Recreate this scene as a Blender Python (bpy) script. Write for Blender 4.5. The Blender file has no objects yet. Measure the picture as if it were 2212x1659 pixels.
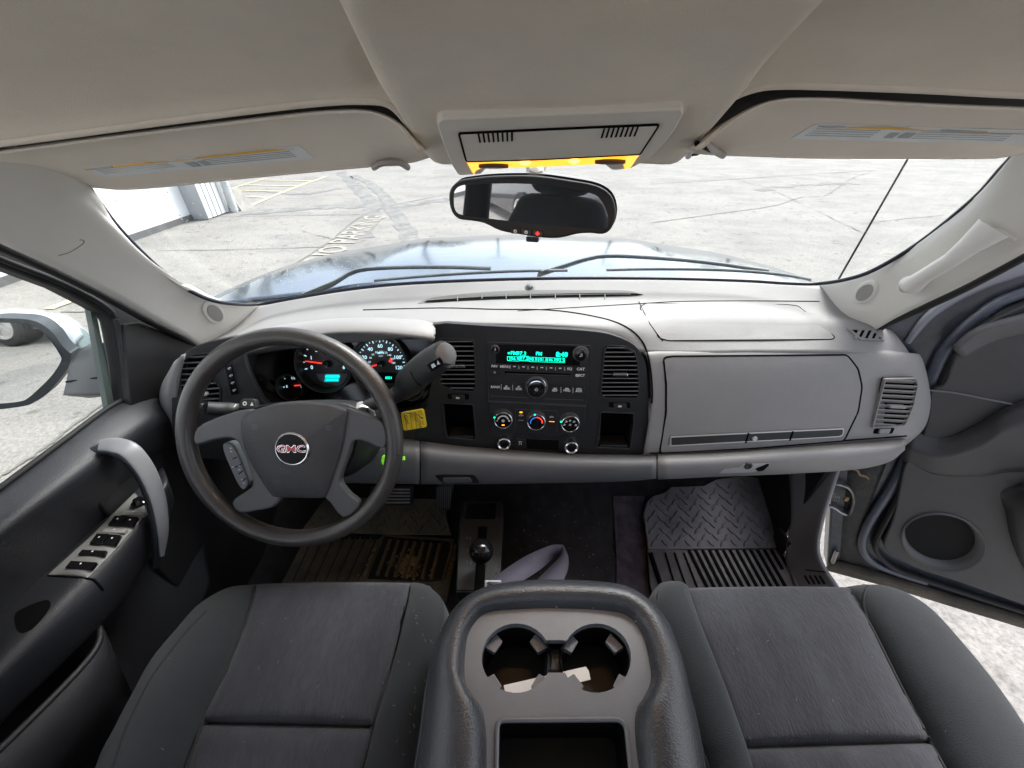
import bpy, bmesh, math, random
from mathutils import Vector, Matrix
from mathutils.bvhtree import BVHTree
from mathutils.geometry import delaunay_2d_cdt
V = Vector
R = math.radians
random.seed(7)
scene = bpy.context.scene
# ------------------------------------------------------------------ camera, world, light
CZ, PITCH, FPX, CU, CV = 1.07, 35.0, 850.0, 1106.0, 829.5
cam_d = bpy.data.cameras.new('camera'); cam = bpy.data.objects.new('camera', cam_d)
scene.collection.objects.link(cam); scene.camera = cam
cam.location = (0, 0, CZ); cam.rotation_euler = (R(90 - PITCH), 0, 0)
cam_d.sensor_width = 36; cam_d.lens = FPX / 2212 * 36; cam_d.clip_start = .01; cam_d.clip_end = 800
scene.render.resolution_x = 1024; scene.render.resolution_y = 768
world = bpy.data.worlds.new('World'); scene.world = world; world.use_nodes = True
nt = world.node_tree; bg = nt.nodes['Background']
sky = nt.nodes.new('ShaderNodeTexSky'); sky.sky_type = 'NISHITA'; sky.sun_disc = False
SUN_EL, SUN_AZ = 55, 40
sky.sun_elevation = R(SUN_EL); sky.sun_rotation = R(SUN_AZ)
sky.air_density = .5; sky.dust_density = 3.0; sky.ozone_density = .6
hs = nt.nodes.new('ShaderNodeHueSaturation'); hs.inputs['Saturation'].default_value = .45; nt.links.new(sky.outputs[0], hs.inputs['Color']); nt.links.new(hs.outputs[0], bg.inputs[0]); bg.inputs[1].default_value = .15
sun_d = bpy.data.lights.new('sun', 'SUN'); sun_d.energy = 1.15; sun_d.angle = R(25); sun_d.color = (1, .985, .965)
sun = bpy.data.objects.new('sun', sun_d); scene.collection.objects.link(sun)
_az = R(SUN_AZ)
_sd = V((math.sin(_az) * math.cos(R(SUN_EL)), math.cos(_az) * math.cos(R(SUN_EL)), math.sin(R(SUN_EL))))
sun.rotation_euler = _sd.to_track_quat('Z', 'Y').to_euler()
vs = scene.view_settings; vs.view_transform = 'Standard'; vs.look = 'None'; vs.gamma = 1; vs.use_curve_mapping = False
vs.exposure = 1.88
scene.render.engine = 'CYCLES'
scene.cycles.max_bounces = 8; scene.cycles.transparent_max_bounces = 12
scene.cycles.diffuse_bounces = 5; scene.cycles.caustics_reflective = False; scene.cycles.caustics_refractive = False

# ------------------------------------------------------------------ measuring helpers
CAM = V((0, 0, CZ)); _s, _c = math.sin(R(PITCH)), math.cos(R(PITCH))
def ray(u, v):
    a = (u - CU) / FPX; b = (CV - v) / FPX
    return V((a, _c + _s * b, -_s + _c * b))
def px(u, v, x): r = ray(u, v); return CAM + r * (x / r.x)
def py(u, v, y): r = ray(u, v); return CAM + r * (y / r.y)
def pz(u, v, z): r = ray(u, v); return CAM + r * ((z - CZ) / r.z)
def pd(u, v, d): return CAM + ray(u, v) * d
CR = {1: (324, 621, .358), 2: (864, 675, .26856), 3: (1350, 594, .3896), 4: (0, 486, .3907), 5: (864, 216, .293),
      6: (594, 999, .3906), 7: (0, 918, .4467), 8: (864, 1215, .293), 9: (1296, 972, .414), 10: (0, 0, .4395),
      11: (1404, 108, .3652), 12: (162, 324, .3662), 13: (1728, 972, .2604), 14: (1047.6, 723.6, .16922),
      15: (583.2, 691.2, .1514), 16: (0, 621, .1791)}
def k(c, *pts):
    """detail-view coordinates to whole-photo coordinates"""
    ox, oy, s = CR[c]
    out = [(ox + p[0] * s, oy + p[1] * s) for p in pts]
    return out[0] if len(out) == 1 else out

class Frame:
    """a real plane in the cab with its own axes: X right, Y up, N out"""
    def __init__(s, O, N, X=V((1, 0, 0))):
        s.O = V(O); s.N = V(N).normalized(); s.X = (V(X) - s.N * V(X).dot(s.N)).normalized(); s.Y = s.N.cross(s.X)
    def p(s, x, y, h=0): return s.O + s.X * x + s.Y * y + s.N * h
    def uv(s, u, v, h=0):
        r = ray(u, v); o = s.O + s.N * h
        t = (o - CAM).dot(s.N) / r.dot(s.N); q = CAM + r * t - s.O
        return (q.dot(s.X), q.dot(s.Y))
    def uvs(s, pts, h=0): return [s.uv(*p, h=h) for p in pts]

def cr(p0, p1, p2, p3, t):
    return .5 * ((2 * p1) + (p2 - p0) * t + (2 * p0 - 5 * p1 + 4 * p2 - p3) * t * t + (3 * p1 - p0 - 3 * p2 + p3) * t ** 3)
def spline(pts, n, closed=False):
    """Catmull-Rom, n samples per span"""
    pts = [V(p) for p in pts]; m = len(pts); out = []
    if m < 3 and not closed:
        return [pts[0].lerp(pts[1], i / n) for i in range(n + 1)]
    for i in range(m if closed else m - 1):
        g = (lambda j: pts[j % m]) if closed else (lambda j: pts[max(0, min(m - 1, j))] if 0 <= j < m else (2 * pts[0] - pts[1] if j < 0 else 2 * pts[-1] - pts[-2]))
        for j in range(n): out.append(cr(g(i - 1), g(i), g(i + 1), g(i + 2), j / n))
    if not closed: out.append(pts[-1])
    return out
def smooth2(pts, n=4, closed=True):
    return [(q.x, q.y) for q in spline([V((p[0], p[1], 0)) for p in pts], n, closed)]
def rp(pts, r, n=4):
    """round the corners of a polygon"""
    m = len(pts); out = []
    for i in range(m):
        p = V((*pts[i][:2], 0)); a = V((*pts[i - 1][:2], 0)); b = V((*pts[(i + 1) % m][:2], 0))
        da, db = a - p, b - p
        ra = min(r, da.length * .45); rb = min(r, db.length * .45)
        s, e = p + da.normalized() * ra, p + db.normalized() * rb
        for j in range(n + 1):
            t = j / n; q = s * (1 - t) ** 2 + p * 2 * t * (1 - t) + e * t * t
            out.append((q.x, q.y))
    return out
def ell(cx, cy, rx, ry, n=28, rot=0):
    return [(cx + rx * math.cos(t) * math.cos(rot) - ry * math.sin(t) * math.sin(rot), cy + rx * math.cos(t) * math.sin(rot) + ry * math.sin(t) * math.cos(rot))
            for t in [2 * math.pi * i / n for i in range(n)]]

# ------------------------------------------------------------------ object helpers
RAW = {}
def link(name, me, m=None, parent=None, smooth=True, kind=None):
    o = bpy.data.objects.new(name, me); scene.collection.objects.link(o)
    if m: me.materials.append(m)
    for p in me.polygons: p.use_smooth = smooth
    if parent is not None:
        o.parent = parent
        o.matrix_parent_inverse = WM[parent.name].inverted()
    WM[o.name] = Matrix.Identity(4)
    if kind: o['kind'] = kind
    return o
WM = {}
def mesh(name, vs_, fs, m=None, parent=None, smooth=True, kind=None):
    me = bpy.data.meshes.new(name); me.from_pydata([tuple(v) for v in vs_], [], fs); me.validate(); me.update()
    o = link(name, me, m, parent, smooth, kind); RAW[o.name] = ([V(v) for v in vs_], fs)
    return o
def thing(name, label, cat, loc=(0, 0, 0), group=None):
    o = bpy.data.objects.new(name, None); scene.collection.objects.link(o); o.location = loc
    o['label'] = label; o['category'] = cat; o.empty_display_size = .05
    if group: o['group'] = group
    WM[o.name] = Matrix.Translation(V(loc))
    return o
def tag(o, label, cat, group=None, kind=None):
    o['label'] = label; o['category'] = cat
    if group: o['group'] = group
    if kind: o['kind'] = kind
    return o
def bevel(o, w, seg=2, ang=30):
    md = o.modifiers.new('bevel', 'BEVEL'); md.width = w; md.segments = seg; md.limit_method = 'ANGLE'; md.angle_limit = R(ang); md.use_clamp_overlap = True
    return o
def solid(o, th, off=-1):
    md = o.modifiers.new('solid', 'SOLIDIFY'); md.thickness = th; md.offset = off; md.use_even_offset = False
    return o
def shade_auto(o, ang=35):
    try:
        o.data.shade_smooth()
        o.data.set_sharp_from_angle(angle=R(ang))
    except Exception: pass
    return o
def surf(name, rows, m, parent=None, nu=4, nv=4, th=.006, face=None, kind=None):
    """loft through rows of 3D points, thickness away from the viewer side"""
    rr = [spline(r, nu) for r in rows]
    cols = [spline([r[j] for r in rr], nv) for j in range(len(rr[0]))]
    W, H = len(cols), len(cols[0])
    vs_ = [cols[j][i] for i in range(H) for j in range(W)]
    fs = [(i * W + j, i * W + j + 1, (i + 1) * W + j + 1, (i + 1) * W + j) for i in range(H - 1) for j in range(W - 1)]
    # orient
    tot = 0; eye = V(face) if face is not None else CAM
    for f in fs:
        a, b, c, d = [vs_[q] for q in f]
        tot += (c - a).cross(d - b).dot(eye - (a + c) / 2)
    if tot < 0: fs = [f[::-1] for f in fs]
    o = mesh(name, vs_, fs, m, parent, True, kind)
    if th: solid(o, th)
    return o
def plate(name, F, pts, h, th, m, parent=None, bev=.0015, holes=(), seg=2):
    """flat polygon (local x,y on frame F) from height h down by th, bevelled; holes cut right through"""
    loops = [list(pts)] + [list(q) for q in holes]
    vs2, es, = [], []
    for L in loops:
        b = len(vs2); vs2 += [V((p[0], p[1])) for p in L]; es += [(b + i, b + (i + 1) % len(L)) for i in range(len(L))]
    v2, e2, f2, *_ = delaunay_2d_cdt(vs2, es, [], 0 if not holes else 0, 1e-7)
    # keep triangles inside outer and outside holes
    def inside(p, L):
        c = False; j = len(L) - 1
        for i in range(len(L)):
            xi, yi = L[i][0], L[i][1]; xj, yj = L[j][0], L[j][1]
            if (yi > p[1]) != (yj > p[1]) and p[0] < (xj - xi) * (p[1] - yi) / (yj - yi + 1e-20) + xi: c = not c
            j = i
        return c
    fs = []
    for f in f2:
        cpt = sum((v2[i] for i in f), V((0, 0))) / len(f)
        if inside(cpt, loops[0]) and not any(inside(cpt, L) for L in loops[1:]): fs.append(list(f))
    n = len(v2)
    top = [F.p(q.x, q.y, h) for q in v2]; bot = [F.p(q.x, q.y, h - th) for q in v2]
    cnt = {}
    F2 = []
    for f in fs:
        a, b, c = [v2[i] for i in f[:3]]
        if (b - a).cross(c - a) < 0: f = f[::-1]
        F2.append(tuple(f))
        for i in range(len(f)): cnt[(f[i], f[(i + 1) % len(f)])] = 1
    out = list(F2) + [tuple(n + i for i in reversed(f)) for f in F2]
    for (a, b) in cnt:
        if (b, a) not in cnt: out.append((b, a, n + a, n + b))
    o = mesh(name, top + bot, out, m, parent, True)
    bm = bmesh.new(); bm.from_mesh(o.data)
    bmesh.ops.delete(bm, geom=[v for v in bm.verts if not v.link_faces], context='VERTS')
    bmesh.ops.dissolve_limit(bm, angle_limit=R(1), verts=bm.verts, edges=bm.edges)
    bm.to_mesh(o.data); bm.free()
    for p in o.data.polygons: p.use_smooth = False
    if bev: bevel(o, bev, seg)
    return o
def frames_along(pts, up):
    out = []
    n = len(pts)
    for i in range(n):
        t = (pts[min(i + 1, n - 1)] - pts[max(i - 1, 0)]).normalized()
        s = t.cross(up); s = s.normalized() if s.length > 1e-6 else V((1, 0, 0))
        out.append((t, s, s.cross(t).normalized()))
    return out
def tube_vf(pts, ra, rb=None, up=V((0, 0, 1)), closed=False, seg=10, pw=1.0):
    """ra across, rb along up; lists or numbers"""
    n = len(pts); rb = ra if rb is None else rb
    A = ra if isinstance(ra, (list, tuple)) else [ra] * n; B = rb if isinstance(rb, (list, tuple)) else [rb] * n
    A = [A[min(len(A) - 1, int(round(i * (len(A) - 1) / max(1, n - 1))))] if len(A) != n else A[i] for i in range(n)]
    B = [B[min(len(B) - 1, int(round(i * (len(B) - 1) / max(1, n - 1))))] if len(B) != n else B[i] for i in range(n)]
    vs_, fs = [], []
    if closed:
        fr = []
        for i in range(n):
            t = (pts[(i + 1) % n] - pts[i - 1]).normalized(); s = t.cross(up).normalized(); fr.append((t, s, s.cross(t).normalized()))
    else: fr = frames_along(pts, up)
    for i in range(n):
        t, s, u = fr[i]
        for j in range(seg):
            a = 2 * math.pi * j / seg
            ca, sa = math.cos(a), math.sin(a)
            ca = math.copysign(abs(ca) ** pw, ca); sa = math.copysign(abs(sa) ** pw, sa)
            vs_.append(pts[i] + s * A[i] * ca + u * B[i] * sa)
    for i in range(n if closed else n - 1):
        for j in range(seg):
            a = i * seg + j; b = i * seg + (j + 1) % seg; c = ((i + 1) % n) * seg + (j + 1) % seg; d = ((i + 1) % n) * seg + j
            fs.append((a, b, c, d))
    if not closed:
        fs.append(tuple(range(seg))[::-1]); fs.append(tuple((n - 1) * seg + j for j in range(seg)))
    return vs_, fs
def lerpl(vals, n):
    m = len(vals) - 1
    out = []
    for i in range(n):
        x = i * m / (n - 1); a = min(int(x), m - 1); out.append(vals[a] + (vals[a + 1] - vals[a]) * (x - a))
    return out
def tube(name, pts, ra, m, parent=None, rb=None, up=V((0, 0, 1)), closed=False, seg=10, n=4, pw=1.0):
    q = spline(pts, n, closed) if n > 1 else [V(p) for p in pts]
    if isinstance(ra, (list, tuple)): ra = lerpl(ra, len(q))
    if isinstance(rb, (list, tuple)): rb = lerpl(rb, len(q))
    vs_, fs = tube_vf(q, ra, rb, up, closed, seg, pw)
    o = mesh(name, vs_, fs, m, parent); shade_auto(o, 50)
    return o
def multi(name, geos, m, parent=None, smooth=True, kind=None):
    vs_, fs = [], []
    for (a, b) in geos:
        n = len(vs_); vs_ += list(a); fs += [tuple(i + n for i in f) for f in b]
    o = mesh(name, vs_, fs, m, parent, smooth, kind)
    if smooth: shade_auto(o, 40)
    return o
def lathe_vf(F, c, prof, seg=28):
    """prof: (radius, height) on frame F about local point c"""
    vs_, fs = [], []
    for (r, h) in prof:
        for j in range(seg):
            a = 2 * math.pi * j / seg
            vs_.append(F.p(c[0] + r * math.cos(a), c[1] + r * math.sin(a), h))
    for i in range(len(prof) - 1):
        for j in range(seg):
            fs.append((i * seg + j, i * seg + (j + 1) % seg, (i + 1) * seg + (j + 1) % seg, (i + 1) * seg + j))
    fs.append(tuple(range(seg))[::-1]); fs.append(tuple((len(prof) - 1) * seg + j for j in range(seg)))
    return vs_, fs
def lathe(name, F, c, prof, m, parent=None, seg=28, ang=30):
    vs_, fs = lathe_vf(F, c, prof, seg)
    o = mesh(name, vs_, fs, m, parent); shade_auto(o, ang)
    return o
def box_vf(F, x0, x1, y0, y1, h0, h1):
    v = [F.p(x, y, h) for h in (h0, h1) for (x, y) in ((x0, y0), (x1, y0), (x1, y1), (x0, y1))]
    return v, [(0, 3, 2, 1), (4, 5, 6, 7), (0, 1, 5, 4), (1, 2, 6, 5), (2, 3, 7, 6), (3, 0, 4, 7)]
def box(name, F, x0, x1, y0, y1, h0, h1, m, parent=None, bev=.002):
    v, f = box_vf(F, x0, x1, y0, y1, h0, h1)
    o = mesh(name, v, f, m, parent, False)
    if bev: bevel(o, bev)
    return o
def hexa(c0, c1):
    """solid between two quads given in the same order"""
    return list(c0) + list(c1), [(0, 3, 2, 1), (4, 5, 6, 7), (0, 1, 5, 4), (1, 2, 6, 5), (2, 3, 7, 6), (3, 0, 4, 7)]
WORLD = Frame((0, 0, 0), (0, 0, 1))
BV = {}
def bvh(o):
    if o.name not in BV:
        v, f = RAW[o.name]; BV[o.name] = BVHTree.FromPolygons(v, f)
    return BV[o.name]
def hit(u, v, objs, off=0):
    best = None
    for o in (objs if isinstance(objs, (list, tuple)) else [objs]):
        p, n, i, d = bvh(o).ray_cast(CAM, ray(u, v).normalized())
        if p is not None and (best is None or d < best[2]): best = (p, n, d)
    if best is None: return None, None
    p, n, d = best
    if n.dot(CAM - p) < 0: n = -n
    return p + n * off, n
def drape(name, pts, on, off, th, m, parent=None, step=24, bev=0, fallback=None):
    """a panel whose outline (photo px) lies on an already built surface, standing off it"""
    n0 = len(pts); xs = [p[0] for p in pts]; ys = [p[1] for p in pts]
    vs2 = [V((p[0], p[1])) for p in pts]; es = [(i, (i + 1) % n0) for i in range(n0)]
    x = min(xs) + step / 2
    while x < max(xs):
        y = min(ys) + step / 2
        while y < max(ys): vs2.append(V((x, y))); y += step
        x += step
    v2, e2, f2, *_ = delaunay_2d_cdt(vs2, es, [], 1, 1e-5)
    used = sorted({i for f in f2 for i in f}); P3 = {}
    for i in used:
        p, nn = hit(v2[i].x, v2[i].y, on, off)
        P3[i] = p
    fs = [f for f in f2 if all(P3[i] is not None for i in f)]
    used = sorted({i for f in fs for i in f}); ix = {q: j for j, q in enumerate(used)}
    vs3 = [P3[i] for i in used]; fs = [tuple(ix[i] for i in f) for f in fs]
    if not fs: print('DRAPE EMPTY', name); return None
    tot = 0
    for f in fs:
        a, b, c = [vs3[q] for q in f[:3]]; tot += (b - a).cross(c - a).dot(CAM - a)
    if tot < 0: fs = [f[::-1] for f in fs]
    o = mesh(name, vs3, fs, m, parent, True)
    if th:
        solid(o, th); es_ = o.modifiers.new('edge', 'EDGE_SPLIT'); es_.split_angle = R(45)
    if bev: bevel(o, bev)
    return o
def seam(name, pts, on, r, m, parent=None, n=4, closed=False, off=0.0):
    """narrow gap or stitched line along a photo-measured course on a surface"""
    q = smooth2(pts, n, closed) if n > 1 else pts
    out = [hit(a, b, on, off)[0] for a, b in q]; out = [p for p in out if p is not None]
    if len(out) < 2: print('SEAM EMPTY', name); return None
    return tube(name, out, r, m, parent, seg=6, n=1, closed=closed, up=V((.13, .2, .97)))

# ------------------------------------------------------------------ materials
def mat(name, col, rough=.6, bump=0, bscale=900, var=0, vscale=6, metal=0, emit=0, ecol=None, coat=0, col2=None, spec=.5, detail=4, stretch=None, sheen=0, rvar=0, streak=None):
    m = bpy.data.materials.new(name); m.use_nodes = True; n = m.node_tree; b = n.nodes['Principled BSDF']; L = n.links.new
    b.inputs['Base Color'].default_value = (*col, 1); b.inputs['Roughness'].default_value = rough; b.inputs['Metallic'].default_value = metal
    b.inputs['Specular IOR Level'].default_value = spec; b.inputs['Coat Weight'].default_value = coat; b.inputs['Coat Roughness'].default_value = .05
    if sheen: b.inputs['Sheen Weight'].default_value = sheen; b.inputs['Sheen Roughness'].default_value = .5
    if emit:
        b.inputs['Emission Color'].default_value = (*(ecol or col), 1); b.inputs['Emission Strength'].default_value = emit
    tc = n.nodes.new('ShaderNodeTexCoord'); mp = n.nodes.new('ShaderNodeMapping'); L(tc.outputs['Object'], mp.inputs[0])
    if stretch: mp.inputs['Scale'].default_value = stretch
    if var or col2:
        t = n.nodes.new('ShaderNodeTexNoise'); t.inputs['Scale'].default_value = vscale; t.inputs['Detail'].default_value = 6; t.inputs['Roughness'].default_value = .65
        L(mp.outputs[0], t.inputs['Vector'])
        r = n.nodes.new('ShaderNodeValToRGB'); r.color_ramp.elements[0].position = .35; r.color_ramp.elements[1].position = .68
        c2 = col2 or tuple(min(1, c * (1 + var)) for c in col); c1 = tuple(c * (1 - var) for c in col)
        r.color_ramp.elements[0].color = (*c1, 1); r.color_ramp.elements[1].color = (*c2, 1)
        L(t.outputs[0], r.inputs[0]); L(r.outputs[0], b.inputs['Base Color'])
        if streak:
            sm = n.nodes.new('ShaderNodeMapping'); sm.inputs['Scale'].default_value = streak; L(tc.outputs['Object'], sm.inputs[0])
            s1 = n.nodes.new('ShaderNodeTexNoise'); s1.inputs['Scale'].default_value = 1; s1.inputs['Detail'].default_value = 2; L(sm.outputs[0], s1.inputs['Vector'])
            r2 = n.nodes.new('ShaderNodeValToRGB'); r2.color_ramp.elements[0].position = .38; r2.color_ramp.elements[1].position = .6
            r2.color_ramp.elements[0].color = (.86, .86, .87, 1); r2.color_ramp.elements[1].color = (1.06, 1.06, 1.06, 1); L(s1.outputs[0], r2.inputs[0])
            mm = n.nodes.new('ShaderNodeMix'); mm.data_type = 'RGBA'; mm.blend_type = 'MULTIPLY'; mm.inputs[0].default_value = 1; L(r.outputs[0], mm.inputs[6]); L(r2.outputs[0], mm.inputs[7]); L(mm.outputs[2], b.inputs['Base Color'])
        if rvar:
            q = n.nodes.new('ShaderNodeMapRange'); q.inputs[3].default_value = rough - rvar; q.inputs[4].default_value = rough + rvar
            L(t.outputs[0], q.inputs[0]); L(q.outputs[0], b.inputs['Roughness'])
    if bump:
        t = n.nodes.new('ShaderNodeTexNoise'); t.inputs['Scale'].default_value = bscale; t.inputs['Detail'].default_value = detail
        L(mp.outputs[0], t.inputs['Vector'])
        bp = n.nodes.new('ShaderNodeBump'); bp.inputs['Strength'].default_value = bump; bp.inputs['Distance'].default_value = .002
        L(t.outputs[0], bp.inputs['Height']); L(bp.outputs[0], b.inputs['Normal'])
    return m
M = {}
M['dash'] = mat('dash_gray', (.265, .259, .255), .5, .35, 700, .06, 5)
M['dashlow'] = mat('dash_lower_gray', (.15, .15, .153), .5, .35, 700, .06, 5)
M['beige'] = mat('pillar_trim', (.75, .73, .68), .75, .25, 900, .03, 4)
M['liner'] = mat('headliner_cloth', (.86, .79, .68), .95, .5, 1500, .05, 7)
M['visor'] = mat('visor_cloth', (.86, .79, .685), .9, .4, 1500, .04, 7)
M['ohp'] = mat('overhead_plastic', (.72, .685, .62), .6, .2, 1000, .03)
M['black'] = mat('black_plastic', (.008, .008, .009), .5, .25, 900, .2, 12)
M['char'] = mat('charcoal_plastic', (.018, .0185, .02), .5, .3, 800, .15, 9)
M['bezel'] = mat('bezel_plastic', (.012, .0125, .0135), .42, .2, 900, .15, 9)
M['door'] = mat('door_plastic', (.022, .023, .027), .38, .35, 700, .15, 9)
M['doorr'] = mat('passenger_door_plastic', (.042, .042, .046), .45, .35, 700, .12, 7)
M['gap'] = mat('gap_black', (.003, .003, .003), .9, spec=.1)
M['rubber'] = mat('rubber_seal', (.012, .012, .013), .6, .2, 500)
M['gloss'] = mat('gloss_black', (.006, .006, .007), .12)
M['wheel'] = mat('wheel_leather', (.042, .040, .037), .30, .5, 500, .2, 11, rvar=.08, col2=(.05, .044, .039), coat=.3)
M['hub'] = mat('airbag_vinyl', (.048, .048, .05), .5, .6, 420, .12, 10)
M['spoke'] = mat('spoke_trim', (.08, .082, .087), .38, .1, 800, .06)
M['chrome'] = mat('chrome', (.75, .76, .78), .15, metal=1)
M['satin'] = mat('satin_silver', (.52, .51, .49), .38, .1, 900, .05, metal=.4)
M['seatf'] = mat('seat_insert_cloth', (.043, .045, .054), .95, .7, 420, .5, 5, stretch=(1, .22, 1), sheen=.12, streak=(330, 60, 100))
M['seatb'] = mat('seat_bolster_cloth', (.016, .0195, .023), .95, .8, 900, .25, 7, sheen=.12)
M['vinyl'] = mat('console_vinyl', (.042, .045, .051), .25, .45, 380, .12, 10)
M['plate'] = mat('console_plate', (.155, .162, .175), .36, .2, 1200, .06, 12)
M['carpet'] = mat('carpet', (.014, .012, .014), .98, 1, 260, .5, 30)
M['carpet2'] = mat('carpet_painted_light', (.05, .038, .05), .98, 1, 260, .4, 30)  # lighter carpet tone, light on the hump put into the colour
M['mat'] = mat('floor_mat_rubber', (.11, .104, .115), .55, .5, 240, .3, 14)
M['matd'] = mat('muddy_mat_rubber', (.06, .055, .045), .65, .6, 240, .2, 9, col2=(.17, .14, .09))
M['mud'] = mat('dried_mud', (.24, .17, .095), .95, 1, 200, .45, 30)
M['orange'] = mat('amber_lamp_lens', (1, .45, .05), .3, emit=.62, ecol=(1, .33, .02))
M['orange2'] = mat('amber_bulb', (1, .8, .3), .3, emit=1.0, ecol=(1, .55, .10))
M['teal'] = mat('teal_led', (0, .9, .6), .4, emit=.75, ecol=(.0, .8, .5))
M['tealdim'] = mat('teal_glow', (0, .3, .3), .4, emit=.4, ecol=(.0, .35, .4))
M['white'] = mat('white_print', (.75, .77, .78), .5)
M['gaugew'] = mat('gauge_print', (.6, .8, .85), .5, emit=.35, ecol=(.45, .75, .85))
M['red'] = mat('red_needle', (.8, .03, .02), .4, emit=.45, ecol=(1, .04, .03))
M['blue'] = mat('blue_print', (.03, .2, .7), .4, emit=.25, ecol=(.03, .2, .8))
M['amber'] = mat('amber_led', (1, .35, .02), .4, emit=.8, ecol=(1, .3, .02))
M['gaugeface'] = mat('gauge_face', (.05, .053, .057), .3, 0, var=.15, vscale=20)
M['tagy'] = mat('yellow_tag', (.95, .68, .02), .6, var=.05, vscale=30)
M['lime'] = mat('lime_plastic', (.3, .85, .05), .45, emit=.1, ecol=(.3, .9, .05))
M['paper'] = mat('paper', (.8, .78, .75), .8, .1, 300)
M['labelp'] = mat('visor_label', (.80, .83, .83), .6, var=.04, vscale=60)
M['labely'] = mat('visor_label_yellow', (.85, .50, .08), .6)
M['labeli'] = mat('visor_label_ink', (.42, .44, .45), .6)
M['paint'] = mat('blue_metallic_paint', (.17, .22, .27), .12, coat=.15, metal=.9)
M['paintd'] = mat('dusty_door_paint', (.045, .052, .068), .4, .15, 120, .35, 16, coat=.3)
M['dirt'] = mat('dirty_weatherstrip', (.07, .06, .045), .8, .6, 120, .5, 14, col2=(.10, .085, .062))
M['mirror'] = mat('mirror_glass', (.82, .84, .85), .01, metal=1)
M['mirhead'] = mat('mirror_housing', (.16, .16, .155), .45)
M['belt'] = mat('belt_webbing', (.052, .047, .066), .85, .6, 900, .1, 20, spec=.2)
M['steel'] = mat('worn_steel', (.35, .34, .33), .4, .3, 200, .3, 30, metal=.8)
M['silvercar'] = mat('silver_blue_mirror_cap', (.55, .62, .70), .2, coat=.8)
def glass(name, tint, fac=.06):
    m = bpy.data.materials.new(name); m.use_nodes = True; n = m.node_tree; L = n.links.new
    n.nodes.remove(n.nodes['Principled BSDF']); out = n.nodes['Material Output']
    t = n.nodes.new('ShaderNodeBsdfTransparent'); t.inputs[0].default_value = (*tint, 1)
    g = n.nodes.new('ShaderNodeBsdfGlossy'); g.inputs['Roughness'].default_value = .02; g.inputs[0].default_value = (1, 1, 1, 1)
    lw = n.nodes.new('ShaderNodeLayerWeight'); lw.inputs[0].default_value = .5
    pw = n.nodes.new('ShaderNodeMath'); pw.operation = 'POWER'; L(lw.outputs['Facing'], pw.inputs[0]); pw.inputs[1].default_value = 5
    mr = n.nodes.new('ShaderNodeMapRange'); mr.inputs[3].default_value = .02; mr.inputs[4].default_value = .5; L(pw.outputs[0], mr.inputs[0])
    mx = n.nodes.new('ShaderNodeMixShader'); L(mr.outputs[0], mx.inputs[0]); L(t.outputs[0], mx.inputs[1]); L(g.outputs[0], mx.inputs[2]); L(mx.outputs[0], out.inputs[0])
    return m
M['glass'] = glass('windshield_glass', (.95, .97, .965)); M['dglass'] = glass('door_glass', (.93, .95, .94)); M['lens'] = glass('clear_lens', (.93, .95, .95))

def text_vf(s, F, x, y, size, h=.0006, align='CENTER', rot=0, bold=.0, sx=1.0, ext=.00015):
    cu = bpy.data.curves.new('t', 'FONT'); cu.body = s; cu.size = 1; cu.align_x = align; cu.align_y = 'CENTER'; cu.offset = bold; cu.extrude = 0
    cu.resolution_u = 2
    o = bpy.data.objects.new('t', cu); me = bpy.data.meshes.new_from_object(o)
    ca, sa = math.cos(rot), math.sin(rot); vs_ = []
    for v in me.vertices:
        a, b = v.co.x * size * sx, v.co.y * size
        vs_.append(F.p(x + a * ca - b * sa, y + a * sa + b * ca, h))
    fs = [tuple(p.vertices) for p in me.polygons]
    bpy.data.objects.remove(o); bpy.data.curves.remove(cu); bpy.data.meshes.remove(me)
    return vs_, fs
def flat_vf(F, pts, h):
    """thin printed or lit shape: a solid 0.3 mm thick"""
    n = len(pts)
    return [F.p(p[0], p[1], h) for p in pts] + [F.p(p[0], p[1], h - .0003) for p in pts], [tuple(range(n))] + [tuple(range(2 * n - 1, n - 1, -1))] + [(i, n + i, n + (i + 1) % n, (i + 1) % n) for i in range(n)]
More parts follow.
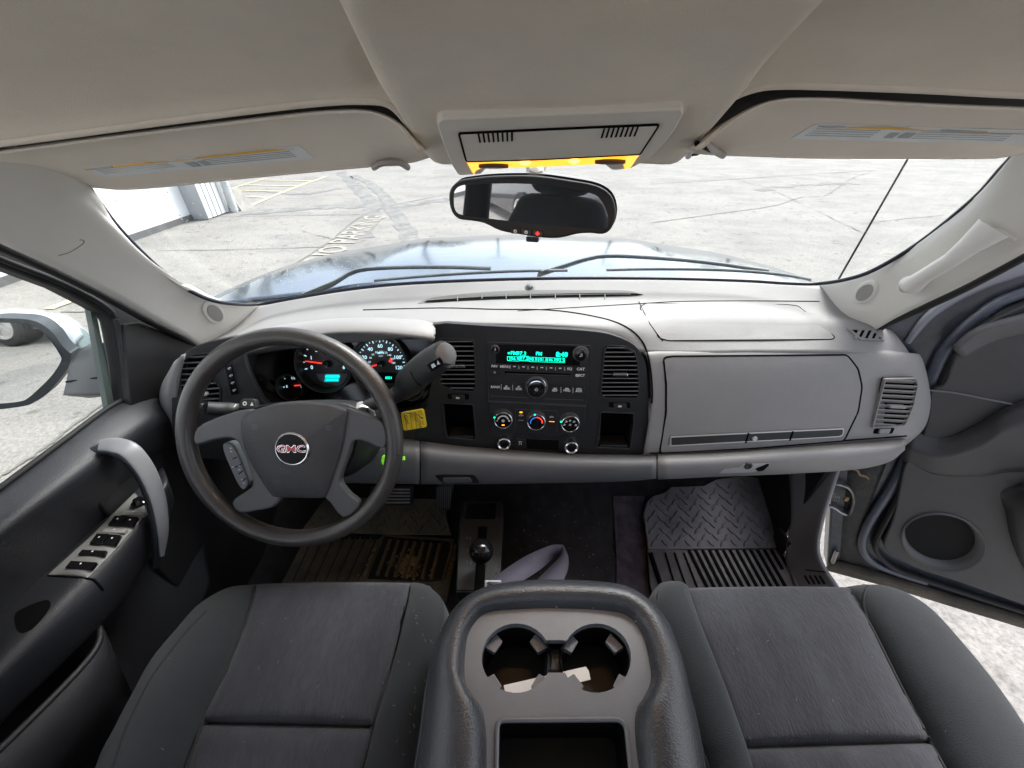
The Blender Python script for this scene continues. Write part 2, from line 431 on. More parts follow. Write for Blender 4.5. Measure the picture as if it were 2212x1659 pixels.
# ================================================================== OUTSIDE: the lot, the building, things the paint reflects
GZ = -.75
def asphalt():
    m = bpy.data.materials.new('lot_pavement'); m.use_nodes = True; n = m.node_tree; b = n.nodes['Principled BSDF']; L = n.links.new
    tc = n.nodes.new('ShaderNodeTexCoord')
    def noise(sc, det, rough, st=(1, 1, 1), off=(0, 0, 0)):
        mp = n.nodes.new('ShaderNodeMapping'); mp.inputs['Scale'].default_value = st; mp.inputs['Location'].default_value = off; L(tc.outputs['Object'], mp.inputs[0])
        t = n.nodes.new('ShaderNodeTexNoise'); t.inputs['Scale'].default_value = sc; t.inputs['Detail'].default_value = det; t.inputs['Roughness'].default_value = rough
        L(mp.outputs[0], t.inputs['Vector']); return t.outputs[0]
    def ramp(i, a, ca, c, cb):
        r = n.nodes.new('ShaderNodeValToRGB'); r.color_ramp.elements[0].position = a; r.color_ramp.elements[1].position = c
        r.color_ramp.elements[0].color = (*ca, 1); r.color_ramp.elements[1].color = (*cb, 1); L(i, r.inputs[0]); return r.outputs[0]
    def mul(a, c):
        x = n.nodes.new('ShaderNodeMix'); x.data_type = 'RGBA'; x.blend_type = 'MULTIPLY'; x.inputs[0].default_value = 1; L(a, x.inputs[6]); L(c, x.inputs[7]); return x.outputs[2]
    base = ramp(noise(.5, 8, .6), .3, (.245, .238, .224), .75, (.285, .277, .262))
    grit = ramp(noise(45, 6, .8), .32, (.55, .54, .53), .6, (1.1, 1.1, 1.1))
    wear = ramp(noise(1.1, 9, .72, (.8, 1.3, 1)), .38, (.80, .80, .81), .56, (1.02, 1.01, 1))
    spots = ramp(noise(7, 3, .5, (1, 1, 1), (4, 2, 0)), .28, (.6, .59, .58), .38, (1, 1, 1))
    c = mul(mul(mul(base, grit), wear), spots); L(c, b.inputs['Base Color']); b.inputs['Roughness'].default_value = .85
    bp = n.nodes.new('ShaderNodeBump'); bp.inputs['Strength'].default_value = .5; bp.inputs['Distance'].default_value = .01
    L(noise(60, 6, .7), bp.inputs['Height']); L(bp.outputs[0], b.inputs['Normal'])
    return m
M['lot'] = asphalt()
g = mesh('ground', [(-220, -220, GZ), (220, -220, GZ), (220, 220, GZ), (-220, 220, GZ)], [(0, 1, 2, 3)], M['lot'], smooth=False, kind='structure')
M['concrete'] = mat('light_concrete', (.36, .355, .34), .8, .3, 30, .06, 3)
M['crack'] = mat('pavement_crack', (.16, .155, .143), .9)
M['tyremark'] = mat('tyre_mark', (.185, .183, .178), .9, .3, 40, .3, 5)
M['yellowp'] = mat('worn_yellow_paint', (.46, .41, .27), .8, .3, 60, .15, 9)
def gpt(u, v, h=0): p = pz(u, v, GZ + h); return p
def strip_vf(pts, w, h, jit=0):
    vs_, fs = [], []
    for i, p in enumerate(pts):
        t = (pts[min(i + 1, len(pts) - 1)] - pts[max(0, i - 1)]); t.z = 0; t.normalize(); s = V((-t.y, t.x, 0))
        ww = w * (1 + random.uniform(-jit, jit)); o = s * random.uniform(-jit, jit) * w
        vs_ += [V((p.x, p.y, GZ + h)) + o - s * ww / 2, V((p.x, p.y, GZ + h)) + o + s * ww / 2]
    for i in range(len(pts) - 1): fs.append((2 * i, 2 * i + 1, 2 * i + 3, 2 * i + 2))
    return vs_, fs
def gline(uvs, w, h, n=6, jit=0): return strip_vf(spline([gpt(*p) for p in uvs], n), w, h, jit)
# concrete apron beyond the joint, upper right
ap = [gpt(1726, 338), gpt(1900, 349), gpt(2260, 338), gpt(2260, 318), gpt(1700, 318)]
mesh('pavement', [V((p.x, p.y, GZ + .004)) for p in ap], [(0, 1, 2, 3, 4)], M['concrete'], smooth=False, kind='structure')
cr_ = [gline(k(12, (985, 905), (1130, 800), (1380, 620), (1500, 545), (1760, 360), (2212, 260)), .03, .008, 8, .5),
       gline(k(12, (480, 595), (900, 590), (1500, 573)), .02, .008, 8, .4),
       gline(k(12, (500, 395), (1000, 392), (1740, 380)), .022, .008, 8, .3),
       gline(k(11, (0, 795), (500, 765), (1330, 712)), .03, .008, 10, .4),
       gline(k(11, (0, 1025), (400, 970), (720, 925), (900, 870)), .025, .008, 10, .5),
       gline(k(11, (900, 870), (1040, 860), (1120, 810), (1200, 760), (1330, 712)), .02, .008, 8, 1.0),
       gline(k(11, (1250, 1030), (1500, 1000), (1740, 980)), .02, .008, 8, .5),
       gline(k(11, (330, 700), (560, 780), (720, 830), (1000, 960), (1250, 1080)), .016, .008, 8, 1.0),
       gline(k(12, (1310, 470), (1420, 500), (1530, 530)), .015, .008, 6, .8),
       gline(k(4, (0, 1402), (200, 1270), (330, 1170), (600, 960)), .022, .008, 10, .6),
       gline(k(4, (340, 482), (560, 480)), .02, .008, 6, .4)]
multi('pavement_crack', cr_, M['crack'], smooth=False, kind='structure')
tm = [gline(k(12, (1700, 520), (1750, 330), (1640, 200), (1560, 130)), .35, .006, 8, .15),
      gline(k(12, (2010, 560), (1900, 400), (1780, 230), (1640, 150)), .3, .006, 8, .15),
      gline(k(12, (980, 375), (1500, 335), (1900, 330), (2212, 290)), .4, .0055, 8, .2),
      gline(k(12, (1110, 240), (1350, 260), (1560, 225)), .2, .006, 8, .3),
      gline(k(11, (620, 830), (900, 800), (1200, 790)), .3, .0055, 8, .4)]
multi('pavement_tyre_marks', tm, M['tyremark'], smooth=False, kind='structure')
ym = [gline(k(12, (990, 350), (1230, 248), (1480, 158)), .12, .01, 4, .1),
      gline(k(12, (900, 238), (1230, 245)), .1, .0105, 4, .1), gline(k(12, (990, 208), (1310, 215)), .1, .0105, 4, .1),
      gline(k(12, (1080, 180), (1400, 184)), .1, .0105, 4, .1), gline(k(12, (930, 275), (1140, 282)), .1, .0105, 4, .1),
      gline(k(12, (960, 322), (1050, 325)), .1, .0105, 4, .1), gline(k(12, (900, 235), (1040, 195), (1120, 170)), .1, .011, 4, .1),
      gline(k(4, (275, 468), (425, 408)), .12, .01, 4, .1)]
multi('pavement_yellow_lines', ym, M['yellowp'], smooth=False, kind='structure')
a, b = gpt(690, 566), gpt(812, 470)
d = (b - a); d.z = 0
LF = Frame((a.x, a.y, GZ), (0, 0, 1), d.normalized())
multi('pavement_lettering', [text_vf('NO PARKING', LF, 0, 0, .62, .012, 'LEFT', sx=d.length / 3.6, bold=.01)], mat('faded_yellow_letters', (.34, .32, .275), .85, .3, 60, .25, 14), smooth=False, kind='structure')

# building
M['bwhite'] = mat('white_painted_wall', (.8, .82, .83), .8, .3, 40, .04, 2)
M['bgray'] = mat('gray_metal_panel', (.40, .42, .43), .6, .2, 60, .08, 2)
M['bdark'] = mat('wall_base_grime', (.12, .12, .12), .9)
bd = thing('building', 'white painted commercial building along the lot with a gray corner pilaster and metal siding', 'building', (-6.5, 5, GZ))
p1 = V((0, 8.30, 0)); wx = -6.37
box('wall', WORLD, -12, wx, -14, p1.y, GZ, 5, M['bwhite'], bd, 0)
box('wall_base', WORLD, wx, wx + .03, -14, p1.y, GZ, GZ + .10, M['bdark'], bd, 0)
box('pilaster', WORLD, wx - .5, wx + .33, p1.y + .002, p1.y + .03, GZ, 5, M['bgray'], bd, .01)
sd = box('siding', WORLD, -12, wx + .32, p1.y + .032, 9.02, GZ + .02, 5, M['bwhite'], bd, 0)
multi('siding_rib', [box_vf(WORLD, wx + .32, wx + .332, y, y + .015, GZ + .02, 5) for y in (8.46, 8.6, 8.75, 8.9)], M['bgray'], bd, False)
box('course_line', WORLD, wx, wx + .012, -14, p1.y, 1.0, 1.03, M['bgray'], bd, 0)
q = gpt(508, 458)
dsx, dsy = q.x, q.y
geo = [tube_vf([V((dsx, dsy, GZ + .03 + i * .06)), V((dsx, dsy, GZ + .03 + i * .06 + .045))], [.075, .075], seg=12) for i in range(60)]
geo.append(tube_vf([V((dsx, dsy, GZ)), V((dsx, dsy, 3.2))], [.06, .06], seg=12))
dsp = multi('corrugated_drain_pipe', geo, mat('drain_pipe', (.62, .64, .64), .7, var=.1, vscale=6)); tag(dsp, 'white corrugated drain pipe standing at the far corner of the white building', 'drain pipe')
q = gpt(526, 452)
ck = thing('concrete_kerb_block', 'gray concrete wedge block leaning beside the drain pipe on the lot', 'concrete block', (q.x, q.y, GZ))
mesh('block', *hexa([V((q.x - .2, q.y - .2, GZ)), V((q.x + .08, q.y - .2, GZ)), V((q.x + .08, q.y + .3, GZ)), V((q.x - .2, q.y + .3, GZ))],
                    [V((q.x - .2, q.y - .15, GZ + .4)), V((q.x - .1, q.y - .15, GZ + .4)), V((q.x - .1, q.y + .25, GZ + .4)), V((q.x - .2, q.y + .25, GZ + .4))]), mat('old_concrete', (.3, .29, .27), .9, .4, 30, .2, 5), ck, False)

# lamp posts and a far tree line: they show in the hood paint
M['pole'] = mat('lamp_post_metal', (.10, .10, .10), .6)
def lamp_post(x, y, h, lab, two=True):
    t = thing('lamp_post', lab, 'lamp post', (x, y, GZ), 'lamp posts mirrored in the hood')
    tube('post', [V((x, y, GZ)), V((x, y, GZ + h))], [.13, .08], M['pole'], t, n=1, seg=8)
    for s in ((-1, 1) if two else (1,)):
        box('lamp_head', WORLD, x + s * .25, x + s * 1.0, y - .2, y + .2, GZ + h - .05, GZ + h + .12, M['pole'], t, .02)
    return t
lamp_post(-6.0, 30, 9.5, 'dark lamp post mirrored in the hood left of the rear view mirror')
lamp_post(-1.6, 42, 10, 'slender lamp post mirrored in the hood just under the mirror')
lamp_post(9, 38, 10.5, 'dark lamp post mirrored in the hood right of the mirror', False)
M['tree'] = mat('bare_tree', (.05, .055, .04), .95, 1, 3, .4, 1.5)
M['bark'] = mat('tree_bark', (.06, .05, .045), .9)
def tree(x, y, h, w, lab):
    t = thing('tree', lab, 'tree', (x, y, GZ), 'trees beyond the lot')
    tube('trunk', [V((x, y, GZ)), V((x + .1, y, GZ + h * .5))], [.25, .12], M['bark'], t, n=1, seg=6)
    vs_, fs = [], []
    rnd = random.Random(int(x * 7 + y))
    for i in range(420):
        a = rnd.uniform(0, 6.283); e = rnd.uniform(-1, 1); rr = rnd.random() ** .4
        c = V((x + w * rr * math.cos(a) * math.sqrt(1 - e * e), y + w * rr * math.sin(a) * math.sqrt(1 - e * e), GZ + h * .6 + h * .4 * rr * e))
        n = len(vs_); s = rnd.uniform(.15, .5)
        for j in range(3): vs_.append(c + V((rnd.uniform(-s, s), rnd.uniform(-s, s), rnd.uniform(-s, s))))
        fs.append((n, n + 1, n + 2))
    mesh('crown', vs_, fs, M['tree'], t, False)
tk = ['bushy', 'tall bare', 'low rounded', 'narrow', 'broad', 'leaning', 'ragged', 'thin']
for i, (x, y, h, w) in enumerate([(-26, 42, 9, 4), (-21, 44, 7.5, 3.6), (-16.5, 43, 8.5, 3.8), (-12, 45, 6.5, 3.4), (-8, 47, 5.5, 3), (17, 45, 6.5, 3), (24, 43, 8, 3.6), (30, 42, 7, 3.4)]):
    tree(x, y, h, w, f'{tk[i]} tree beyond the lot, ' + ('seen dark in the left half of the hood' if x < 0 else 'seen dark in the right half of the hood'))
# ================================================================== THE TRUCK SHELL
tr = thing('pickup_truck', 'parked pickup truck with beige trimmed cab and glossy dark hood beyond its windshield', 'pickup truck', (.06, .2, -.2))
XC = .06
# windshield (outside the pillar trims), glass with real thickness
gl = [[py(470, 700, .955), py(760, 640, .97), py(1145, 606, .985), py(1500, 606, .97), py(1850, 650, .955)],
      [px(330, 590, -.72), V((-.35, .86, .84)), V((XC, .87, .85)), V((.47, .86, .84)), px(1985, 560, .84)],
      [px(120, 400, -.70), V((-.35, .70, 1.02)), V((XC, .72, 1.03)), V((.47, .70, 1.02)), px(2280, 330, .82)]]
ws = surf('windshield', gl, M['glass'], tr, 6, 6, .005)
# black edge band round the glass
M['frit'] = mat('black_glass_edge', (.008, .009, .02), .35)
e1 = [(189, 403), (215, 440), (262, 500), (340, 577), (400, 622), (450, 646), (500, 656), (560, 657), (640, 643), (760, 624), (900, 611), (1145, 602), (1400, 601), (1600, 606), (1700, 612), (1765, 613), (1830, 603), (1890, 582), (1985, 525), (2100, 433), (2160, 368), (2192, 334)]
zs = None
e3 = []
for (u, v) in e1:
    if u < 520: x = -.60 - .05 * math.sin((u - 189) / 331 * math.pi) - .012; e3.append(px(u, v, x))
    elif u > 1800: x = .72 + .05 * math.sin((2192 - u) / 392 * math.pi) + .012; e3.append(px(u, v, x))
    else: e3.append(py(u, v, .935 - .05 * abs((u - 1160) / 640) ** 3))
tube('windshield_seal', e3, .0042, M['frit'], tr, up=V((.1, .9, .1)), seg=8)
# cowl and hood
M['cowl'] = mat('cowl_plastic', (.055, .06, .062), .55, .5, 200, .3, 10)
cw = surf('cowl', [[V((XC - .84, 1.02, .60)), V((XC - .4, 1.06, .655)), V((XC, 1.075, .665)), V((XC + .4, 1.06, .655)), V((XC + .84, 1.02, .60))],
                   [V((XC - .84, 1.10, .595)), V((XC - .4, 1.15, .635)), V((XC, 1.165, .64)), V((XC + .4, 1.15, .635)), V((XC + .84, 1.10, .595))]], M['cowl'], tr, 8, 4, .01)
def hoodz(s, y):
    t = (y - 1.1) / .95
    crown = .66 - .020 * s * s - .10 * max(0, abs(s) - .88) ** 2 * 6
    ridge = .012 * math.exp(-((abs(s) - .52) / .10) ** 2)
    return crown + ridge * (1 - t * .4) - .025 * t - .085 * max(0, t) ** 3 - .03 * max(0, t) * s * s
rows = []
for y in [1.13, 1.2, 1.3, 1.42, 1.55, 1.68, 1.8, 1.9, 1.97, 2.02, 2.05]:
    w = .92 - .05 * max(0, (y - 1.2)) - .25 * max(0, y - 1.8) ** 1.5
    rows.append([V((XC + s * w, y - .16 * s * s - (.05 * (1 - abs(s)) if y < 1.25 else 0), hoodz(s, y))) for s in [i / 12 for i in range(-12, 13)]])
hood = surf('hood', rows, M['paint'], tr, 2, 3, .008, face=(0, .5, 3))
for sgn in (-1, 1):
    fr = []
    for y in (.98, 1.2, 1.5, 1.8, 2.0):
        w = .93 - .05 * max(0, (y - 1.2))
        fr.append([V((XC + sgn * w, y - .15, hoodz(1, y) - .004)), V((XC + sgn * (w + .05), y - .12, hoodz(1, y) - .03)), V((XC + sgn * (w + .09), y - .13, hoodz(1, y) - .12)), V((XC + sgn * (w + .10), y - .13, .1))])
    surf('fender', fr, M['paint'], tr, 4, 4, .006, face=(sgn * 3, 1.5, 2))
M['wiper'] = mat('wiper_plastic', (.13, .15, .158), .5, .2, 300, .2, 20)
def wiper(parts):
    for (nm, pts, r, rb, y) in parts:
        tube(nm, [py(u, v, yy) for (u, v), yy in zip(pts, y)], r, M['wiper'], tr, rb=rb, up=V((0, .7, .7)), seg=8, n=3)
wiper([('wiper_blade', [(808, 606), (950, 594), (1100, 586), (1226, 584)], [.003, .0045, .0045, .003], .0045, [1.03, 1.045, 1.05, 1.05]),
       ('wiper_arm', [(655, 640), (720, 612), (770, 585), (850, 578), (960, 577), (1060, 580)], [.018, .014, .009, .006, .005, .004], .006, [1.0, 1.05, 1.1, 1.12, 1.1, 1.06]),
       ('wiper_blade', [(1310, 583), (1420, 581), (1560, 583), (1680, 592), (1752, 604)], [.003, .0045, .0045, .004, .002], .0045, [1.05, 1.05, 1.045, 1.03, 1.01]),
       ('wiper_arm', [(1165, 592), (1210, 578), (1260, 562), (1310, 553), (1400, 556), (1520, 566), (1660, 585)], [.018, .014, .010, .007, .006, .005, .004], .006, [1.05, 1.08, 1.11, 1.13, 1.12, 1.1, 1.05])])
ab = px(1803, 618, .97)
tube('antenna', [ab, V((ab.x + .015, ab.y - .05, 1.35))], [.0028, .0018], M['rubber'], tr, n=1, seg=6)

# headliner: recessed sides, lower middle band
def sidepanel(name, cols):
    rows = []
    for c in cols: rows.append([py(u, v, y) for (u, v, y) in c])
    return rows
L0 = [[V((-1.0, -.1, 1.15)), V((-.5, -.1, 1.17)), V((-.1, -.1, 1.17))],
      [V((-1.0, .15, 1.13)), V((-.45, .15, 1.155)), V((-.1, .15, 1.155))],
      [py(-300, 0, .32), py(300, 0, .32), py(800, 0, .32)],
      [py(-300, 150, .40), py(300, 130, .40), py(860, 130, .40)],
      [py(-300, 260, .445), py(300, 215, .44), py(860, 180, .44)],
      [py(-300, 330, .462), py(330, 266, .462), py(700, 219, .462)]]
hl_l = [[(-320, 345), (0, 308), (330, 264), (560, 234), (700, 219), (780, 216), (835, 222), (870, 252), (896, 292), (908, 316)]]
dyl = [0, 0, 0, 0, 0, 0, .003, .016, .066, .116]; dyr = [0, 0, 0, 0, 0, 0, .003, .014, .058, .108]
def hrow(y0, off, hs):
    return [py(u, v - off, y0 + h) for (u, v), h in zip(hl_l[0], hs)]
edge = hl_l[0]
rowsL = [[V((x, -.5, 1.17)) for x in (-1.0, -.72, -.5, -.35, -.25, -.2, -.16, -.13, -.10, -.08)],
         [V((x, .12, 1.150)) for x in (-1.0, -.72, -.5, -.35, -.25, -.2, -.16, -.13, -.10, -.08)],
         [py(u, v, .32 + .35 * d) + V((0, 0, .005 * (d > .002) + .01 * (d > .05))) for (u, v), d in zip(((-320, 30), (0, 10), (330, 0), (540, 0), (660, 0), (730, 5), (780, 20), (820, 40), (860, 60), (900, 80)), dyl)],
         [py(u, v, .40 + .35 * d) + V((0, 0, .005 * (d > .002) + .01 * (d > .05))) for (u, v), d in zip(((-320, 190), (0, 165), (330, 130), (540, 115), (680, 110), (750, 112), (810, 120), (850, 135), (885, 160), (915, 190)), dyl)],
         [py(u, v, .445 + .8 * d) + V((0, 0, .005 * (d > .002) + .01 * (d > .05))) for (u, v), d in zip(((-320, 290), (0, 255), (330, 212), (540, 188), (690, 175), (765, 172), (825, 178), (865, 200), (895, 240), (920, 280)), dyl)],
         [py(u, v, .462 + d) for (u, v), d in zip(edge, dyl)]]
hl = surf('headliner', rowsL, M['liner'], tr, 3, 5, .004)
# rolled lip at the visor recess
tube('headliner_lip', [py(u, v, .464 + d) for (u, v), d in zip(edge, dyl)], .004, M['liner'], tr, up=V((0, 1, .2)), seg=8)
edgeR = [(2560, 215), (2212, 203), (2000, 192), (1780, 184), (1690, 183), (1640, 188), (1590, 206), (1550, 235), (1514, 272), (1494, 308)]
rowsR = [[V((x, -.5, 1.17)) for x in (1.1, .8, .6, .45, .37, .32, .28, .25, .22, .2)],
         [V((x, .12, 1.150)) for x in (1.1, .8, .6, .45, .37, .32, .28, .25, .22, .2)],
         [py(u, v, .32 + .35 * d) + V((0, 0, .005 * (d > .002) + .01 * (d > .05))) for (u, v), d in zip(((2560, 0), (2212, -10), (2050, -10), (1900, -5), (1800, 0), (1750, 5), (1700, 20), (1660, 40), (1620, 60), (1580, 80)), dyr)],
         [py(u, v, .40 + .35 * d) + V((0, 0, .005 * (d > .002) + .01 * (d > .05))) for (u, v), d in zip(((2560, 100), (2212, 90), (2020, 82), (1860, 80), (1760, 80), (1700, 88), (1645, 105), (1600, 135), (1560, 165), (1520, 200)), dyr)],
         [py(u, v, .445 + .8 * d) + V((0, 0, .005 * (d > .002) + .01 * (d > .05))) for (u, v), d in zip(((2560, 175), (2212, 162), (2005, 152), (1800, 146), (1710, 146), (1655, 152), (1605, 170), (1565, 200), (1525, 240), (1495, 290)), dyr)],
         [py(u, v, .462 + d) for (u, v), d in zip(edgeR, dyr)]]
surf('headliner', rowsR, M['liner'], tr, 3, 5, .004)
tube('headliner_lip', [py(u, v, .464 + d) for (u, v), d in zip(edgeR, dyr)], .004, M['liner'], tr, up=V((0, 1, .2)), seg=8)
band = []
spec = [(-60, .235, 690, 1850), (0, .27, 733, 1782), (90, .335, 778, 1698), (160, .378, 812, 1635), (210, .415, 838, 1598), (255, .455, 868, 1560), (300, .51, 893, 1520), (335, .555, 918, 1486), (350, .572, 935, 1468)]
band.append([V((x, -.5, 1.145)) for x in (-.26, -.24, -.15, .1, .35, .44, .46)])
band.append([V((x, .08, 1.142)) for x in (-.22, -.2, -.13, .1, .33, .4, .42)])
for (v, y, a, b) in spec:
    w = b - a
    P_ = [py(a - 8, v - 6, y + .004) + V((0, .0, .03)), py(a + 4, v, y), py(a + .18 * w, v + 3, y - .004), py((a + b) / 2, v + 4, y - .006), py(b - .18 * w, v + 3, y - .004), py(b - 4, v, y), py(b + 8, v - 6, y + .004) + V((0, 0, .03))]
    band.append(P_)
ctr = surf('headliner_center', band, M['liner'], tr, 4, 3, .004)

M['clipb'] = mat('trim_seam_beige', (.2, .19, .17), .8)
# A pillars
def pillar(rows, name='a_pillar'):
    return surf(name, rows, M['beige'], tr, 4, 5, .006)
pl_rows = [[px(-210, 430, -.70), px(-150, 380, -.645), px(-60, 330, -.60), px(20, 310, -.585)],
           [px(0, 526, -.70), px(40, 450, -.645), px(100, 400, -.60), px(189, 400, -.592)],
           [px(120, 580, -.70), px(150, 510, -.655), px(215, 470, -.618), px(255, 492, -.632)],
           [px(230, 635, -.702), px(265, 580, -.665), px(310, 555, -.64), px(335, 573, -.652)],
           [px(330, 690, -.71), px(360, 640, -.68), px(400, 618, -.655), px(425, 637, -.66)],
           [px(400, 728, -.72), px(432, 690, -.70), px(470, 660, -.67), px(500, 658, -.655)],
           [px(455, 765, -.725), px(480, 740, -.71), px(530, 705, -.68), px(590, 655, -.645)]]
pl = pillar(pl_rows)
pr_rows = [[px(2420, 440, .82), px(2360, 390, .77), px(2300, 330, .73), px(2240, 280, .71)],
           [px(2262, 520, .82), px(2235, 440, .775), px(2212, 370, .735), px(2190, 332, .712)],
           [px(2160, 575, .82), px(2120, 510, .785), px(2110, 455, .76), px(2100, 432, .762)],
           [px(2070, 622, .82), px(2035, 570, .79), px(2000, 540, .775), px(1983, 526, .778)],
           [px(2000, 655, .822), px(1960, 615, .80), px(1925, 590, .785), px(1890, 583, .782)],
           [px(1930, 690, .825), px(1890, 665, .805), px(1850, 640, .79), px(1800, 611, .775)],
           [px(1880, 720, .83), px(1840, 700, .81), px(1790, 670, .785), px(1700, 611, .745)]]
pr = pillar(pr_rows)
def tweeter(c, rx, ry, rot, on):
    p, n = hit(c[0], c[1], on)
    F = Frame(p, n)
    o2 = [F.uv(*q) for q in ell(c[0], c[1], rx, ry, 24, rot)]
    i2 = [F.uv(*q) for q in ell(c[0] + 2, c[1], rx * .72, ry * .68, 24, rot)]
    b_ = plate('tweeter_pod', F, o2, .007, .016, M['beige'], on, .005, seg=4)
    plate('speaker_mesh', F, i2, .0086, .004, mat('speaker_cloth', (.42, .41, .39), .9, 1, 1800), on, .0006)
tweeter((458, 672), 29, 20, R(48), pl)
tweeter((1872, 630), 31, 20, R(-42), pr)
seam('trim_seam', [(126, 552), (150, 545), (172, 532), (181, 524), (180, 519), (172, 518)], pl, .0007, M['clipb'], pl)
# grab handle on the passenger pillar
gh = [hit(1972, 604, pr, .006)[0], hit(1990, 604, pr, .022)[0], hit(2030, 575, pr, .034)[0], hit(2080, 540, pr, .036)[0], hit(2120, 508, pr, .03)[0], hit(2158, 482, pr, .012)[0]]
tube('grab_handle', gh, [.016, .018, .013, .013, .016, .024], M['beige'], pr, rb=[.012, .016, .011, .011, .012, .012], up=V((-.5, -.5, .2)), seg=14)
drape('handle_cover', rp(k(11, (1945, 1140), (2040, 1045), (2070, 1045), (2180, 1120), (2030, 1210)), 8), pr, .006, .008, M['beige'], pr, 16, .003)
tube('door_seal', [px(-200, 440, -.73), px(0, 532, -.73), px(120, 587, -.73), px(230, 642, -.732), px(330, 697, -.74), px(430, 746, -.75)], .008, M['rubber'], tr, up=V((1, 0, 0)))
tube('door_seal', [px(2430, 450, .835), px(2262, 527, .835), px(2160, 582, .835), px(2070, 629, .835), px(2000, 662, .837), px(1905, 705, .84), px(1890, 730, .84)], .008, M['rubber'], tr, up=V((1, 0, 0)))

# floor, toe board, firewall, hump
def fl(x, y):
    z = 0.0
    if y > .66: z = (y - .66) * .48
    h = .105 * max(0, 1 - ((x - .09) / .26) ** 2) ** 1.2 if abs(x - .09) < .26 else 0
    return z + h
rows = []
for y in [-1.0, -.5, 0, .3, .5, .6, .66, .72, .8, .88, .96, 1.02]:
    rows.append([V((x, y, fl(x, y) - .012)) for x in [-.74 + .0425 * i for i in range(37)]])
carpet = surf('floor_carpet', rows, M['carpet'], tr, 1, 1, .01, face=(0, 0, 2))
box('firewall', WORLD, -.78, .84, 1.02, 1.04, .0, .62, M['black'], tr, 0)
lit_patch = [(1322, 1072), (1392, 1072), (1388, 1110), (1395, 1200), (1402, 1300), (1330, 1300), (1330, 1200), (1325, 1120)]
drape('carpet_lit_side', lit_patch, carpet, .004, .003, M['carpet2'], carpet, 20)  # paler patch paints the light falling on the hump side
# black ducting under the dash
M['under'] = mat('under_dash_plastic', (.012, .012, .013), .6, .3, 300)
surf('under_dash_duct', [[V((-.2, .74, .36)), V((.2, .72, .33)), V((.45, .74, .35))], [V((-.2, .80, .27)), V((.2, .78, .24)), V((.45, .82, .26))], [V((-.2, .9, .22)), V((.2, .9, .19)), V((.45, .95, .2))]], M['under'], tr, 4, 4, .01)
# passenger kick panel and sill plate
kp = surf('kick_panel', [[px(1700, 1000, .775), px(1760, 1000, .79), px(1812, 1000, .80)],
                         [px(1706, 1050, .775), px(1757, 1060, .79), px(1797, 1050, .80)],
                         [px(1708, 1120, .775), px(1742, 1110, .79), px(1776, 1115, .80)],
                         [px(1698, 1185, .775), px(1725, 1180, .79), px(1764, 1180, .80)],
                         [px(1700, 1225, .775), px(1740, 1220, .795), px(1776, 1222, .81)],
                         [px(1722, 1262, .775), px(1760, 1258, .80), px(1806, 1268, .82)],
                         [px(1760, 1340, .775), px(1800, 1330, .80), px(1850, 1340, .82)]], mat('kick_panel_gray', (.15, .148, .154), .5, .3, 700, .08), tr, 5, 5, .01)
seam('trim_seam', [(1702, 1231), (1740, 1231), (1784, 1236)], kp, .0015, M['gap'], kp, 1)
for i in range(4): seam('sill_slot', k(9, (1068 + 26 * i, 655), (1095 + 26 * i, 700)), kp, .0025, M['gap'], kp, 1)
tube('door_seal', [px(1812, 1010, .81), px(1797, 1055, .81), px(1776, 1120, .81), px(1765, 1180, .81), px(1777, 1222, .82), px(1808, 1268, .83), px(1850, 1340, .83)], [.004, .005, .006, .006, .005, .004], mat('painted_sill_edge', (.35, .38, .48), .35, coat=.4), tr, up=V((1, 0, 0)))
box('sill', WORLD, .83, .90, -1.0, .62, -.16, -.03, M['paintd'], tr, .01)
box('sill', WORLD, -.80, -.745, -1.0, .9, -.16, -.02, M['paintd'], tr, .01)
# driver side kick and dark side wall behind the wheel
box('kick_panel', WORLD, -.755, -.735, .45, 1.02, -.02, .55, M['black'], tr, .004)
box('kick_panel', WORLD, .785, .80, .68, 1.02, -.02, .33, M['black'], tr, .004)
box('floor_side', WORLD, .785, .795, -.9, .61, -.02, .02, M['black'], tr, .004)
box('floor_side', WORLD, .776, .782, .645, .70, -.02, .075, M['black'], tr, .002)
box('roof', WORLD, -.74, .86, -.55, .66, 1.20, 1.215, M['paintd'], tr, .01)
box('windshield_header', WORLD, -.62, .74, .655, .675, 1.06, 1.20, M['beige'], tr, .004)
# jamb cavity with door check
cav = box('door_jamb', WORLD, .86, .93, .80, 1.0, -.1, .42, M['gap'], tr, .004)
# cab sides behind the camera (they show in the mirror): B pillars with belt guide, back panel
for s in (-1, 1):
    x = XC + s * .80
    surf('b_pillar', [[V((x, -.30, -.02)), V((x - s * .05, -.38, -.02)), V((x, -.50, -.02))], [V((x, -.28, .6)), V((x - s * .06, -.38, .6)), V((x, -.50, .6))], [V((x - s * .12, -.28, 1.14)), V((x - s * .17, -.36, 1.14)), V((x - s * .12, -.46, 1.14))]], M['char'], tr, 4, 5, .01, face=(0, -.3, .6))
box('rear_panel', WORLD, -.78, .88, -1.02, -1.0, -.02, .62, M['char'], tr, .01)
# ================================================================== DASHBOARD
da = thing('dashboard', 'wide two tone gray and black dashboard under the windshield with radio, vents and glove boxes', 'dashboard', (.06, .7, .4))
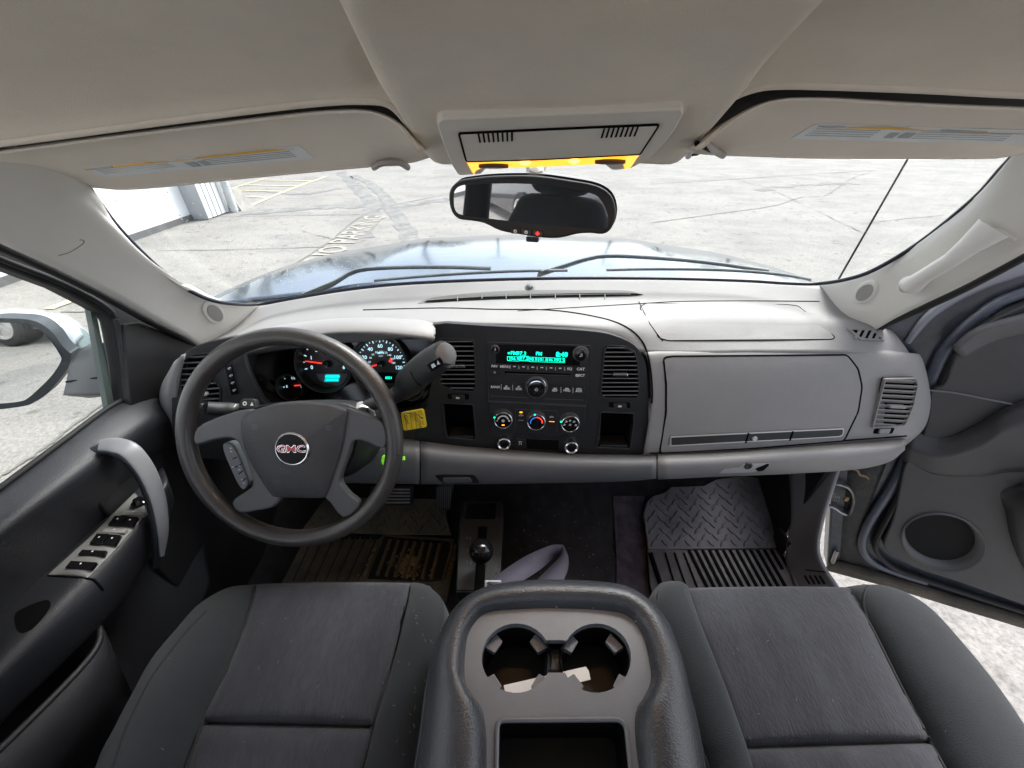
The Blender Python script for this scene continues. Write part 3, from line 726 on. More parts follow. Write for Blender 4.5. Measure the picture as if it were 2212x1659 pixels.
# top pad: windshield base down to the crest
R0 = [py(470, 690, .93), py(560, 660, .945), py(700, 634, .955), (py(900, 611, .965)), py(1145, 601, .975), py(1400, 600, .965), py(1600, 605, .955), py(1765, 616, .945), py(1860, 640, .93)]
R1 = [py(430, 735, .84), py(510, 712, .865), py(640, 676, .885), py(870, 652, .905), py(1145, 642, .91), py(1410, 643, .905), py(1620, 650, .89), py(1815, 676, .87), py(1885, 700, .845)]
R2 = [py(400, 770, .785), py(450, 742, .79), py(600, 706, .81), py(830, 682, .815), py(1150, 678, .825), py(1410, 679, .835), py(1620, 685, .83), py(1840, 697, .82), py(1925, 714, .81)]
R3 = [py(385, 800, .765), py(430, 770, .77), py(590, 735, .775), py(830, 705, .775), py(1150, 702, .772), py(1405, 715, .79), py(1630, 722, .79), py(1845, 726, .785), py(1950, 742, .775)]
R4 = [py(380, 830, .775), py(420, 800, .78), py(585, 760, .79), py(830, 735, .80), py(1150, 725, .80), py(1402, 762, .752), py(1635, 760, .75), py(1860, 762, .748), py(1976, 780, .752)]
pad = surf('top_pad', [R0, R1, R2, R3, R4], M['dash'], da, 6, 6, .008)
# passenger face
def prow(v, y, us, dv=(0,) * 8, dy=(0,) * 8): return [py(u, v + a, y + b) for u, a, b in zip(us, dv, dy)]
face = surf('passenger_face', [
    prow(750, .765, (1385, 1440, 1600, 1740, 1860, 1930, 1972, 1960), dv=(6, 2, 0, 0, 2, 6, 14, 10), dy=(.0, 0, 0, 0, 0, 0, .01, .08)),
    prow(768, .744, (1398, 1440, 1600, 1740, 1862, 1940, 1988, 1972), dy=(.0, 0, 0, 0, 0, .0, .012, .09)),
    prow(810, .724, (1406, 1440, 1600, 1740, 1868, 1950, 2002, 1985), dy=(0, 0, 0, 0, 0, .0, .015, .1)),
    prow(870, .703, (1408, 1440, 1600, 1740, 1872, 1955, 2010, 1992), dy=(0, 0, 0, 0, 0, .0, .015, .1)),
    prow(920, .688, (1402, 1440, 1600, 1740, 1868, 1945, 1998, 1985), dy=(0, 0, 0, 0, 0, .0, .015, .1)),
    prow(958, .676, (1392, 1440, 1600, 1740, 1850, 1920, 1972, 1960), dv=(20, 18, 10, 2, -6, -10, -10, -8), dy=(0, 0, 0, 0, 0, .0, .015, .1)),
    prow(975, .69, (1388, 1440, 1600, 1740, 1850, 1910, 1950, 1945), dv=(20, 18, 10, 2, -6, -10, -10, -8), dy=(0, 0, 0, 0, 0, .0, .015, .1))], M['dash'], da, 5, 5, .008)
# airbag panel, glove box doors
drape('airbag_panel', rp(k(3, (80, 180), (115, 157), (900, 165), (960, 172), (1165, 345), (1150, 357), (240, 364), (190, 350)), 6), [pad, face], .0004, .002, M['dash'], da, 20)
seam('panel_gap', rp(k(3, (80, 180), (115, 157), (900, 165), (960, 172), (1165, 345), (1150, 357), (240, 364), (190, 350)), 6), [pad, face], .0013, M['gap'], da, 1, True)
gdo = k(3, (213, 460), (260, 452), (800, 448), (1230, 444), (1290, 520), (1312, 620), (1290, 760), (1213, 918), (700, 960), (192, 985), (228, 760), (228, 600))
gdr = rp(gdo, 8)
gd = drape('glove_box_door', gdr, face, .0015, .003, M['dash'], da, 24)
seam('panel_gap', gdr, face, .0026, M['gap'], da, 1, True)
hb = rp(k(3, (252, 895), (1205, 850), (1200, 885), (1180, 893), (250, 942)), 3)
drape('glove_box_handle', hb, gd, .004, .003, M['char'], gd, 12, 0)
seam('handle_rim', hb, gd, .0018, M['satin'], gd, 1, True, .003)
for x0, y0, x1, y1 in ((680, 872, 664, 926), (925, 862, 908, 912)): seam('handle_gap', k(3, (x0, y0), (x1, y1)), gd, .0022, M['gap'], gd, 1, False, .004)
p, n = hit(*k(3, (713, 902)), gd, .004); lathe('lock', Frame(p, n), (0, 0), [(.006, -.003), (.006, .002), (.005, .003), (0.001, .003)], M['satin'], gd, 14)
seam('panel_gap', k(3, (140, 985), (200, 985), (700, 960), (1213, 918), (1560, 892)), face, .002, M['gap'], da, 3)
seam('panel_gap', [(1118, 672), (1400, 655), (1480, 651), (1620, 650), (1770, 651)], pad, .0013, M['gap'], da, 3)
seam('panel_gap', k(12, (1700, 945), (1300, 955), (2212, 935))[0:1] + k(5, (300, 1535), (700, 1545), (1100, 1550), (1400, 1590), (1620, 1650)) + [(1380, 728), (1400, 770), (1409, 850), (1400, 930), (1390, 975)], [pad, face], .002, M['gap'], da, 4)
seam('panel_gap', [(1380, 652), (1404, 700), (1432, 737)], pad, .0012, M['gap'], da, 2)
# small window demister and passenger vent
def vent(name, outl, F, nsl, mfr, msl, knob=None, tilt=.6, deep=.03, sd=.016, rim=3.5, parent=None, inset=1.0, h=.003, slw=.0058, kc=None, slat_r=.5):
    """outl: photo outline of the opening; slats run across"""
    L_ = F.uvs(outl); cx = sum(p[0] for p in L_) / len(L_); cy = sum(p[1] for p in L_) / len(L_)
    O_ = [(cx + (p[0] - cx) * (1 + .0035 / max(.02, abs(p[0] - cx) + .01)), cy + (p[1] - cy) * (1 + .0035 / max(.02, abs(p[1] - cy) + .01))) for p in L_]
    fr = plate(name, F, O_, h, .008, mfr, parent or da, .0008, holes=[L_])
    plate('duct', F, O_, h - deep, .002, M['gap'], fr, 0)
    y0 = min(p[1] for p in L_); y1 = max(p[1] for p in L_); gs = []
    def xr(y):
        xs = []
        for i in range(len(L_)):
            a, b = L_[i], L_[(i + 1) % len(L_)]
            if (a[1] > y) != (b[1] > y): xs.append(a[0] + (b[0] - a[0]) * (y - a[1]) / (b[1] - a[1]))
        return (min(xs), max(xs)) if len(xs) > 1 else (cx - .001, cx + .001)
    for i in range(nsl):
        y = y0 + (y1 - y0) * (i + .5) / nsl; a, b = xr(y)
        q = [F.p(a, y + slw * slat_r, h - .001), F.p(b, y + slw * slat_r, h - .001), F.p(b, y - slw * slat_r, h - sd), F.p(a, y - slw * slat_r, h - sd)]
        t = F.Y * -.0022
        gs.append(hexa(q, [z + t for z in q]))
    if nsl > 2:
        for j in range(1, 1):
            x = min(p[0] for p in L_) + (max(p[0] for p in L_) - min(p[0] for p in L_)) * j / 4
            gs.append(box_vf(F, x - .0006, x + .0006, y0 + .004, y1 - .004, h - deep + .001, h - deep + .004))
    multi('slats', gs, msl, fr, False)
    if knob:
        kx, ky = F.uv(*knob); kn = box('vent_knob', F, kx - .0165, kx + .0165, ky - .0035, ky + .0035, h - .004, h + .008, kc or M['satin'], fr, .002)
    return fr
pv_c, pv_n = hit(1928, 868, face); FV = Frame(pv_c, (-.12, -.96, .22), V((1, -.05, 0)))
vent('side_vent', rp(k(3, (1428, 574), (1590, 570), (1600, 600), (1575, 720), (1530, 822), (1362, 832), (1395, 700)), 4), FV, 10, M['dash'], M['dash'], k(3, (1480, 715)), kc=M['dash'], slw=.0075, h=.011, deep=.009, sd=.007)
sv, sn = hit(*k(3, (1425, 862)), face); FS = Frame(sv, sn, V((1, .05, 0)))
b_ = plate('vent_wheel', FS, FS.uvs(rp(k(3, (1382, 852), (1495, 848), (1480, 880), (1375, 880)), 3)), .001, .004, M['gap'], da, .0005)
plate('thumb_wheel', FS, FS.uvs(rp(k(3, (1405, 850), (1468, 848), (1455, 878), (1400, 878)), 3)), .005, .006, M['dash'], b_, .001)
dv_c, dv_n = hit(*k(3, (1335, 332)), [pad, face]); FD = Frame(dv_c, dv_n, V((1, 0, 0)))
dr = plate('demister_rim', FD, FD.uvs(rp(k(3, (1228, 298), (1375, 303), (1442, 366), (1300, 364)), 4)), .003, .006, M['dash'], da, .0008, holes=[FD.uvs(rp(k(3, (1250, 306), (1368, 310), (1422, 357), (1308, 354)), 2))])
plate('duct', FD, FD.uvs(k(3, (1250, 306), (1368, 310), (1422, 357), (1308, 354))), .0012, .001, M['gap'], dr, 0)
multi('slats', [(lambda q: hexa(q, [z - FD.N * .003 for z in q]))([FD.p(*FD.uv(*z), .0028) for z in k(3, (x, 307), (x + 20, 307), (x - 5, 356), (x - 25, 356))]) for x in (1290, 1328, 1366, 1404)], M['dash'], dr, False)
# windscreen vent slot and light sensor
vs_o = k(5, (140, 1497), (260, 1455), (600, 1420), (960, 1403), (1500, 1403), (1700, 1410), (1760, 1445), (1500, 1455), (960, 1465), (500, 1480), (180, 1500))
svent = drape('windshield_vent', smooth2(vs_o, 3), pad, .0008, .001, mat('vent_strip_gray', (.15, .15, .145), .6), da, 8)  # strip round the vent slot, darker gray than the pad
drape('vent_slot', smooth2(k(5, (190, 1497), (300, 1472), (960, 1438), (1640, 1425), (1740, 1445), (960, 1463), (500, 1480)), 3), pad, .0016, .001, M['gap'], svent, 6)
seam('vent_blade', k(5, (200, 1482), (600, 1455), (960, 1446), (1500, 1436), (1700, 1436)), pad, .0012, M['dash'], svent, 3, False, .002)
for x in (425, 605, 783, 962, 1145, 1325, 1510): seam('vent_rib', k(5, (x, 1435 if x > 600 else 1455), (x, 1470 if x > 600 else 1488)), pad, .0011, M['dash'], svent, 1, False, .0022)
p, n = hit(*k(5, (958, 1382)), pad); lathe('light_sensor', Frame(p, n), (0, 0), [(.013, -.002), (.013, .001), (.009, .002), (.008, .004), (.005, .007), (.001, .008)], M['dashlow'], da, 16)

# lower pad: rolled knee section in three pieces
def lower(name, us, v0, v1, m, ys=.0):
    n = len(us); A = [v0[i] for i in range(n)]; B = [v1[i] for i in range(n)]
    rows = [[py(u, a + (b - a) * t, y + ys) for u, a, b in zip(us, A, B)] for t, y in ((-.06, .70), (0, .682), (.16, .648), (.4, .632), (.7, .628), (.92, .636), (1.0, .655), (.98, .72))]
    return surf(name, rows, m, da, 5, 5, .006)
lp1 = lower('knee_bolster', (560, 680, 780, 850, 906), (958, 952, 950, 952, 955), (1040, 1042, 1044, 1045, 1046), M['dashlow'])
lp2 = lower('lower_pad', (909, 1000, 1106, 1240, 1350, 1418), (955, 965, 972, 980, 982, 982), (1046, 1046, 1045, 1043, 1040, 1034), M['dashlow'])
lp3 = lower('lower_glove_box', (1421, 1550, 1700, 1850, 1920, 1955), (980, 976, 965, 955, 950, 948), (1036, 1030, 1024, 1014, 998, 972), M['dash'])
drape('latch_recess', rp(k(3, (520, 1100), (545, 1078), (640, 1065), (655, 1048), (750, 1045), (800, 1043), (770, 1080), (700, 1092)), 4), lp3, .001, .001, mat('latch_gray', (.42, .42, .42), .5), lp3, 8)
drape('latch_recess', rp(k(3, (720, 1072), (790, 1044), (800, 1050), (765, 1082), (735, 1086)), 3), lp3, .0018, .001, M['gap'], lp3, 6)
p, n = hit(*k(3, (682, 1057)), lp3); lathe('lock', Frame(p, n), (0, 0), [(.009, -.003), (.009, .003), (.005, .004), (.001, .002)], M['char'], lp3, 16)
drape('lamp_notch', rp(k(6, (880, 70), (925, 66), (1105, 68), (1135, 112), (930, 116)), 6), lp2, .001, .001, M['char'], lp2, 8)
drape('step_pad', rp(k(6, (925, 82), (1075, 80), (1095, 104), (940, 108)), 4), lp2, .003, .003, M['dashlow'], lp2, 8)
box('under_panel', WORLD, -.60, .70, .69, .95, .345, .352, M['under'], da, 0)

# centre stack bezel
ST = Frame((.06, .752, .70), (0, -.9754, .2203))
bz_o = k(2, (262, 98), (700, 108), (1200, 128), (1580, 155), (1750, 195), (1880, 260), (1950, 350), (1985, 480), (2000, 800), (1990, 960), (1950, 1142), (1500, 1150), (1000, 1130), (600, 1085), (150, 1040), (148, 900), (215, 760), (262, 500), (264, 300))
bz_o = smooth2(bz_o, 3)
lv_o = rp(k(2, (320, 240), (340, 216), (575, 222), (592, 250), (605, 600), (585, 630), (420, 618), (330, 580)), 4)
rv_o = rp(k(2, (1650, 300), (1680, 268), (1800, 275), (1880, 320), (1905, 400), (1920, 640), (1905, 685), (1650, 682), (1618, 660)), 4)
bl_o = rp(k(2, (345, 725), (590, 738), (612, 1000), (600, 1022), (380, 1005), (365, 960)), 4)
br_o = rp(k(2, (1612, 798), (1880, 808), (1880, 900), (1850, 1095), (1580, 1085), (1600, 1000)), 4)
STU = lambda pts, h=0: ST.uvs(pts, h)
bz = plate('centre_bezel', ST, STU(bz_o), 0, .02, M['bezel'], da, .004, holes=[STU(lv_o), STU(rv_o), STU(bl_o), STU(br_o)], seg=3)
for o_ in (lv_o, rv_o):
    vent('center_vent', o_, ST, 11 if o_ is lv_o else 12, M['char'], mat('vent_slat', (.16, .16, .165), .4), k(2, (470, 422)) if o_ is lv_o else k(2, (1765, 490)), kc=M['chrome'])
def bin_(o_):
    L_ = STU(o_); x0 = min(p[0] for p in L_); x1 = max(p[0] for p in L_); y0 = min(p[1] for p in L_); y1 = max(p[1] for p in L_)
    g = []
    n = len(L_)
    vs_ = [ST.p(*p, -.002) for p in L_] + [ST.p(*p, -.07) for p in L_]
    fs = [(i, (i + 1) % n, n + (i + 1) % n, n + i) for i in range(n)] + [tuple(range(n, 2 * n))]
    b = mesh('storage_bin', vs_, fs, M['gap'], da, False)
    rim = tube('bin_rim', [ST.p(*p, .001) for p in L_], .0022, M['char'], b, closed=True, n=1, seg=6, up=ST.N)
    a_, b2 = L_[0], L_[0]
    box('bin_floor', ST, x0 + .008, x1 - .006, y0 + .003, y0 + .008, -.05, -.0015, M['char'], b, .001)
bin_(bl_o); bin_(br_o)
for c in ((465, 678), (1762, 745)):
    q = STU(rp(k(2, (c[0] - 82, c[1] - 24), (c[0] + 88, c[1] - 22), (c[0] + 92, c[1] + 22), (c[0] - 82, c[1] + 16)), 2))
    w_ = plate('vent_wheel', ST, q, .0006, .002, M['gap'], da, 0)
    q = STU(rp(k(2, (c[0] - 45, c[1] - 22), (c[0] + 55, c[1] - 20), (c[0] + 58, c[1] + 18), (c[0] - 45, c[1] + 14)), 2))
    plate('thumb_wheel', ST, q, .005, .005, M['char'], w_, .001)
    q = STU(k(2, (c[0] - 12, c[1] - 5), (c[0] + 16, c[1] - 4), (c[0] + 16, c[1] + 9), (c[0] - 12, c[1] + 8)))
    multi('printed_mark', [flat_vf(ST, q, .0055)], mat('cream_print', (.7, .68, .5), .5), w_, False)

# ---- radio
def s14(x, y, h=0): return ST.uv(*k(14, (x, y)), h=h)
def q14(*pts, h=0): return [s14(*p, h=h) for p in pts]
ra = plate('radio', ST, q14((25, 85), (1348, 128), (1290, 905), (48, 842)), .003, .006, M['bezel'], da, .001)
seam_f = tube('radio_rim', [ST.p(*q, .0032) for q in q14((25, 85), (1348, 128), (1290, 905), (48, 842))], .0007, M['spoke'], ra, closed=True, n=1, seg=6, up=ST.N)
dp = plate('display', ST, q14((135, 112), (1222, 138), (1212, 388), (142, 356)), .0042, .002, M['gloss'], ra, .0006)
UX = (ST.p(*s14(1222, 138)) - ST.p(*s14(135, 112)))
rot = math.atan2(s14(1212, 300)[1] - s14(140, 262)[1], s14(1212, 300)[0] - s14(140, 262)[0])
U14 = .16922 * .87 / 850 / 1.0
def T14(s, x, y, size, al='CENTER', bold=.012, h=.0047, sx=1): a = s14(x, y, h); return text_vf(s, ST, a[0], a[1], size * U14 * 1.35, h, al, rot, bold, sx)
def out14(pts, w, h):  # outline strokes
    g = []
    L_ = q14(*pts, h=h)
    for i in range(len(L_)):
        a, b = V((*L_[i], 0)), V((*L_[(i + 1) % len(L_)], 0)); d = (b - a).normalized(); s = V((-d.y, d.x, 0)) * w / 2; a = a - d * w / 2; b = b + d * w / 2
        g.append(flat_vf(ST, [(z.x, z.y) for z in (a - s, b - s, b + s, a + s)], h))
    return g
g = [T14('FM', 325, 233, 50, 'LEFT', .012), T14('97.3', 405, 237, 52, 'LEFT', .012), T14('FM', 648, 240, 48, 'LEFT', .012), T14('8:40', 905, 250, 64, 'LEFT', .03)]
g.append(flat_vf(ST, [s14(305 + 14 * math.cos(t * .5), 224 + 14 * math.sin(t * .5)) for t in range(13)], .0047))
for i, (s, x) in enumerate((('96.9', 383), ('97.3', 499), ('98.9', 614), ('101.1', 733), ('106.7', 846), ('92.5', 965))):
    y = 305 + (x - 383) * .033 - (8 if i == 1 else 0)
    g.append(T14(s, x, y, 44 if len(s) < 5 else 42, 'CENTER', .008, sx=1.0 if len(s) < 5 else .88))
    g += out14([(x - 52, y - 30), (x + 52, y - 27), (x + 52, y + 30), (x - 52, y + 27)], .0005 if i != 1 else .0009, .0046)
g += out14([(287, 278), (318, 280), (318, 328), (287, 326)], .001, .0046)
multi('display_text', g, M['teal'], ra, False)
def knob(c, r, parent, h0=.003, hh=.016, ring=M['chrome'], cap=M['gloss'], name='knob', base=True, seg=36):
    p = s14(*c, h=hh)
    b = lathe(name, ST, p, [(r * 1.12, h0 - .002), (r * 1.12, h0 + .001), (r * 1.02, h0 + .002), (r * 1.0, hh - .002), (r * .97, hh), (r * .90, hh + .0004)], ring, parent, seg)
    lathe('knob_face', ST, p, [(r * .88, hh - .003), (r * .88, hh + .0007), (r * .8, hh + .0012), (r * .2, hh + .0009), (.0003, hh + .0009)], cap, b, seg)
    return b, p
def gk(r): return r * U14
M['knobd'] = mat('knob_dark', (.05, .05, .052), .35)
knob((130, 190), gk(50), ra, hh=.010, ring=M['knobd'])
knob((1225, 262), gk(82), ra, hh=.012, ring=M['knobd'])
lathe('knob_collar', ST, s14(1222, 240, h=.006), [(gk(100), .002), (gk(100), .005), (gk(86), .0065), (gk(84), .005)], M['spoke'], ra, 32)
kb, kp_ = knob((656, 695), gk(122), ra, hh=.020)
lathe('knob_collar', ST, s14(660, 668, h=.006), [(gk(150), .002), (gk(148), .005), (gk(132), .006), (gk(128), .004)], M['spoke'], ra, 36)
M['btn'] = mat('radio_button', (.016, .016, .017), .3)
def btn(x0, y0, x1, y1, sk=.03):
    yy = lambda x, y: y + 0
    return plate('button', ST, q14((x0, y0), (x1, y0 + (x1 - x0) * sk), (x1 - 2, y1 + (x1 - x0) * sk), (x0 + 2, y1), h=.006), .006, .005, M['btn'], ra, .0008)
btn(55, 368, 185, 428); btn(58, 440, 192, 500); btn(198, 374, 312, 434)
for i in range(6): x = 330 + i * 116.5; btn(x, 380 + i * 4.2, x + 98, 436 + i * 4.2)
btn(1030, 402, 1130, 460); btn(1150, 405, 1288, 468); btn(1145, 485, 1282, 545)
for x0, x1, y in ((65, 205, 608), (212, 352, 614), (358, 508, 618), (818, 968, 640), (975, 1115, 648), (1122, 1268, 652)): btn(x0, y, x1, y + 100)
g = [T14('FAV', 122, 400, 34, h=.0066, bold=.03), T14('MENU', 256, 405, 34, h=.0066, bold=.03), T14('EQ', 1082, 433, 34, h=.0066, bold=.03), T14('CAT', 1222, 437, 38, h=.0066, bold=.03), T14('EJECT', 1215, 517, 34, h=.0066, bold=.03),
     T14('BAND', 132, 665, 32, h=.0066, bold=.03), T14('SEEK', 280, 684, 30, h=.0066, bold=.03), T14('SEEK', 432, 690, 30, h=.0066, bold=.03), T14('REV', 892, 710, 30, h=.0066, bold=.03), T14('FWD', 1047, 712, 30, h=.0066, bold=.03), T14('CD/', 1198, 694, 30, h=.0066, bold=.03), T14('AUX', 1198, 718, 30, h=.0066, bold=.03)]
def sh14(pts, h): return flat_vf(ST, q14(*pts, h=h), h)
for i in range(6): x = 376 + i * 116.8; y = 403 + i * 4.4; g.append(sh14([(x - 17, y - 6), (x + 17, y - 6), (x + 17, y + 6), (x - 17, y + 6)], .0068))
def tri(x, y, d, s=14): return sh14([(x - d * s * .6, y - s), (x + d * s * .9, y), (x - d * s * .6, y + s)], .0068)
g += [tri(275, 655, -1), sh14([(262, 643), (266, 643), (266, 667), (262, 667)], .0068), tri(428, 660, 1), sh14([(442, 648), (446, 648), (446, 672), (442, 672)], .0068)]
g += [tri(882, 685, -1), tri(905, 686, -1), tri(1036, 686, 1), tri(1060, 687, 1)]
def arc_vf(F, c, r0, r1, a0, a1, h, n=16):
    pts = [(c[0] + r1 * math.cos(a0 + (a1 - a0) * i / n), c[1] + r1 * math.sin(a0 + (a1 - a0) * i / n)) for i in range(n + 1)] + [(c[0] + r0 * math.cos(a1 - (a1 - a0) * i / n), c[1] + r0 * math.sin(a1 - (a1 - a0) * i / n)) for i in range(n + 1)]
    vs_, fs = [], []
    for i in range(n + 1): vs_ += [F.p(*pts[i], h), F.p(*pts[2 * n + 1 - i], h)]
    for i in range(n): fs.append((2 * i, 2 * i + 1, 2 * i + 3, 2 * i + 2))
    return vs_, fs
hk = .0216
g.append(arc_vf(ST, kp_, gk(14), gk(20), R(120), R(420), hk)); g.append(flat_vf(ST, [(kp_[0] - gk(3), kp_[1] + gk(4)), (kp_[0] + gk(3), kp_[1] + gk(4)), (kp_[0] + gk(3), kp_[1] + gk(24)), (kp_[0] - gk(3), kp_[1] + gk(24))], hk))
kq = s14(1225, 262, h=.0136)
g += [flat_vf(ST, [(kq[0] + gk(a), kq[1] + gk(b)) for a, b in z], .0136) for z in (((-14, -18), (-2, -18), (-2, -8), (-14, -8)), ((6, -13), (18, -13), (18, -3), (6, -3)), ((-4, -18), (-1, -18), (-1, 18), (-4, 18)), ((15, -10), (18, -10), (18, 24), (15, 24)), ((-4, 10), (18, 16), (18, 24), (-4, 18)))]
kq = s14(130, 190, h=.0116); g += [arc_vf(ST, kq, gk(0), gk(8), 0, 6.28, .0116), flat_vf(ST, [(kq[0] - gk(3), kq[1]), (kq[0] + gk(3), kq[1]), (kq[0] + gk(3), kq[1] + gk(28)), (kq[0] - gk(3), kq[1] + gk(28))], .0116)]
kq = s14(124, 478, h=.0066); g.append(arc_vf(ST, kq, gk(7), gk(12), 0, 6.28, .0066))
multi('lettering', g, M['white'], ra, False)
M['div'] = mat('button_divider', (.45, .45, .46), .3)
g = []
for x in [321] + [433 + i * 117 for i in range(6)]: y = 388 + (x - 321) * .037; g.append(flat_vf(ST, q14((x - 5, y), (x + 5, y), (x + 5, y + 42), (x - 5, y + 42), h=.0066), .0066))
for x, y in ((207, 630), (353, 637), (970, 668), (1124, 674)): g.append(flat_vf(ST, q14((x - 4, y), (x + 5, y), (x + 4, y + 70), (x - 3, y + 70), h=.0066), .0066))
multi('button_divider', g, M['div'], ra, False)
slot = plate('disc_slot', ST, q14((245, 460), (270, 455), (1070, 488), (1098, 485), (1075, 522), (262, 498)), .0036, .001, M['gap'], ra, 0)
plate('slot_lip', ST, q14((262, 482), (1078, 506), (1076, 516), (264, 493)), .005, .002, M['knobd'], slot, .0004)
multi('trim_line', [sh14([(65, 774), (560, 800), (560, 806), (65, 780)], .0036), sh14([(760, 812), (1262, 828), (1262, 834), (760, 818)], .0036)], M['spoke'], ra, False)
# ---- climate control
cc = plate('climate_control_panel', ST, q14((48, 846), (1290, 908), (1255, 1302), (78, 1238)), .0028, .006, M['bezel'], da, .001)
multi('trim_line', [sh14([(48, 838), (1288, 896), (1288, 901), (48, 843)], .0036), sh14([(388, 944), (925, 968), (925, 972), (388, 948)], .003), sh14([(388, 944), (392, 944), (388, 1210), (384, 1210)], .003), sh14([(921, 968), (925, 968), (925, 1230), (921, 1230)], .003)], M['spoke'], cc, False)
caps = []
for c in ((232, 1092), (655, 1116), (1090, 1138)):
    b, p = knob(c, gk(118), cc, hh=.018, ring=M['knobd'])
    lathe('knob_ring', ST, p, [(gk(118), .0165), (gk(120), .018), (gk(114), .0188), (gk(108), .018)], M['chrome'], b, 36)
    caps.append(p)
h = .0197
g = [arc_vf(ST, caps[0], gk(62), gk(80), R(15), R(165), h)]
for a in range(6): t = a * math.pi / 3; g.append(flat_vf(ST, [(caps[0][0] + gk(x * math.cos(t) - y * math.sin(t)), caps[0][1] + gk(x * math.sin(t) + y * math.cos(t))) for x, y in ((-3, 0), (3, 0), (3, 24), (-3, 24))], h))
g.append(arc_vf(ST, caps[0], gk(10), gk(17), 0, 6.28, h)); g.append(arc_vf(ST, (caps[0][0] - gk(78), caps[0][1]), gk(6), gk(10), 0, 6.28, h)); g.append(arc_vf(ST, (caps[0][0] + gk(80), caps[0][1]), 0, gk(13), 0, 6.28, h))
for (dx, dy) in ((-80, 5), (-58, 48), (-10, 62), (45, 48), (70, -5), (-6, 2)):
    c = (caps[2][0] + gk(dx), caps[2][1] + gk(dy))
    g += [arc_vf(ST, c, 0, gk(7), 0, 6.28, h), flat_vf(ST, [(c[0] + gk(a), c[1] + gk(b)) for a, b in ((-16, -16), (10, -20), (18, 2), (12, 4), (6, -13), (-16, -10))], h)]
for (x, y) in ((460, 1025), (850, 1045)):
    g += [out14([(x - 26, y + 8), (x - 14, y - 6), (x + 8, y - 8), (x + 28, y + 6)], .0007, .0032)[i] for i in range(4)]
g.append(sh14([(425, 1086), (494, 1088), (494, 1092), (425, 1090)], .0032))
multi('lettering', g, M['white'], cc, False)
multi('blue_scale', [arc_vf(ST, caps[1], gk(70), gk(82), R(92), R(190), h)], M['blue'], cc, False)
multi('red_scale', [arc_vf(ST, caps[1], gk(70), gk(86), R(-8), R(88), h)], M['red'], cc, False)
multi('indicator_light', [sh14([(442, 980), (478, 981), (478, 996), (442, 995)], .0034), flat_vf(ST, [(caps[0][0] + gk(a), caps[0][1] + gk(b)) for a, b in ((-18, -70), (18, -70), (18, -56), (-18, -56))], h), sh14([(818, 1102), (888, 1106), (888, 1111), (818, 1107)], .0034)], M['amber'], cc, False)
multi('pointer_light', [arc_vf(ST, s14(120, 1054, h=.0193), 0, gk(12), 0, 6.28, .0193), arc_vf(ST, s14(636, 1018, h=.0193), 0, gk(13), 0, 6.28, .0193), arc_vf(ST, s14(972, 1108, h=.0193), 0, gk(13), 0, 6.28, .0193)], M['teal'], cc, False)
# ---- power sockets, switch, coin bin
for c, d in (((243, 1392), -1), ((1105, 1440), 1)):
    p = s14(*c, h=.012)
    s_ = lathe('power_socket', ST, p, [(gk(100), -.002), (gk(98), .008), (gk(92), .013), (gk(84), .014), (gk(66), .012), (gk(60), .002), (gk(58), -.02), (.0004, -.02)], M['chrome'], da, 32)
    lathe('socket_well', ST, p, [(gk(57), -.018), (gk(57), .0085), (gk(50), .006), (gk(48), -.012), (.0004, -.012)], M['char'], s_, 24)
    box('cap_tab', ST, p[0] - .005, p[0] + .005, p[1] - gk(112), p[1] - gk(90), .006, .010, M['spoke'], s_, .001)
sb = plate('traction_switch', ST, q14((388, 1310), (522, 1318), (516, 1450), (376, 1440)), .003, .004, M['btn'], da, .001)
g = [out14([(435, 1362), (470, 1363), (462, 1385), (442, 1384)], .0008, .0034)[i] for i in range(4)] + [sh14([(440, 1392), (446, 1392), (436, 1402), (430, 1402)], .0034), sh14([(458, 1392), (464, 1392), (470, 1402), (462, 1402)], .0034)]
multi('printed_mark', g, M['white'], sb, False)
cb = plate('coin_bin', ST, q14((528, 1318), (945, 1335), (935, 1478), (532, 1455)), .0016, .003, M['gap'], da, 0)
tube('bin_rim', [ST.p(*q, .002) for q in q14((528, 1318), (945, 1335), (935, 1478), (532, 1455))], .0009, M['char'], cb, closed=True, n=1, seg=6, up=ST.N)
# ---- instrument hood, cluster
hood_rows = [[py(455, 760, .83), py(560, 724, .85), py(680, 703, .86), py(800, 697, .86), py(900, 700, .86), py(936, 706, .86)],
             [py(445, 755, .79), py(560, 712, .80), py(680, 692, .80), py(800, 686, .80), py(900, 690, .80), py(936, 696, .80)],
             [py(455, 762, .755), py(555, 722, .745), py(680, 698, .735), (py(800, 692, .735)), py(900, 698, .738), py(940, 706, .745)],
             [py(452, 790, .73), py(550, 750, .715), py(680, 718, .70), py(800, 712, .70), py(900, 720, .705), py(940, 726, .715)],
             [py(455, 800, .735), py(548, 762, .72), py(680, 728, .705), py(800, 724, .705), py(900, 732, .71), py(936, 738, .72)],
             [py(470, 790, .80), py(560, 757, .80), py(680, 727, .79), py(800, 722, .79), py(900, 728, .79), py(930, 735, .79)]]
ih = surf('instrument_hood', hood_rows, M['dash'], da, 5, 5, .006)
seam('panel_gap', [(936, 697), (941, 715), (937, 736)], ih, .0015, M['gap'], ih, 2)
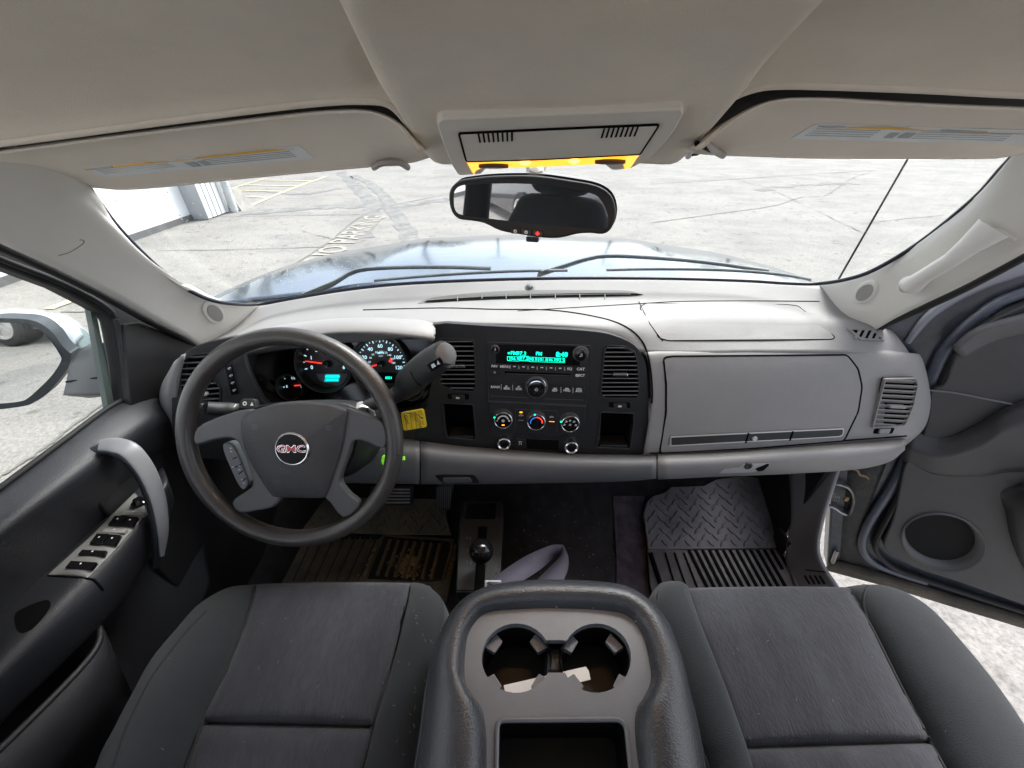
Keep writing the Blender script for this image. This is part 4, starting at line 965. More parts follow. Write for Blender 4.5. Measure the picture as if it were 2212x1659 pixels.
# cluster well
CL = Frame(py(770, 790, .80), (0, -.93, .36))
cuv = lambda *pts, h=0: [CL.uv(*p, h=h) for p in pts]
cl = plate('instrument_cluster', CL, cuv((555, 742), (600, 732), (938, 736), (945, 900), (700, 905), (560, 900), (520, 850)), -.02, .01, M['gloss'], da, 0)
c15 = lambda *p: k(15, *p)
def gauge(cu, r_, nm):
    """cu centre in photo px, r_ radius px"""
    q = CL.uv(*cu, h=0); e = CL.uv(cu[0] + r_, cu[1], h=0); rr = abs(e[0] - q[0])
    ring = lathe('gauge_ring', CL, q, [(rr * 1.05, -.02), (rr * 1.08, .004), (rr * 1.04, .008), (rr * .985, .006), (rr * .94, -.014), (rr * .93, -.019)], M['bezel'], cl, 48, 20)
    tube('ring_trim', [CL.p(q[0] + rr * 1.04 * math.cos(t * math.pi / 24), q[1] + rr * 1.04 * math.sin(t * math.pi / 24), .008) for t in range(48)], .0011, M['spoke'], ring, closed=True, n=1, seg=6, up=CL.N)
    fc = plate('gauge_face', CL, [(q[0] + rr * .93 * math.cos(t * math.pi / 24), q[1] + rr * .93 * math.sin(t * math.pi / 24)) for t in range(48)], -.0165, .002, M['gaugeface'], cl, 0)
    return ring, fc, q, rr
def c15l(x, y, h=-.016): return CL.uv(*c15((x, y)), h=h)
U15 = .1514 * .95 / 850
g1 = gauge(c15((775, 640)), 385 * .1514, 'tach'); g2 = gauge(c15((1560, 640)), 385 * .1514, 'speed')
g3 = gauge(c15((292, 955)), 178 * .1514, 'fuel'); g4 = gauge(c15((2010, 950)), 185 * .1514, 'temp')
def dial(gd_, rad, items, n, a0, a1, size, sub=None, major=True):
    ring, fc, q, rr = gd_; hh = -.0158; g = []
    for i in range(n):
        a = R(a0 + (a1 - a0) * i / (n - 1)); w = .0011 if i % 2 == 0 else .0007; L0_ = rr * (.80 if i % 2 == 0 else .84)
        g.append(flat_vf(CL, [(q[0] + L_ * math.cos(a) - s * w * math.sin(a), q[1] + L_ * math.sin(a) + s * w * math.cos(a)) for L_, s in ((L0_, -1), (rr * .90, -1), (rr * .90, 1), (L0_, 1))], hh))
    m_ = len(items)
    for i, s in enumerate(items):
        a = R(a0 + (a1 - a0) * i / (m_ - 1)); g.append(text_vf(s, CL, q[0] + rr * rad * math.cos(a), q[1] + rr * rad * math.sin(a), size, hh, bold=.02))
    if sub:
        for i, s in enumerate(sub):
            a = R(a0 + (a1 - a0) * i / (len(sub) - 1) * .92); g.append(text_vf(s, CL, q[0] + rr * .45 * math.cos(a), q[1] + rr * .45 * math.sin(a), size * .55, hh))
    return g
g = dial(g1, .62, ['0', '1', '2', '3', '4', '5', '6'], 13, 194, -14, .0125)
g.append(text_vf('X1000 RPM', CL, g1[2][0], g1[2][1] + g1[3] * .42, .005, -.0158))
multi('gauge_numbers', g, M['gaugew'], g1[1], False)
g = dial(g2, .66, ['0', '20', '40', '60', '80', '100', '120'], 25, 194, -14, .0125, ['0', '20', '40', '60', '80', '100', '120', '140', '160', '180'])
g += [text_vf('MPH', CL, g2[2][0], g2[2][1] + g2[3] * .40, .0075, -.0158, bold=.02), text_vf('km/h', CL, g2[2][0], g2[2][1] + g2[3] * .29, .005, -.0158)]
multi('gauge_numbers', g, M['gaugew'], g2[1], False)
multi('gauge_numbers', dial(g3, .6, ['E', '1/2', 'F'], 5, 190, -10, .008), M['gaugew'], g3[1], False)
multi('gauge_numbers', dial(g4, .6, ['L', '', 'H'], 5, 190, -10, .008), M['gaugew'], g4[1], False)
def needle(gd_, ang, l, fc):
    ring, f_, q, rr = gd_; a = R(ang); w = .0016
    multi('needle', [(lambda P0: (P0[0], P0[1]))(hexa([CL.p(q[0] + L_ * math.cos(a) - s * ww * math.sin(a), q[1] + L_ * math.sin(a) + s * ww * math.cos(a), -.010) for L_, s, ww in ((0, -1, w), (rr * l, -1, w * .6), (rr * l, 1, w * .6), (0, 1, w))],
        [CL.p(q[0] + L_ * math.cos(a) - s * ww * math.sin(a), q[1] + L_ * math.sin(a) + s * ww * math.cos(a), -.0115) for L_, s, ww in ((0, -1, w), (rr * l, -1, w * .6), (rr * l, 1, w * .6), (0, 1, w))]))], M['red'], f_, False)
    lathe('needle_hub', CL, q, [(rr * .13, -.016), (rr * .13, -.005), (rr * .11, -.003), (rr * .07, -.003), (.0003, -.0045)], M['gloss'], f_, 20)
needle(g1, 172, .78, 0); needle(g2, 194, .78, 0); needle(g3, 5, .6, 0); needle(g4, 120, .6, 0)
# displays
d1 = plate('odometer_display', CL, [c15l(*p) for p in ((800, 775), (990, 775), (985, 880), (775, 880))], -.0152, .001, M['tealdim'], g1[1], 0)
q = c15l(895, 805); q2 = c15l(885, 855)
multi('display_text', [text_vf('ODOMETER', CL, q[0], q[1], .0068, -.0148, bold=.02), text_vf('152108 MI', CL, q2[0], q2[1], .0072, -.0148, bold=.02)], M['teal'], g1[1], False)
plate('reflection_free_window', CL, [c15l(*p) for p in ((660, 768), (1115, 768), (1060, 880), (980, 945), (770, 890), (700, 850))], -.0156, .0006, mat('cluster_gray_window', (.24, .27, .32), .4), g1[1], 0)
q = c15l(1720, 825)
multi('display_text', [text_vf('0321', CL, q[0] - .004, q[1], .0085, -.0148, bold=.03)], M['teal'], g2[1], False)
plate('gear_display', CL, [c15l(*p) for p in ((1420, 748), (1890, 748), (1780, 900), (1500, 900))], -.0156, .0006, M['gloss'], g2[1], 0)
q = c15l(1722, 578)
multi('warning_light', [flat_vf(CL, [(q[0] + a * .0007, q[1] + b * .0007) for a, b in ((-5, -6), (5, -6), (7, 0), (3, 1), (3, 6), (0, 9), (-3, 6), (-3, 1), (-7, 0))], -.0152)], M['red'], g2[1], False)
# cluster lower frame
surf('cluster_lower_trim', [[py(560, 830, .78), py(640, 870, .77), py(760, 872, .77), py(880, 880, .77), py(945, 840, .78)],
                            [py(545, 880, .73), py(640, 900, .73), py(760, 905, .73), py(880, 905, .73), py(950, 905, .73)],
                            [py(545, 955, .70), py(640, 970, .69), py(760, 960, .69), py(860, 960, .69), py(950, 950, .70)]], M['char'], da, 5, 5, .006)
# left switch panel, end vent and light gray end cap
LP = Frame(py(455, 830, .655), (.26, -.93, .26), V((1, 0, 0)))
lp_o = k(1, (130, 700), (142, 490), (200, 400), (300, 345), (420, 315), (560, 300), (560, 400), (600, 520), (680, 680), (740, 760), (700, 1000), (200, 1020))
lve = rp(k(1, (200, 445), (262, 408), (358, 400), (385, 560), (420, 600), (420, 690), (215, 672), (190, 600)), 5)
lpp = plate('driver_side_panel', LP, LP.uvs(smooth2(lp_o, 2)), 0, .02, M['char'], da, .004, holes=[LP.uvs(lve)], seg=3)
vent('side_vent', lve, LP, 9, M['char'], mat('vent_slat_light', (.16, .165, .17), .4), k(1, (300, 640)), kc=M['satin'], slw=.006)
for i in range(4):
    o_ = k(1, (453 + i * 10, 468 + i * 44), (493 + i * 10, 465 + i * 44), (503 + i * 10, 508 + i * 44), (463 + i * 10, 512 + i * 44))
    b_ = plate('switch', LP, LP.uvs(rp(o_, 1)), .004, .005, M['gloss'], da, .0008)
    c_ = LP.uv(*k(1, (480 + i * 10, 489 + i * 44)), h=.0045)
    multi('printed_mark', [arc_vf(LP, c_, .0012, .0026, 0, 4.5, .0045), flat_vf(LP, [(c_[0] + a, c_[1] + b) for a, b in ((-.004, -.001), (.003, .002), (.003, .003), (-.004, 0))], .0045)], M['white'], b_, False)
surf('end_cap', [[py(384, 790, .74), py(374, 786, .685), py(382, 776, .645), py(398, 766, .645)],
                 [py(352, 830, .74), py(347, 836, .665), py(360, 830, .635), py(384, 826, .635)],
                 [py(350, 880, .74), py(346, 885, .660), py(361, 885, .630), py(386, 890, .632)],
                 [py(366, 935, .74), py(363, 940, .655), py(377, 936, .625), py(405, 935, .63)],
                 [py(392, 985, .74), py(388, 988, .65), py(404, 984, .625), py(430, 980, .64)]], M['dash'], da, 5, 5, .006)
# ================================================================== STEERING COLUMN AND WHEEL
WF = Frame((-.392, .513, .588), (0, -math.cos(R(27)), math.sin(R(27))))
sc = thing('steering_column', 'black steering column shroud behind the wheel carrying the gear lever and wiper stalk', 'steering column', (-.39, .62, .5))
c1 = lambda *p: k(1, *p)
surf('shroud', [[WF.p(-.10, .01, -.03), WF.p(-.09, .045, -.03), WF.p(-.03, .06, -.03), WF.p(.05, .06, -.03), WF.p(.10, .05, -.03), WF.p(.108, .01, -.03), WF.p(.07, -.07, -.03), WF.p(-.05, -.07, -.03)],
                [WF.p(-.105, .01, -.08), WF.p(-.095, .038, -.08), WF.p(-.03, .052, -.08), WF.p(.05, .055, -.08), WF.p(.105, .045, -.08), WF.p(.113, .01, -.08), WF.p(.07, -.09, -.08), WF.p(-.05, -.09, -.08)],
                [WF.p(-.105, .0, -.2), WF.p(-.095, .015, -.2), WF.p(-.03, .03, -.2), WF.p(.05, .032, -.2), WF.p(.105, .025, -.2), WF.p(.113, .01, -.2), WF.p(.07, -.10, -.2), WF.p(-.05, -.10, -.2)]], M['char'], sc, 4, 4, .004, face=WF.p(0, 0, 3))
plate('column_face', WF, smooth2([(-.098, .01), (-.088, .042), (-.03, .056), (.05, .056), (.098, .045), (.105, .01), (.07, -.068), (-.05, -.068)], 3), -.029, .004, M['char'], sc, .002)
lathe('ignition_lock', Frame(WF.p(.112, .035, -.05), (.35, -.8, .3)), (0, 0), [(.022, -.02), (.022, .004), (.019, .008), (.014, .007), (.012, .002), (.0005, .002)], M['satin'], sc, 24)
# gear lever: thick grip
gl_ = [WF.p(.115, .05, -.055), py(*c1((1500, 640)), .61), py(*c1((1560, 575)), .585), py(*c1((1640, 500)), .565), py(*c1((1720, 440)), .55), py(*c1((1782, 402)), .54)]
gv = tube('gear_lever', gl_, [.012, .016, .026, .0255, .0245, .023], M['char'], sc, rb=[.012, .014, .019, .019, .019, .018], up=V((0, -.8, .6)), seg=20, n=5, pw=.85)
p = py(*c1((1790, 398)), .537); ax = (gl_[-1] - gl_[-2]).normalized()
lathe('lever_button', Frame(p + ax * .001, ax), (0, 0), [(.018, -.006), (.018, .001), (.015, .002), (.0005, .0025)], M['spoke'], gv, 20)
p1_, n1_ = hit(*c1((1724, 462)), gv, .0)
FB = Frame(p1_, n1_, V((.8, 0, .55)))
b_ = plate('rocker_switch', FB, rp([(-.017, -.007), (.017, -.007), (.017, .007), (-.017, .007)], .002), .0015, .005, M['gloss'], gv, .0008)
multi('printed_mark', [flat_vf(FB, [(-.010, -.003), (0, -.003), (0, .003), (-.008, .003)], .002), flat_vf(FB, [(.004, -.002), (.010, -.003), (.010, .004)], .002)], M['white'], b_, False)
seam('lever_joint', c1((1572, 505), (1590, 545), (1618, 580), (1640, 590)), gv, .0011, M['gap'], gv, 2)
# multifunction stalk on the left
st_ = [WF.p(-.095, .05, -.05), py(*c1((560, 728)), .585), py(*c1((500, 735)), .575), py(*c1((440, 735)), .57), py(*c1((345, 728)), .56)]
sk = tube('wiper_stalk', st_, [.008, .009, .014, .0145, .0125], M['char'], sc, rb=[.007, .008, .0125, .0125, .0115], up=V((0, 0, 1)), seg=16, n=5)
for x0, w, mm in ((525, 3, M['white']), (517, 3, M['white']), (332, 5, M['chrome'])):
    a = py(*c1((x0, 737 if x0 > 400 else 727)), .575 if x0 > 400 else .558); 
    tube('stalk_mark', [a + V((-.001, 0, 0)), a + V((.001 if x0 > 400 else .002, 0, 0))], .0105 if x0 > 400 else .010, mm, sk, n=1, seg=16)
Fk = Frame(py(*c1((590, 704)), .575), (0, -.75, .65))
tb = plate('stalk_tab', Fk, rp([(-.018, -.008), (.018, -.010), (.014, .010), (-.012, .010)], .006), .002, .012, M['char'], sk, .002)
multi('printed_mark', [arc_vf(Fk, (-.004, .001), .002, .004, 0, 6.28, .0025), flat_vf(Fk, [(.006, -.003), (.012, -.003), (.009, .004)], .0025)], M['white'], tb, False)

sw = thing('steering_wheel', 'worn black leather four spoke steering wheel with a round red lettered emblem on its airbag', 'steering wheel', tuple(WF.O))
Rr = .184
ring = [WF.p(Rr * math.cos(t), Rr * math.sin(t), 0) for t in [2 * math.pi * i / 96 for i in range(96)]]
rim = tube('rim', ring, .0155, M['wheel'], sw, rb=.0145, up=WF.N, closed=True, seg=20, n=1)
# hub pad (domed)
def dome(name, outl, h0, h1, m, parent, rings=6, p_=2.2, F=WF):
    L_ = F.uvs(outl, h=h0); cx = sum(p[0] for p in L_) / len(L_); cy = sum(p[1] for p in L_) / len(L_); n = len(L_)
    vs_, fs = [], []
    prof = [(1.0, h0 - .015), (1.0, h0)] + [(1 - (i / rings) ** 1.6 * .999, h0 + (h1 - h0) * (1 - (1 - (i / rings) ** 1.0) ** p_)) for i in range(1, rings + 1)]
    prof.insert(2, (.985, h0 + (h1 - h0) * .25))
    for s, h in prof: vs_ += [F.p(cx + (p[0] - cx) * s, cy + (p[1] - cy) * s, h) for p in L_]
    for i in range(len(prof) - 1):
        for j in range(n): fs.append((i * n + j, i * n + (j + 1) % n, (i + 1) * n + (j + 1) % n, (i + 1) * n + j))
    a = sum((L_[i - 1][0] * L_[i][1] - L_[i][0] * L_[i - 1][1]) for i in range(n))
    if a < 0: fs = [f[::-1] for f in fs]
    o = mesh(name, vs_, fs, m, parent); return o
hubo = smooth2(c1((556, 800), (575, 765), (640, 735), (760, 705), (880, 692), (1010, 695), (1110, 708), (1175, 728), (1195, 745), (1190, 800), (1172, 920), (1145, 1030), (1110, 1130), (1070, 1245), (1040, 1268), (900, 1266), (770, 1262), (735, 1240), (660, 1130), (600, 1030), (560, 900)), 2)
hub = dome('airbag_pad', hubo, .012, .032, M['hub'], sw)
# spokes
def spoke(pts, h0, h1, name='spoke'):
    return plate(name, WF, WF.uvs(smooth2(c1(*pts), 2), h=h1), h1, h1 - h0, M['spoke'], sw, .006, seg=4)
spoke([(262, 880), (310, 825), (450, 770), (560, 742), (640, 760), (640, 900), (660, 1060), (760, 1180), (790, 1270), (740, 1330), (640, 1350), (540, 1365), (488, 1305), (530, 1262), (600, 1215), (615, 1165), (590, 1080), (545, 970), (520, 930), (470, 912), (380, 925), (270, 955)], -.004, .012)
spoke([(1160, 735), (1230, 740), (1330, 780), (1400, 815), (1425, 900), (1410, 975), (1330, 945), (1270, 925), (1225, 932), (1205, 990), (1170, 1090), (1148, 1160), (1160, 1200), (1205, 1255), (1262, 1300), (1240, 1350), (1160, 1392), (1085, 1300), (1040, 1240), (1080, 1080), (1130, 900)], -.004, .012)
# switch pad on the left spoke
so = c1((437, 950), (465, 938), (500, 955), (530, 1010), (565, 1100), (592, 1175), (580, 1205), (560, 1222), (525, 1180), (480, 1080), (450, 1010))
spd = plate('spoke_switch_pad', WF, WF.uvs(smooth2(so, 2), h=.004), .004, .02, mat('switch_pad', (.12, .13, .14), .4), sw, .003, seg=3)
for a_, b_ in (((500, 1035), (525, 1022)), ((535, 1125), (562, 1105)), ((560, 1165), (580, 1150)), ((515, 1085), (550, 1065))):
    seam('button_gap', c1(a_, b_), spd, .0009, M['gap'], spd, 1)
g = []
for x, y in ((485, 970), (488, 990), (498, 1083), (535, 1075), (555, 1160), (565, 1180), (538, 1100)):
    q = WF.uv(*c1((x, y)), h=.0045); g.append(flat_vf(WF, [(q[0] + a, q[1] + b) for a, b in ((-.002, -.001), (.002, -.0012), (.002, .0008), (-.001, .0014))], .0045))
multi('printed_mark', g, mat('faint_print', (.4, .42, .44), .5), spd, False)
# emblem
ec = WF.uv(*c1((855, 975)), h=.033)
er = .0262
emb = lathe('emblem', WF, ec, [(er * 1.12, .026), (er * 1.12, .0325), (er * 1.05, .0345), (er * .98, .0340)], mat('emblem_rim', (.7, .7, .7), .2, metal=1), sw, 40)
lathe('emblem_disc', WF, ec, [(er * 1.0, .030), (er * 1.0, .0343), (er * .6, .0347), (.0004, .0348)], mat('emblem_black', (.004, .005, .006), .45, spec=.2), emb, 40)
def GMC(s, h, m, name, grow):
    return multi(name, [text_vf('GMC', WF, ec[0], ec[1] + .0003, .0172, h, bold=grow, sx=1.28)], m, emb, False)
GMC(1, .0352, M['chrome'], 'lettering_rim', .04); GMC(1, .0358, mat('emblem_red', (.62, .01, .04), .25, coat=.6), 'lettering', .004)
g = []
for x, y in ((635, 842), (1080, 848)):
    p_, n_ = hit(*c1((x, y)), hub, .0006); Fh = Frame(p_, n_)
    g += [flat_vf(Fh, [(a + dx, b + dy) for dx, dy in ((-.0035, -.0005), (.0035, -.0005), (.0035, .0005), (-.0035, .0005))], 0) for a, b in ((0, .0035), (.001, .0), (0, -.003))] + [flat_vf(Fh, [(-.0045, -.004), (-.0035, -.004), (-.0035, .004), (-.0045, .004)], 0)]
p_, n_ = hit(*c1((768, 1170)), hub, .0006); g.append(text_vf('SRS', Frame(p_, n_), 0, 0, .007, .0002, sx=1.3))
multi('embossed_mark', g, mat('embossed_gray', (.11, .11, .112), .5), hub, False)

# yellow paper tag with the key, green fob
tg = k(2, (5, 806), (190, 772), (218, 920), (30, 952))
ktag = thing('key_tag', 'yellow paper key tag with handwriting hanging from the ignition beside the steering wheel', 'key tag', tuple(py(895, 905, .60)))
TF = Frame(py(*k(2, (110, 862)), .60), (0, -.93, .3), V((.98, .0, .17)))
tl = TF.uvs(rp(tg, 5)); hole = TF.uvs([(k(2, (176, 850))[0] + 2.6 * math.cos(t * .7), k(2, (176, 850))[1] + 2.6 * math.sin(t * .7)) for t in range(9)])
tp = plate('tag_paper', TF, tl, 0, .0008, M['tagy'], ktag, 0, holes=[hole])
ink = mat('tag_ink', (.12, .09, .03), .7)
def tt(s, x, y, sz, rot, b=.0): q = TF.uv(*k(2, (x, y))); return text_vf(s, TF, q[0], q[1], sz, .0004, 'CENTER', rot, b)
g = [tt('236067SA', 140, 866, .0085, R(-82), 0), tt('2011', 98, 838, .0095, R(-82), 0), tt('Gmc', 55, 862, .0105, R(-82), 0), tt('NEW', 170, 806, .005, R(-82), 0), tt('USED', 184, 885, .0045, R(-82), 0)]
def tln(x0, y0, x1, y1, w=.0004):
    a = V((*TF.uv(*k(2, (x0, y0))), 0)); b = V((*TF.uv(*k(2, (x1, y1))), 0)); s = (b - a).normalized(); s = V((-s.y, s.x, 0)) * w
    return flat_vf(TF, [(z.x, z.y) for z in (a - s, b - s, b + s, a + s)], .0003)
g += [tln(150, 790, 172, 925), tln(118, 795, 135, 932), tln(80, 802, 98, 938), tln(36, 812, 58, 944)]
multi('handwriting', g, ink, tp, False)
tube('key_ring', [TF.p(*TF.uv(*k(2, (176, 850))), .001), TF.p(*TF.uv(*k(2, (100, 800))), .006), WF.p(.125, .04, -.045)], .0006, M['char'], ktag, seg=6)
fob = thing('key_fob_clip', 'lime green plastic clip dangling from the ignition keys behind the wheel rim', 'key clip', tuple(py(832, 1000, .60)))
cp = [py(*c1(p), .60) for p in ((1412, 1020), (1405, 1050), (1418, 1075), (1410, 1098), (1425, 1060), (1428, 1030))]
tube('clip_loop', cp, .0035, M['lime'], fob, closed=True, seg=8, up=V((0, 1, 0)))
tube('key_blade', [WF.p(.122, .035, -.045), py(836, 968, .60), py(832, 988, .60)], [.004, .004, .002], M['steel'], fob, rb=.0015, seg=6)
box('clip_tail', Frame(py(871, 990, .61), (0, -.9, .4)), -.004, .004, -.004, .004, -.002, .002, M['lime'], fob, .001)
# ================================================================== VISORS, OVERHEAD CONSOLE, MIRROR
def visor(label, rear, mid, front, cols=None):
    t = thing('sun_visor', label, 'sun visor', tuple(py(*mid[3][:2], .53)), 'folded up sun visors')
    yr, ym, yf = .452, .53, .615
    yr = .485
    rows = [[py(u, v + 26, yr + .05) for u, v in rear], [py(u, v + 27, yr + .006) for u, v in rear], [py(u, v + 33, yr) for u, v in rear],
            [py(u, v, ym) for u, v in mid], [py(u, v - 7, yf - .008) for u, v in front], [py(u, v, yf) for u, v in front], [py(u, v - 3, yf + .008) for u, v in front], [py(u, v - 10, yf - .02) + V((0, 0, .02)) for u, v in front]]
    o = surf('visor_pad', rows, M['visor'], t, 5, 4, .003)
    return t, o
v1, v1p = visor('beige fabric sun visor above the steering wheel with a white and yellow warning label',
    [(-260, 318), (-80, 305), (0, 298), (170, 275), (350, 252), (550, 228), (700, 212), (800, 212), (862, 240), (905, 295)],
    [(-280, 375), (-80, 362), (0, 352), (170, 332), (350, 312), (550, 290), (700, 275), (800, 272), (870, 290), (918, 325)],
    [(-300, 420), (-80, 400), (0, 392), (190, 404), (300, 406), (520, 384), (700, 367), (815, 357), (885, 351), (926, 340)])
v2, v2p = visor('beige fabric sun visor above the passenger airbag panel with a paler warning label',
    [(2520, 230), (2350, 215), (2212, 205), (2000, 196), (1860, 188), (1780, 184), (1690, 186), (1630, 202), (1570, 238), (1510, 292)],
    [(2520, 300), (2350, 285), (2212, 272), (2000, 262), (1860, 256), (1760, 254), (1660, 256), (1600, 266), (1540, 288), (1488, 322)],
    [(2520, 330), (2350, 330), (2230, 328), (2195, 334), (2140, 340), (1950, 341), (1750, 340), (1620, 337), (1540, 334), (1478, 328)])
def label_on(vp, t, quad, yel, lines, pic, txt):
    lb = drape('warning_label', quad, vp, .0007, .0005, M['labelp'], t, 14)
    drape('label_header', yel, lb, .0012, .0006, M['labely'], lb, 14)
    for l in lines: seam('label_text_line', l, lb, .0006, M['labeli'], lb, 1, False, .0001)
    for q in pic: drape('label_pictogram', q, lb, .0005, .0002, M['labeli'], lb, 10)
M['recess'] = mat('recess_painted_shade', (.03, .027, .024), .95)  # near-black colour paints in the shade above the visors
# recess pockets above the visors
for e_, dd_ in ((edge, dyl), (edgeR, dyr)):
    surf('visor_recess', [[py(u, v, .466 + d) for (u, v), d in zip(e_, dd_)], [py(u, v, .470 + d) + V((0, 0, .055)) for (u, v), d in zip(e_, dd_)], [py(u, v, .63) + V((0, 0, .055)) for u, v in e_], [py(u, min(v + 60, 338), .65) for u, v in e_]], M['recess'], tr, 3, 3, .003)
lw = lambda t, s: (400 + t * 1070 + s * 130 - (s * t * 55), 825 - t * 113 + s * (45 + 18 * t))
def lq(fn, cnr, T0, T1, S0, S1): return k(cnr, fn(T0, S0), fn((T0 + T1) / 2, S0), fn(T1, S0), fn(T1, S1), fn((T0 + T1) / 2, S1), fn(T0, S1))
lines = [k(10, lw(a, s), lw(b, s)) for a, b in ((.03, .36), (.52, .93)) for s in (.36, .5, .64, .78) if not (a < .1 and s > .7)]
label_on(v1p, v1p, lq(lw, 10, 0, 1, 0, 1), lq(lw, 10, 0, .96, 0, .2), lines, [lq(lw, 10, .43, .475, .42, .82), lq(lw, 10, .49, .53, .4, .8)], None)
seam('label_heading', k(10, lw(.01, .11), lw(.13, .11)), v1p, .0012, M['labeli'], v1p, 1, False, .001)
seam('label_heading', k(10, lw(.52, .11), lw(.70, .11)), v1p, .0010, M['labeli'], v1p, 1, False, .001)
rw = lambda t, s: (985 + t * 1330 - s * 155 + s * t * 40, 433 + t * 42 + s * (90 - 8 * t))
lines = [k(11, rw(a, s), rw(b, s)) for a, b in ((.04, .32), (.5, .9)) for s in (.34, .48, .62, .76)]
label_on(v2p, v2p, lq(rw, 11, 0, 1, 0, 1), lq(rw, 11, 0, 1, 0, .2), lines, [lq(rw, 11, .38, .42, .45, .8), lq(rw, 11, .44, .49, .42, .78)], None)
seam('label_heading', k(11, rw(.02, .11), rw(.14, .11)), v2p, .0010, M['labeli'], v2p, 1, False, .001)
seam('label_heading', k(11, rw(.57, .11), rw(.77, .11)), v2p, .0010, M['labeli'], v2p, 1, False, .001)
M['clip'] = mat('visor_clip', (.36, .33, .31), .5)
for vp, c in ((v1p, (842, 347)), (v2p, (1528, 320))):
    s = 1 if c[0] < 1106 else -1
    pts = [(c[0] - 36 * s, c[1] + 3), (c[0] - 20 * s, c[1] - 6), (c[0] + 18 * s, c[1] - 8), (c[0] + 38 * s, c[1] + 4)]
    P_ = [hit(*q, vp, .007)[0] for q in pts]; P_ = [q for q in P_ if q is not None]
    cl_ = tube('visor_clip', P_, .0042, M['clip'], vp, up=V((0, .5, .8)), seg=8)
    P_ = [hit(q[0], q[1] + 6, vp, .005)[0] for q in pts[:3]]; P_ = [q for q in P_ if q is not None]
    if len(P_) > 1: tube('clip_slot', P_, .0028, M['gap'], cl_, up=V((0, .5, .8)), seg=8)

OH = Frame(py(1195, 250, .452), (0, -.423, -.906), V((1, 0, 0)))
OH.X = V((1, 0, 0)); OH.Y = OH.N.cross(OH.X)
oh = thing('overhead_console', 'beige overhead console on the headliner with two slotted grilles and a lit amber map lamp', 'overhead console', tuple(OH.O))
H1 = .012
u5 = lambda pts, h=H1: OH.uvs(k(5, *pts), h=h)
oo = rp(k(5, (270, 178), (300, 146), (1200, 108), (2075, 72), (2092, 110), (2000, 262), (1860, 420), (1700, 508), (1560, 520), (1500, 470), (1000, 492), (640, 500), (600, 548), (430, 558), (380, 480), (320, 330)), 7)
b_ = plate('frame', OH, OH.uvs(oo, h=H1), H1, .014, M['ohp'], oh, .004, seg=4)
pn = rp(k(5, (435, 245), (1200, 210), (1905, 180), (1900, 200), (1770, 398), (1000, 438), (490, 452)), 5)
pp = plate('panel', OH, OH.uvs(pn, h=H1 + .001), H1 + .0012, .003, M['ohp'], oh, .0008)
tube('panel_gap', [OH.p(*q, H1 + .0006) for q in OH.uvs(pn, h=H1 + .0006)], .0013, M['gap'], oh, closed=True, n=1, seg=6, up=OH.N)
g = []
gt = plate('grille', OH, u5([(565, 240), (840, 228), (840, 312), (580, 322)], H1 + .001), H1 + .0013, .002, M['ohp'], oh, 0)
gt2 = plate('grille', OH, u5([(1495, 205), (1775, 190), (1740, 275), (1470, 290)], H1 + .001), H1 + .0013, .002, M['ohp'], oh, 0)
multi('grille_slots', [flat_vf(OH, OH.uvs(rp(k(5, (570 + i * 35.5, 248 - i * 1.6), (585 + i * 35.5, 247 - i * 1.6), (598 + i * 33.5, 315 - i * 1.6), (585 + i * 33.5, 317 - i * 1.6)), 1, 2), h=H1 + .0016), H1 + .0017) for i in range(8)], M['gap'], gt, False)
multi('grille_slots', [flat_vf(OH, OH.uvs(rp(k(5, (1500 + i * 35.5, 212 - i * 2), (1514 + i * 35.5, 211 - i * 2), (1494 + i * 34.5, 280 - i * 1.8), (1478 + i * 34.5, 282 - i * 1.8)), 1, 2), h=H1 + .0016), H1 + .0017) for i in range(8)], M['gap'], gt2, False)
ln = plate('map_lamp_lens', OH, u5([(492, 458), (760, 450), (1000, 440), (1480, 422), (1768, 402), (1750, 424), (1700, 500), (1655, 508), (1640, 452), (1480, 470), (1000, 492), (640, 502), (600, 500), (560, 520), (545, 552), (520, 510)], H1 + .0005), H1 + .0012, .004, M['orange'], oh, .001)
for c in ((925, 466), (1285, 455)):
    q = OH.uv(*k(5, c), h=H1 + .002); lathe('lamp_bulb', OH, q, [(.0065, H1), (.0065, H1 + .0015), (.004, H1 + .003), (.0003, H1 + .0035)], M['orange2'], ln, 14)
for c in ((690, 488), (1550, 457)):
    q = OH.uv(*k(5, c), h=H1 + .003); b_ = plate('lamp_switch', OH, [(q[0] + a, q[1] + b) for a, b in smooth2([(-.018, 0), (-.008, .0035), (.008, .0035), (.018, 0), (.008, -.003), (-.008, -.003)], 3)], H1 + .005, .006, mat('lamp_switch_brown', (.05, .025, .012), .4), oh, .001)
pl_ = bpy.data.lights.new('map_lamp_light', 'AREA'); pl_.shape = 'RECTANGLE'; pl_.size = .16; pl_.size_y = .01; pl_.energy = .12; pl_.color = (1, .5, .15)
plo = bpy.data.objects.new('map_lamp_light', pl_); scene.collection.objects.link(plo); q = OH.uv(*k(5, (1100, 470)), h=H1 + .004); plo.location = OH.p(*q, H1 + .006); plo.rotation_euler = OH.N.to_track_quat('-Z', 'Y').to_euler()

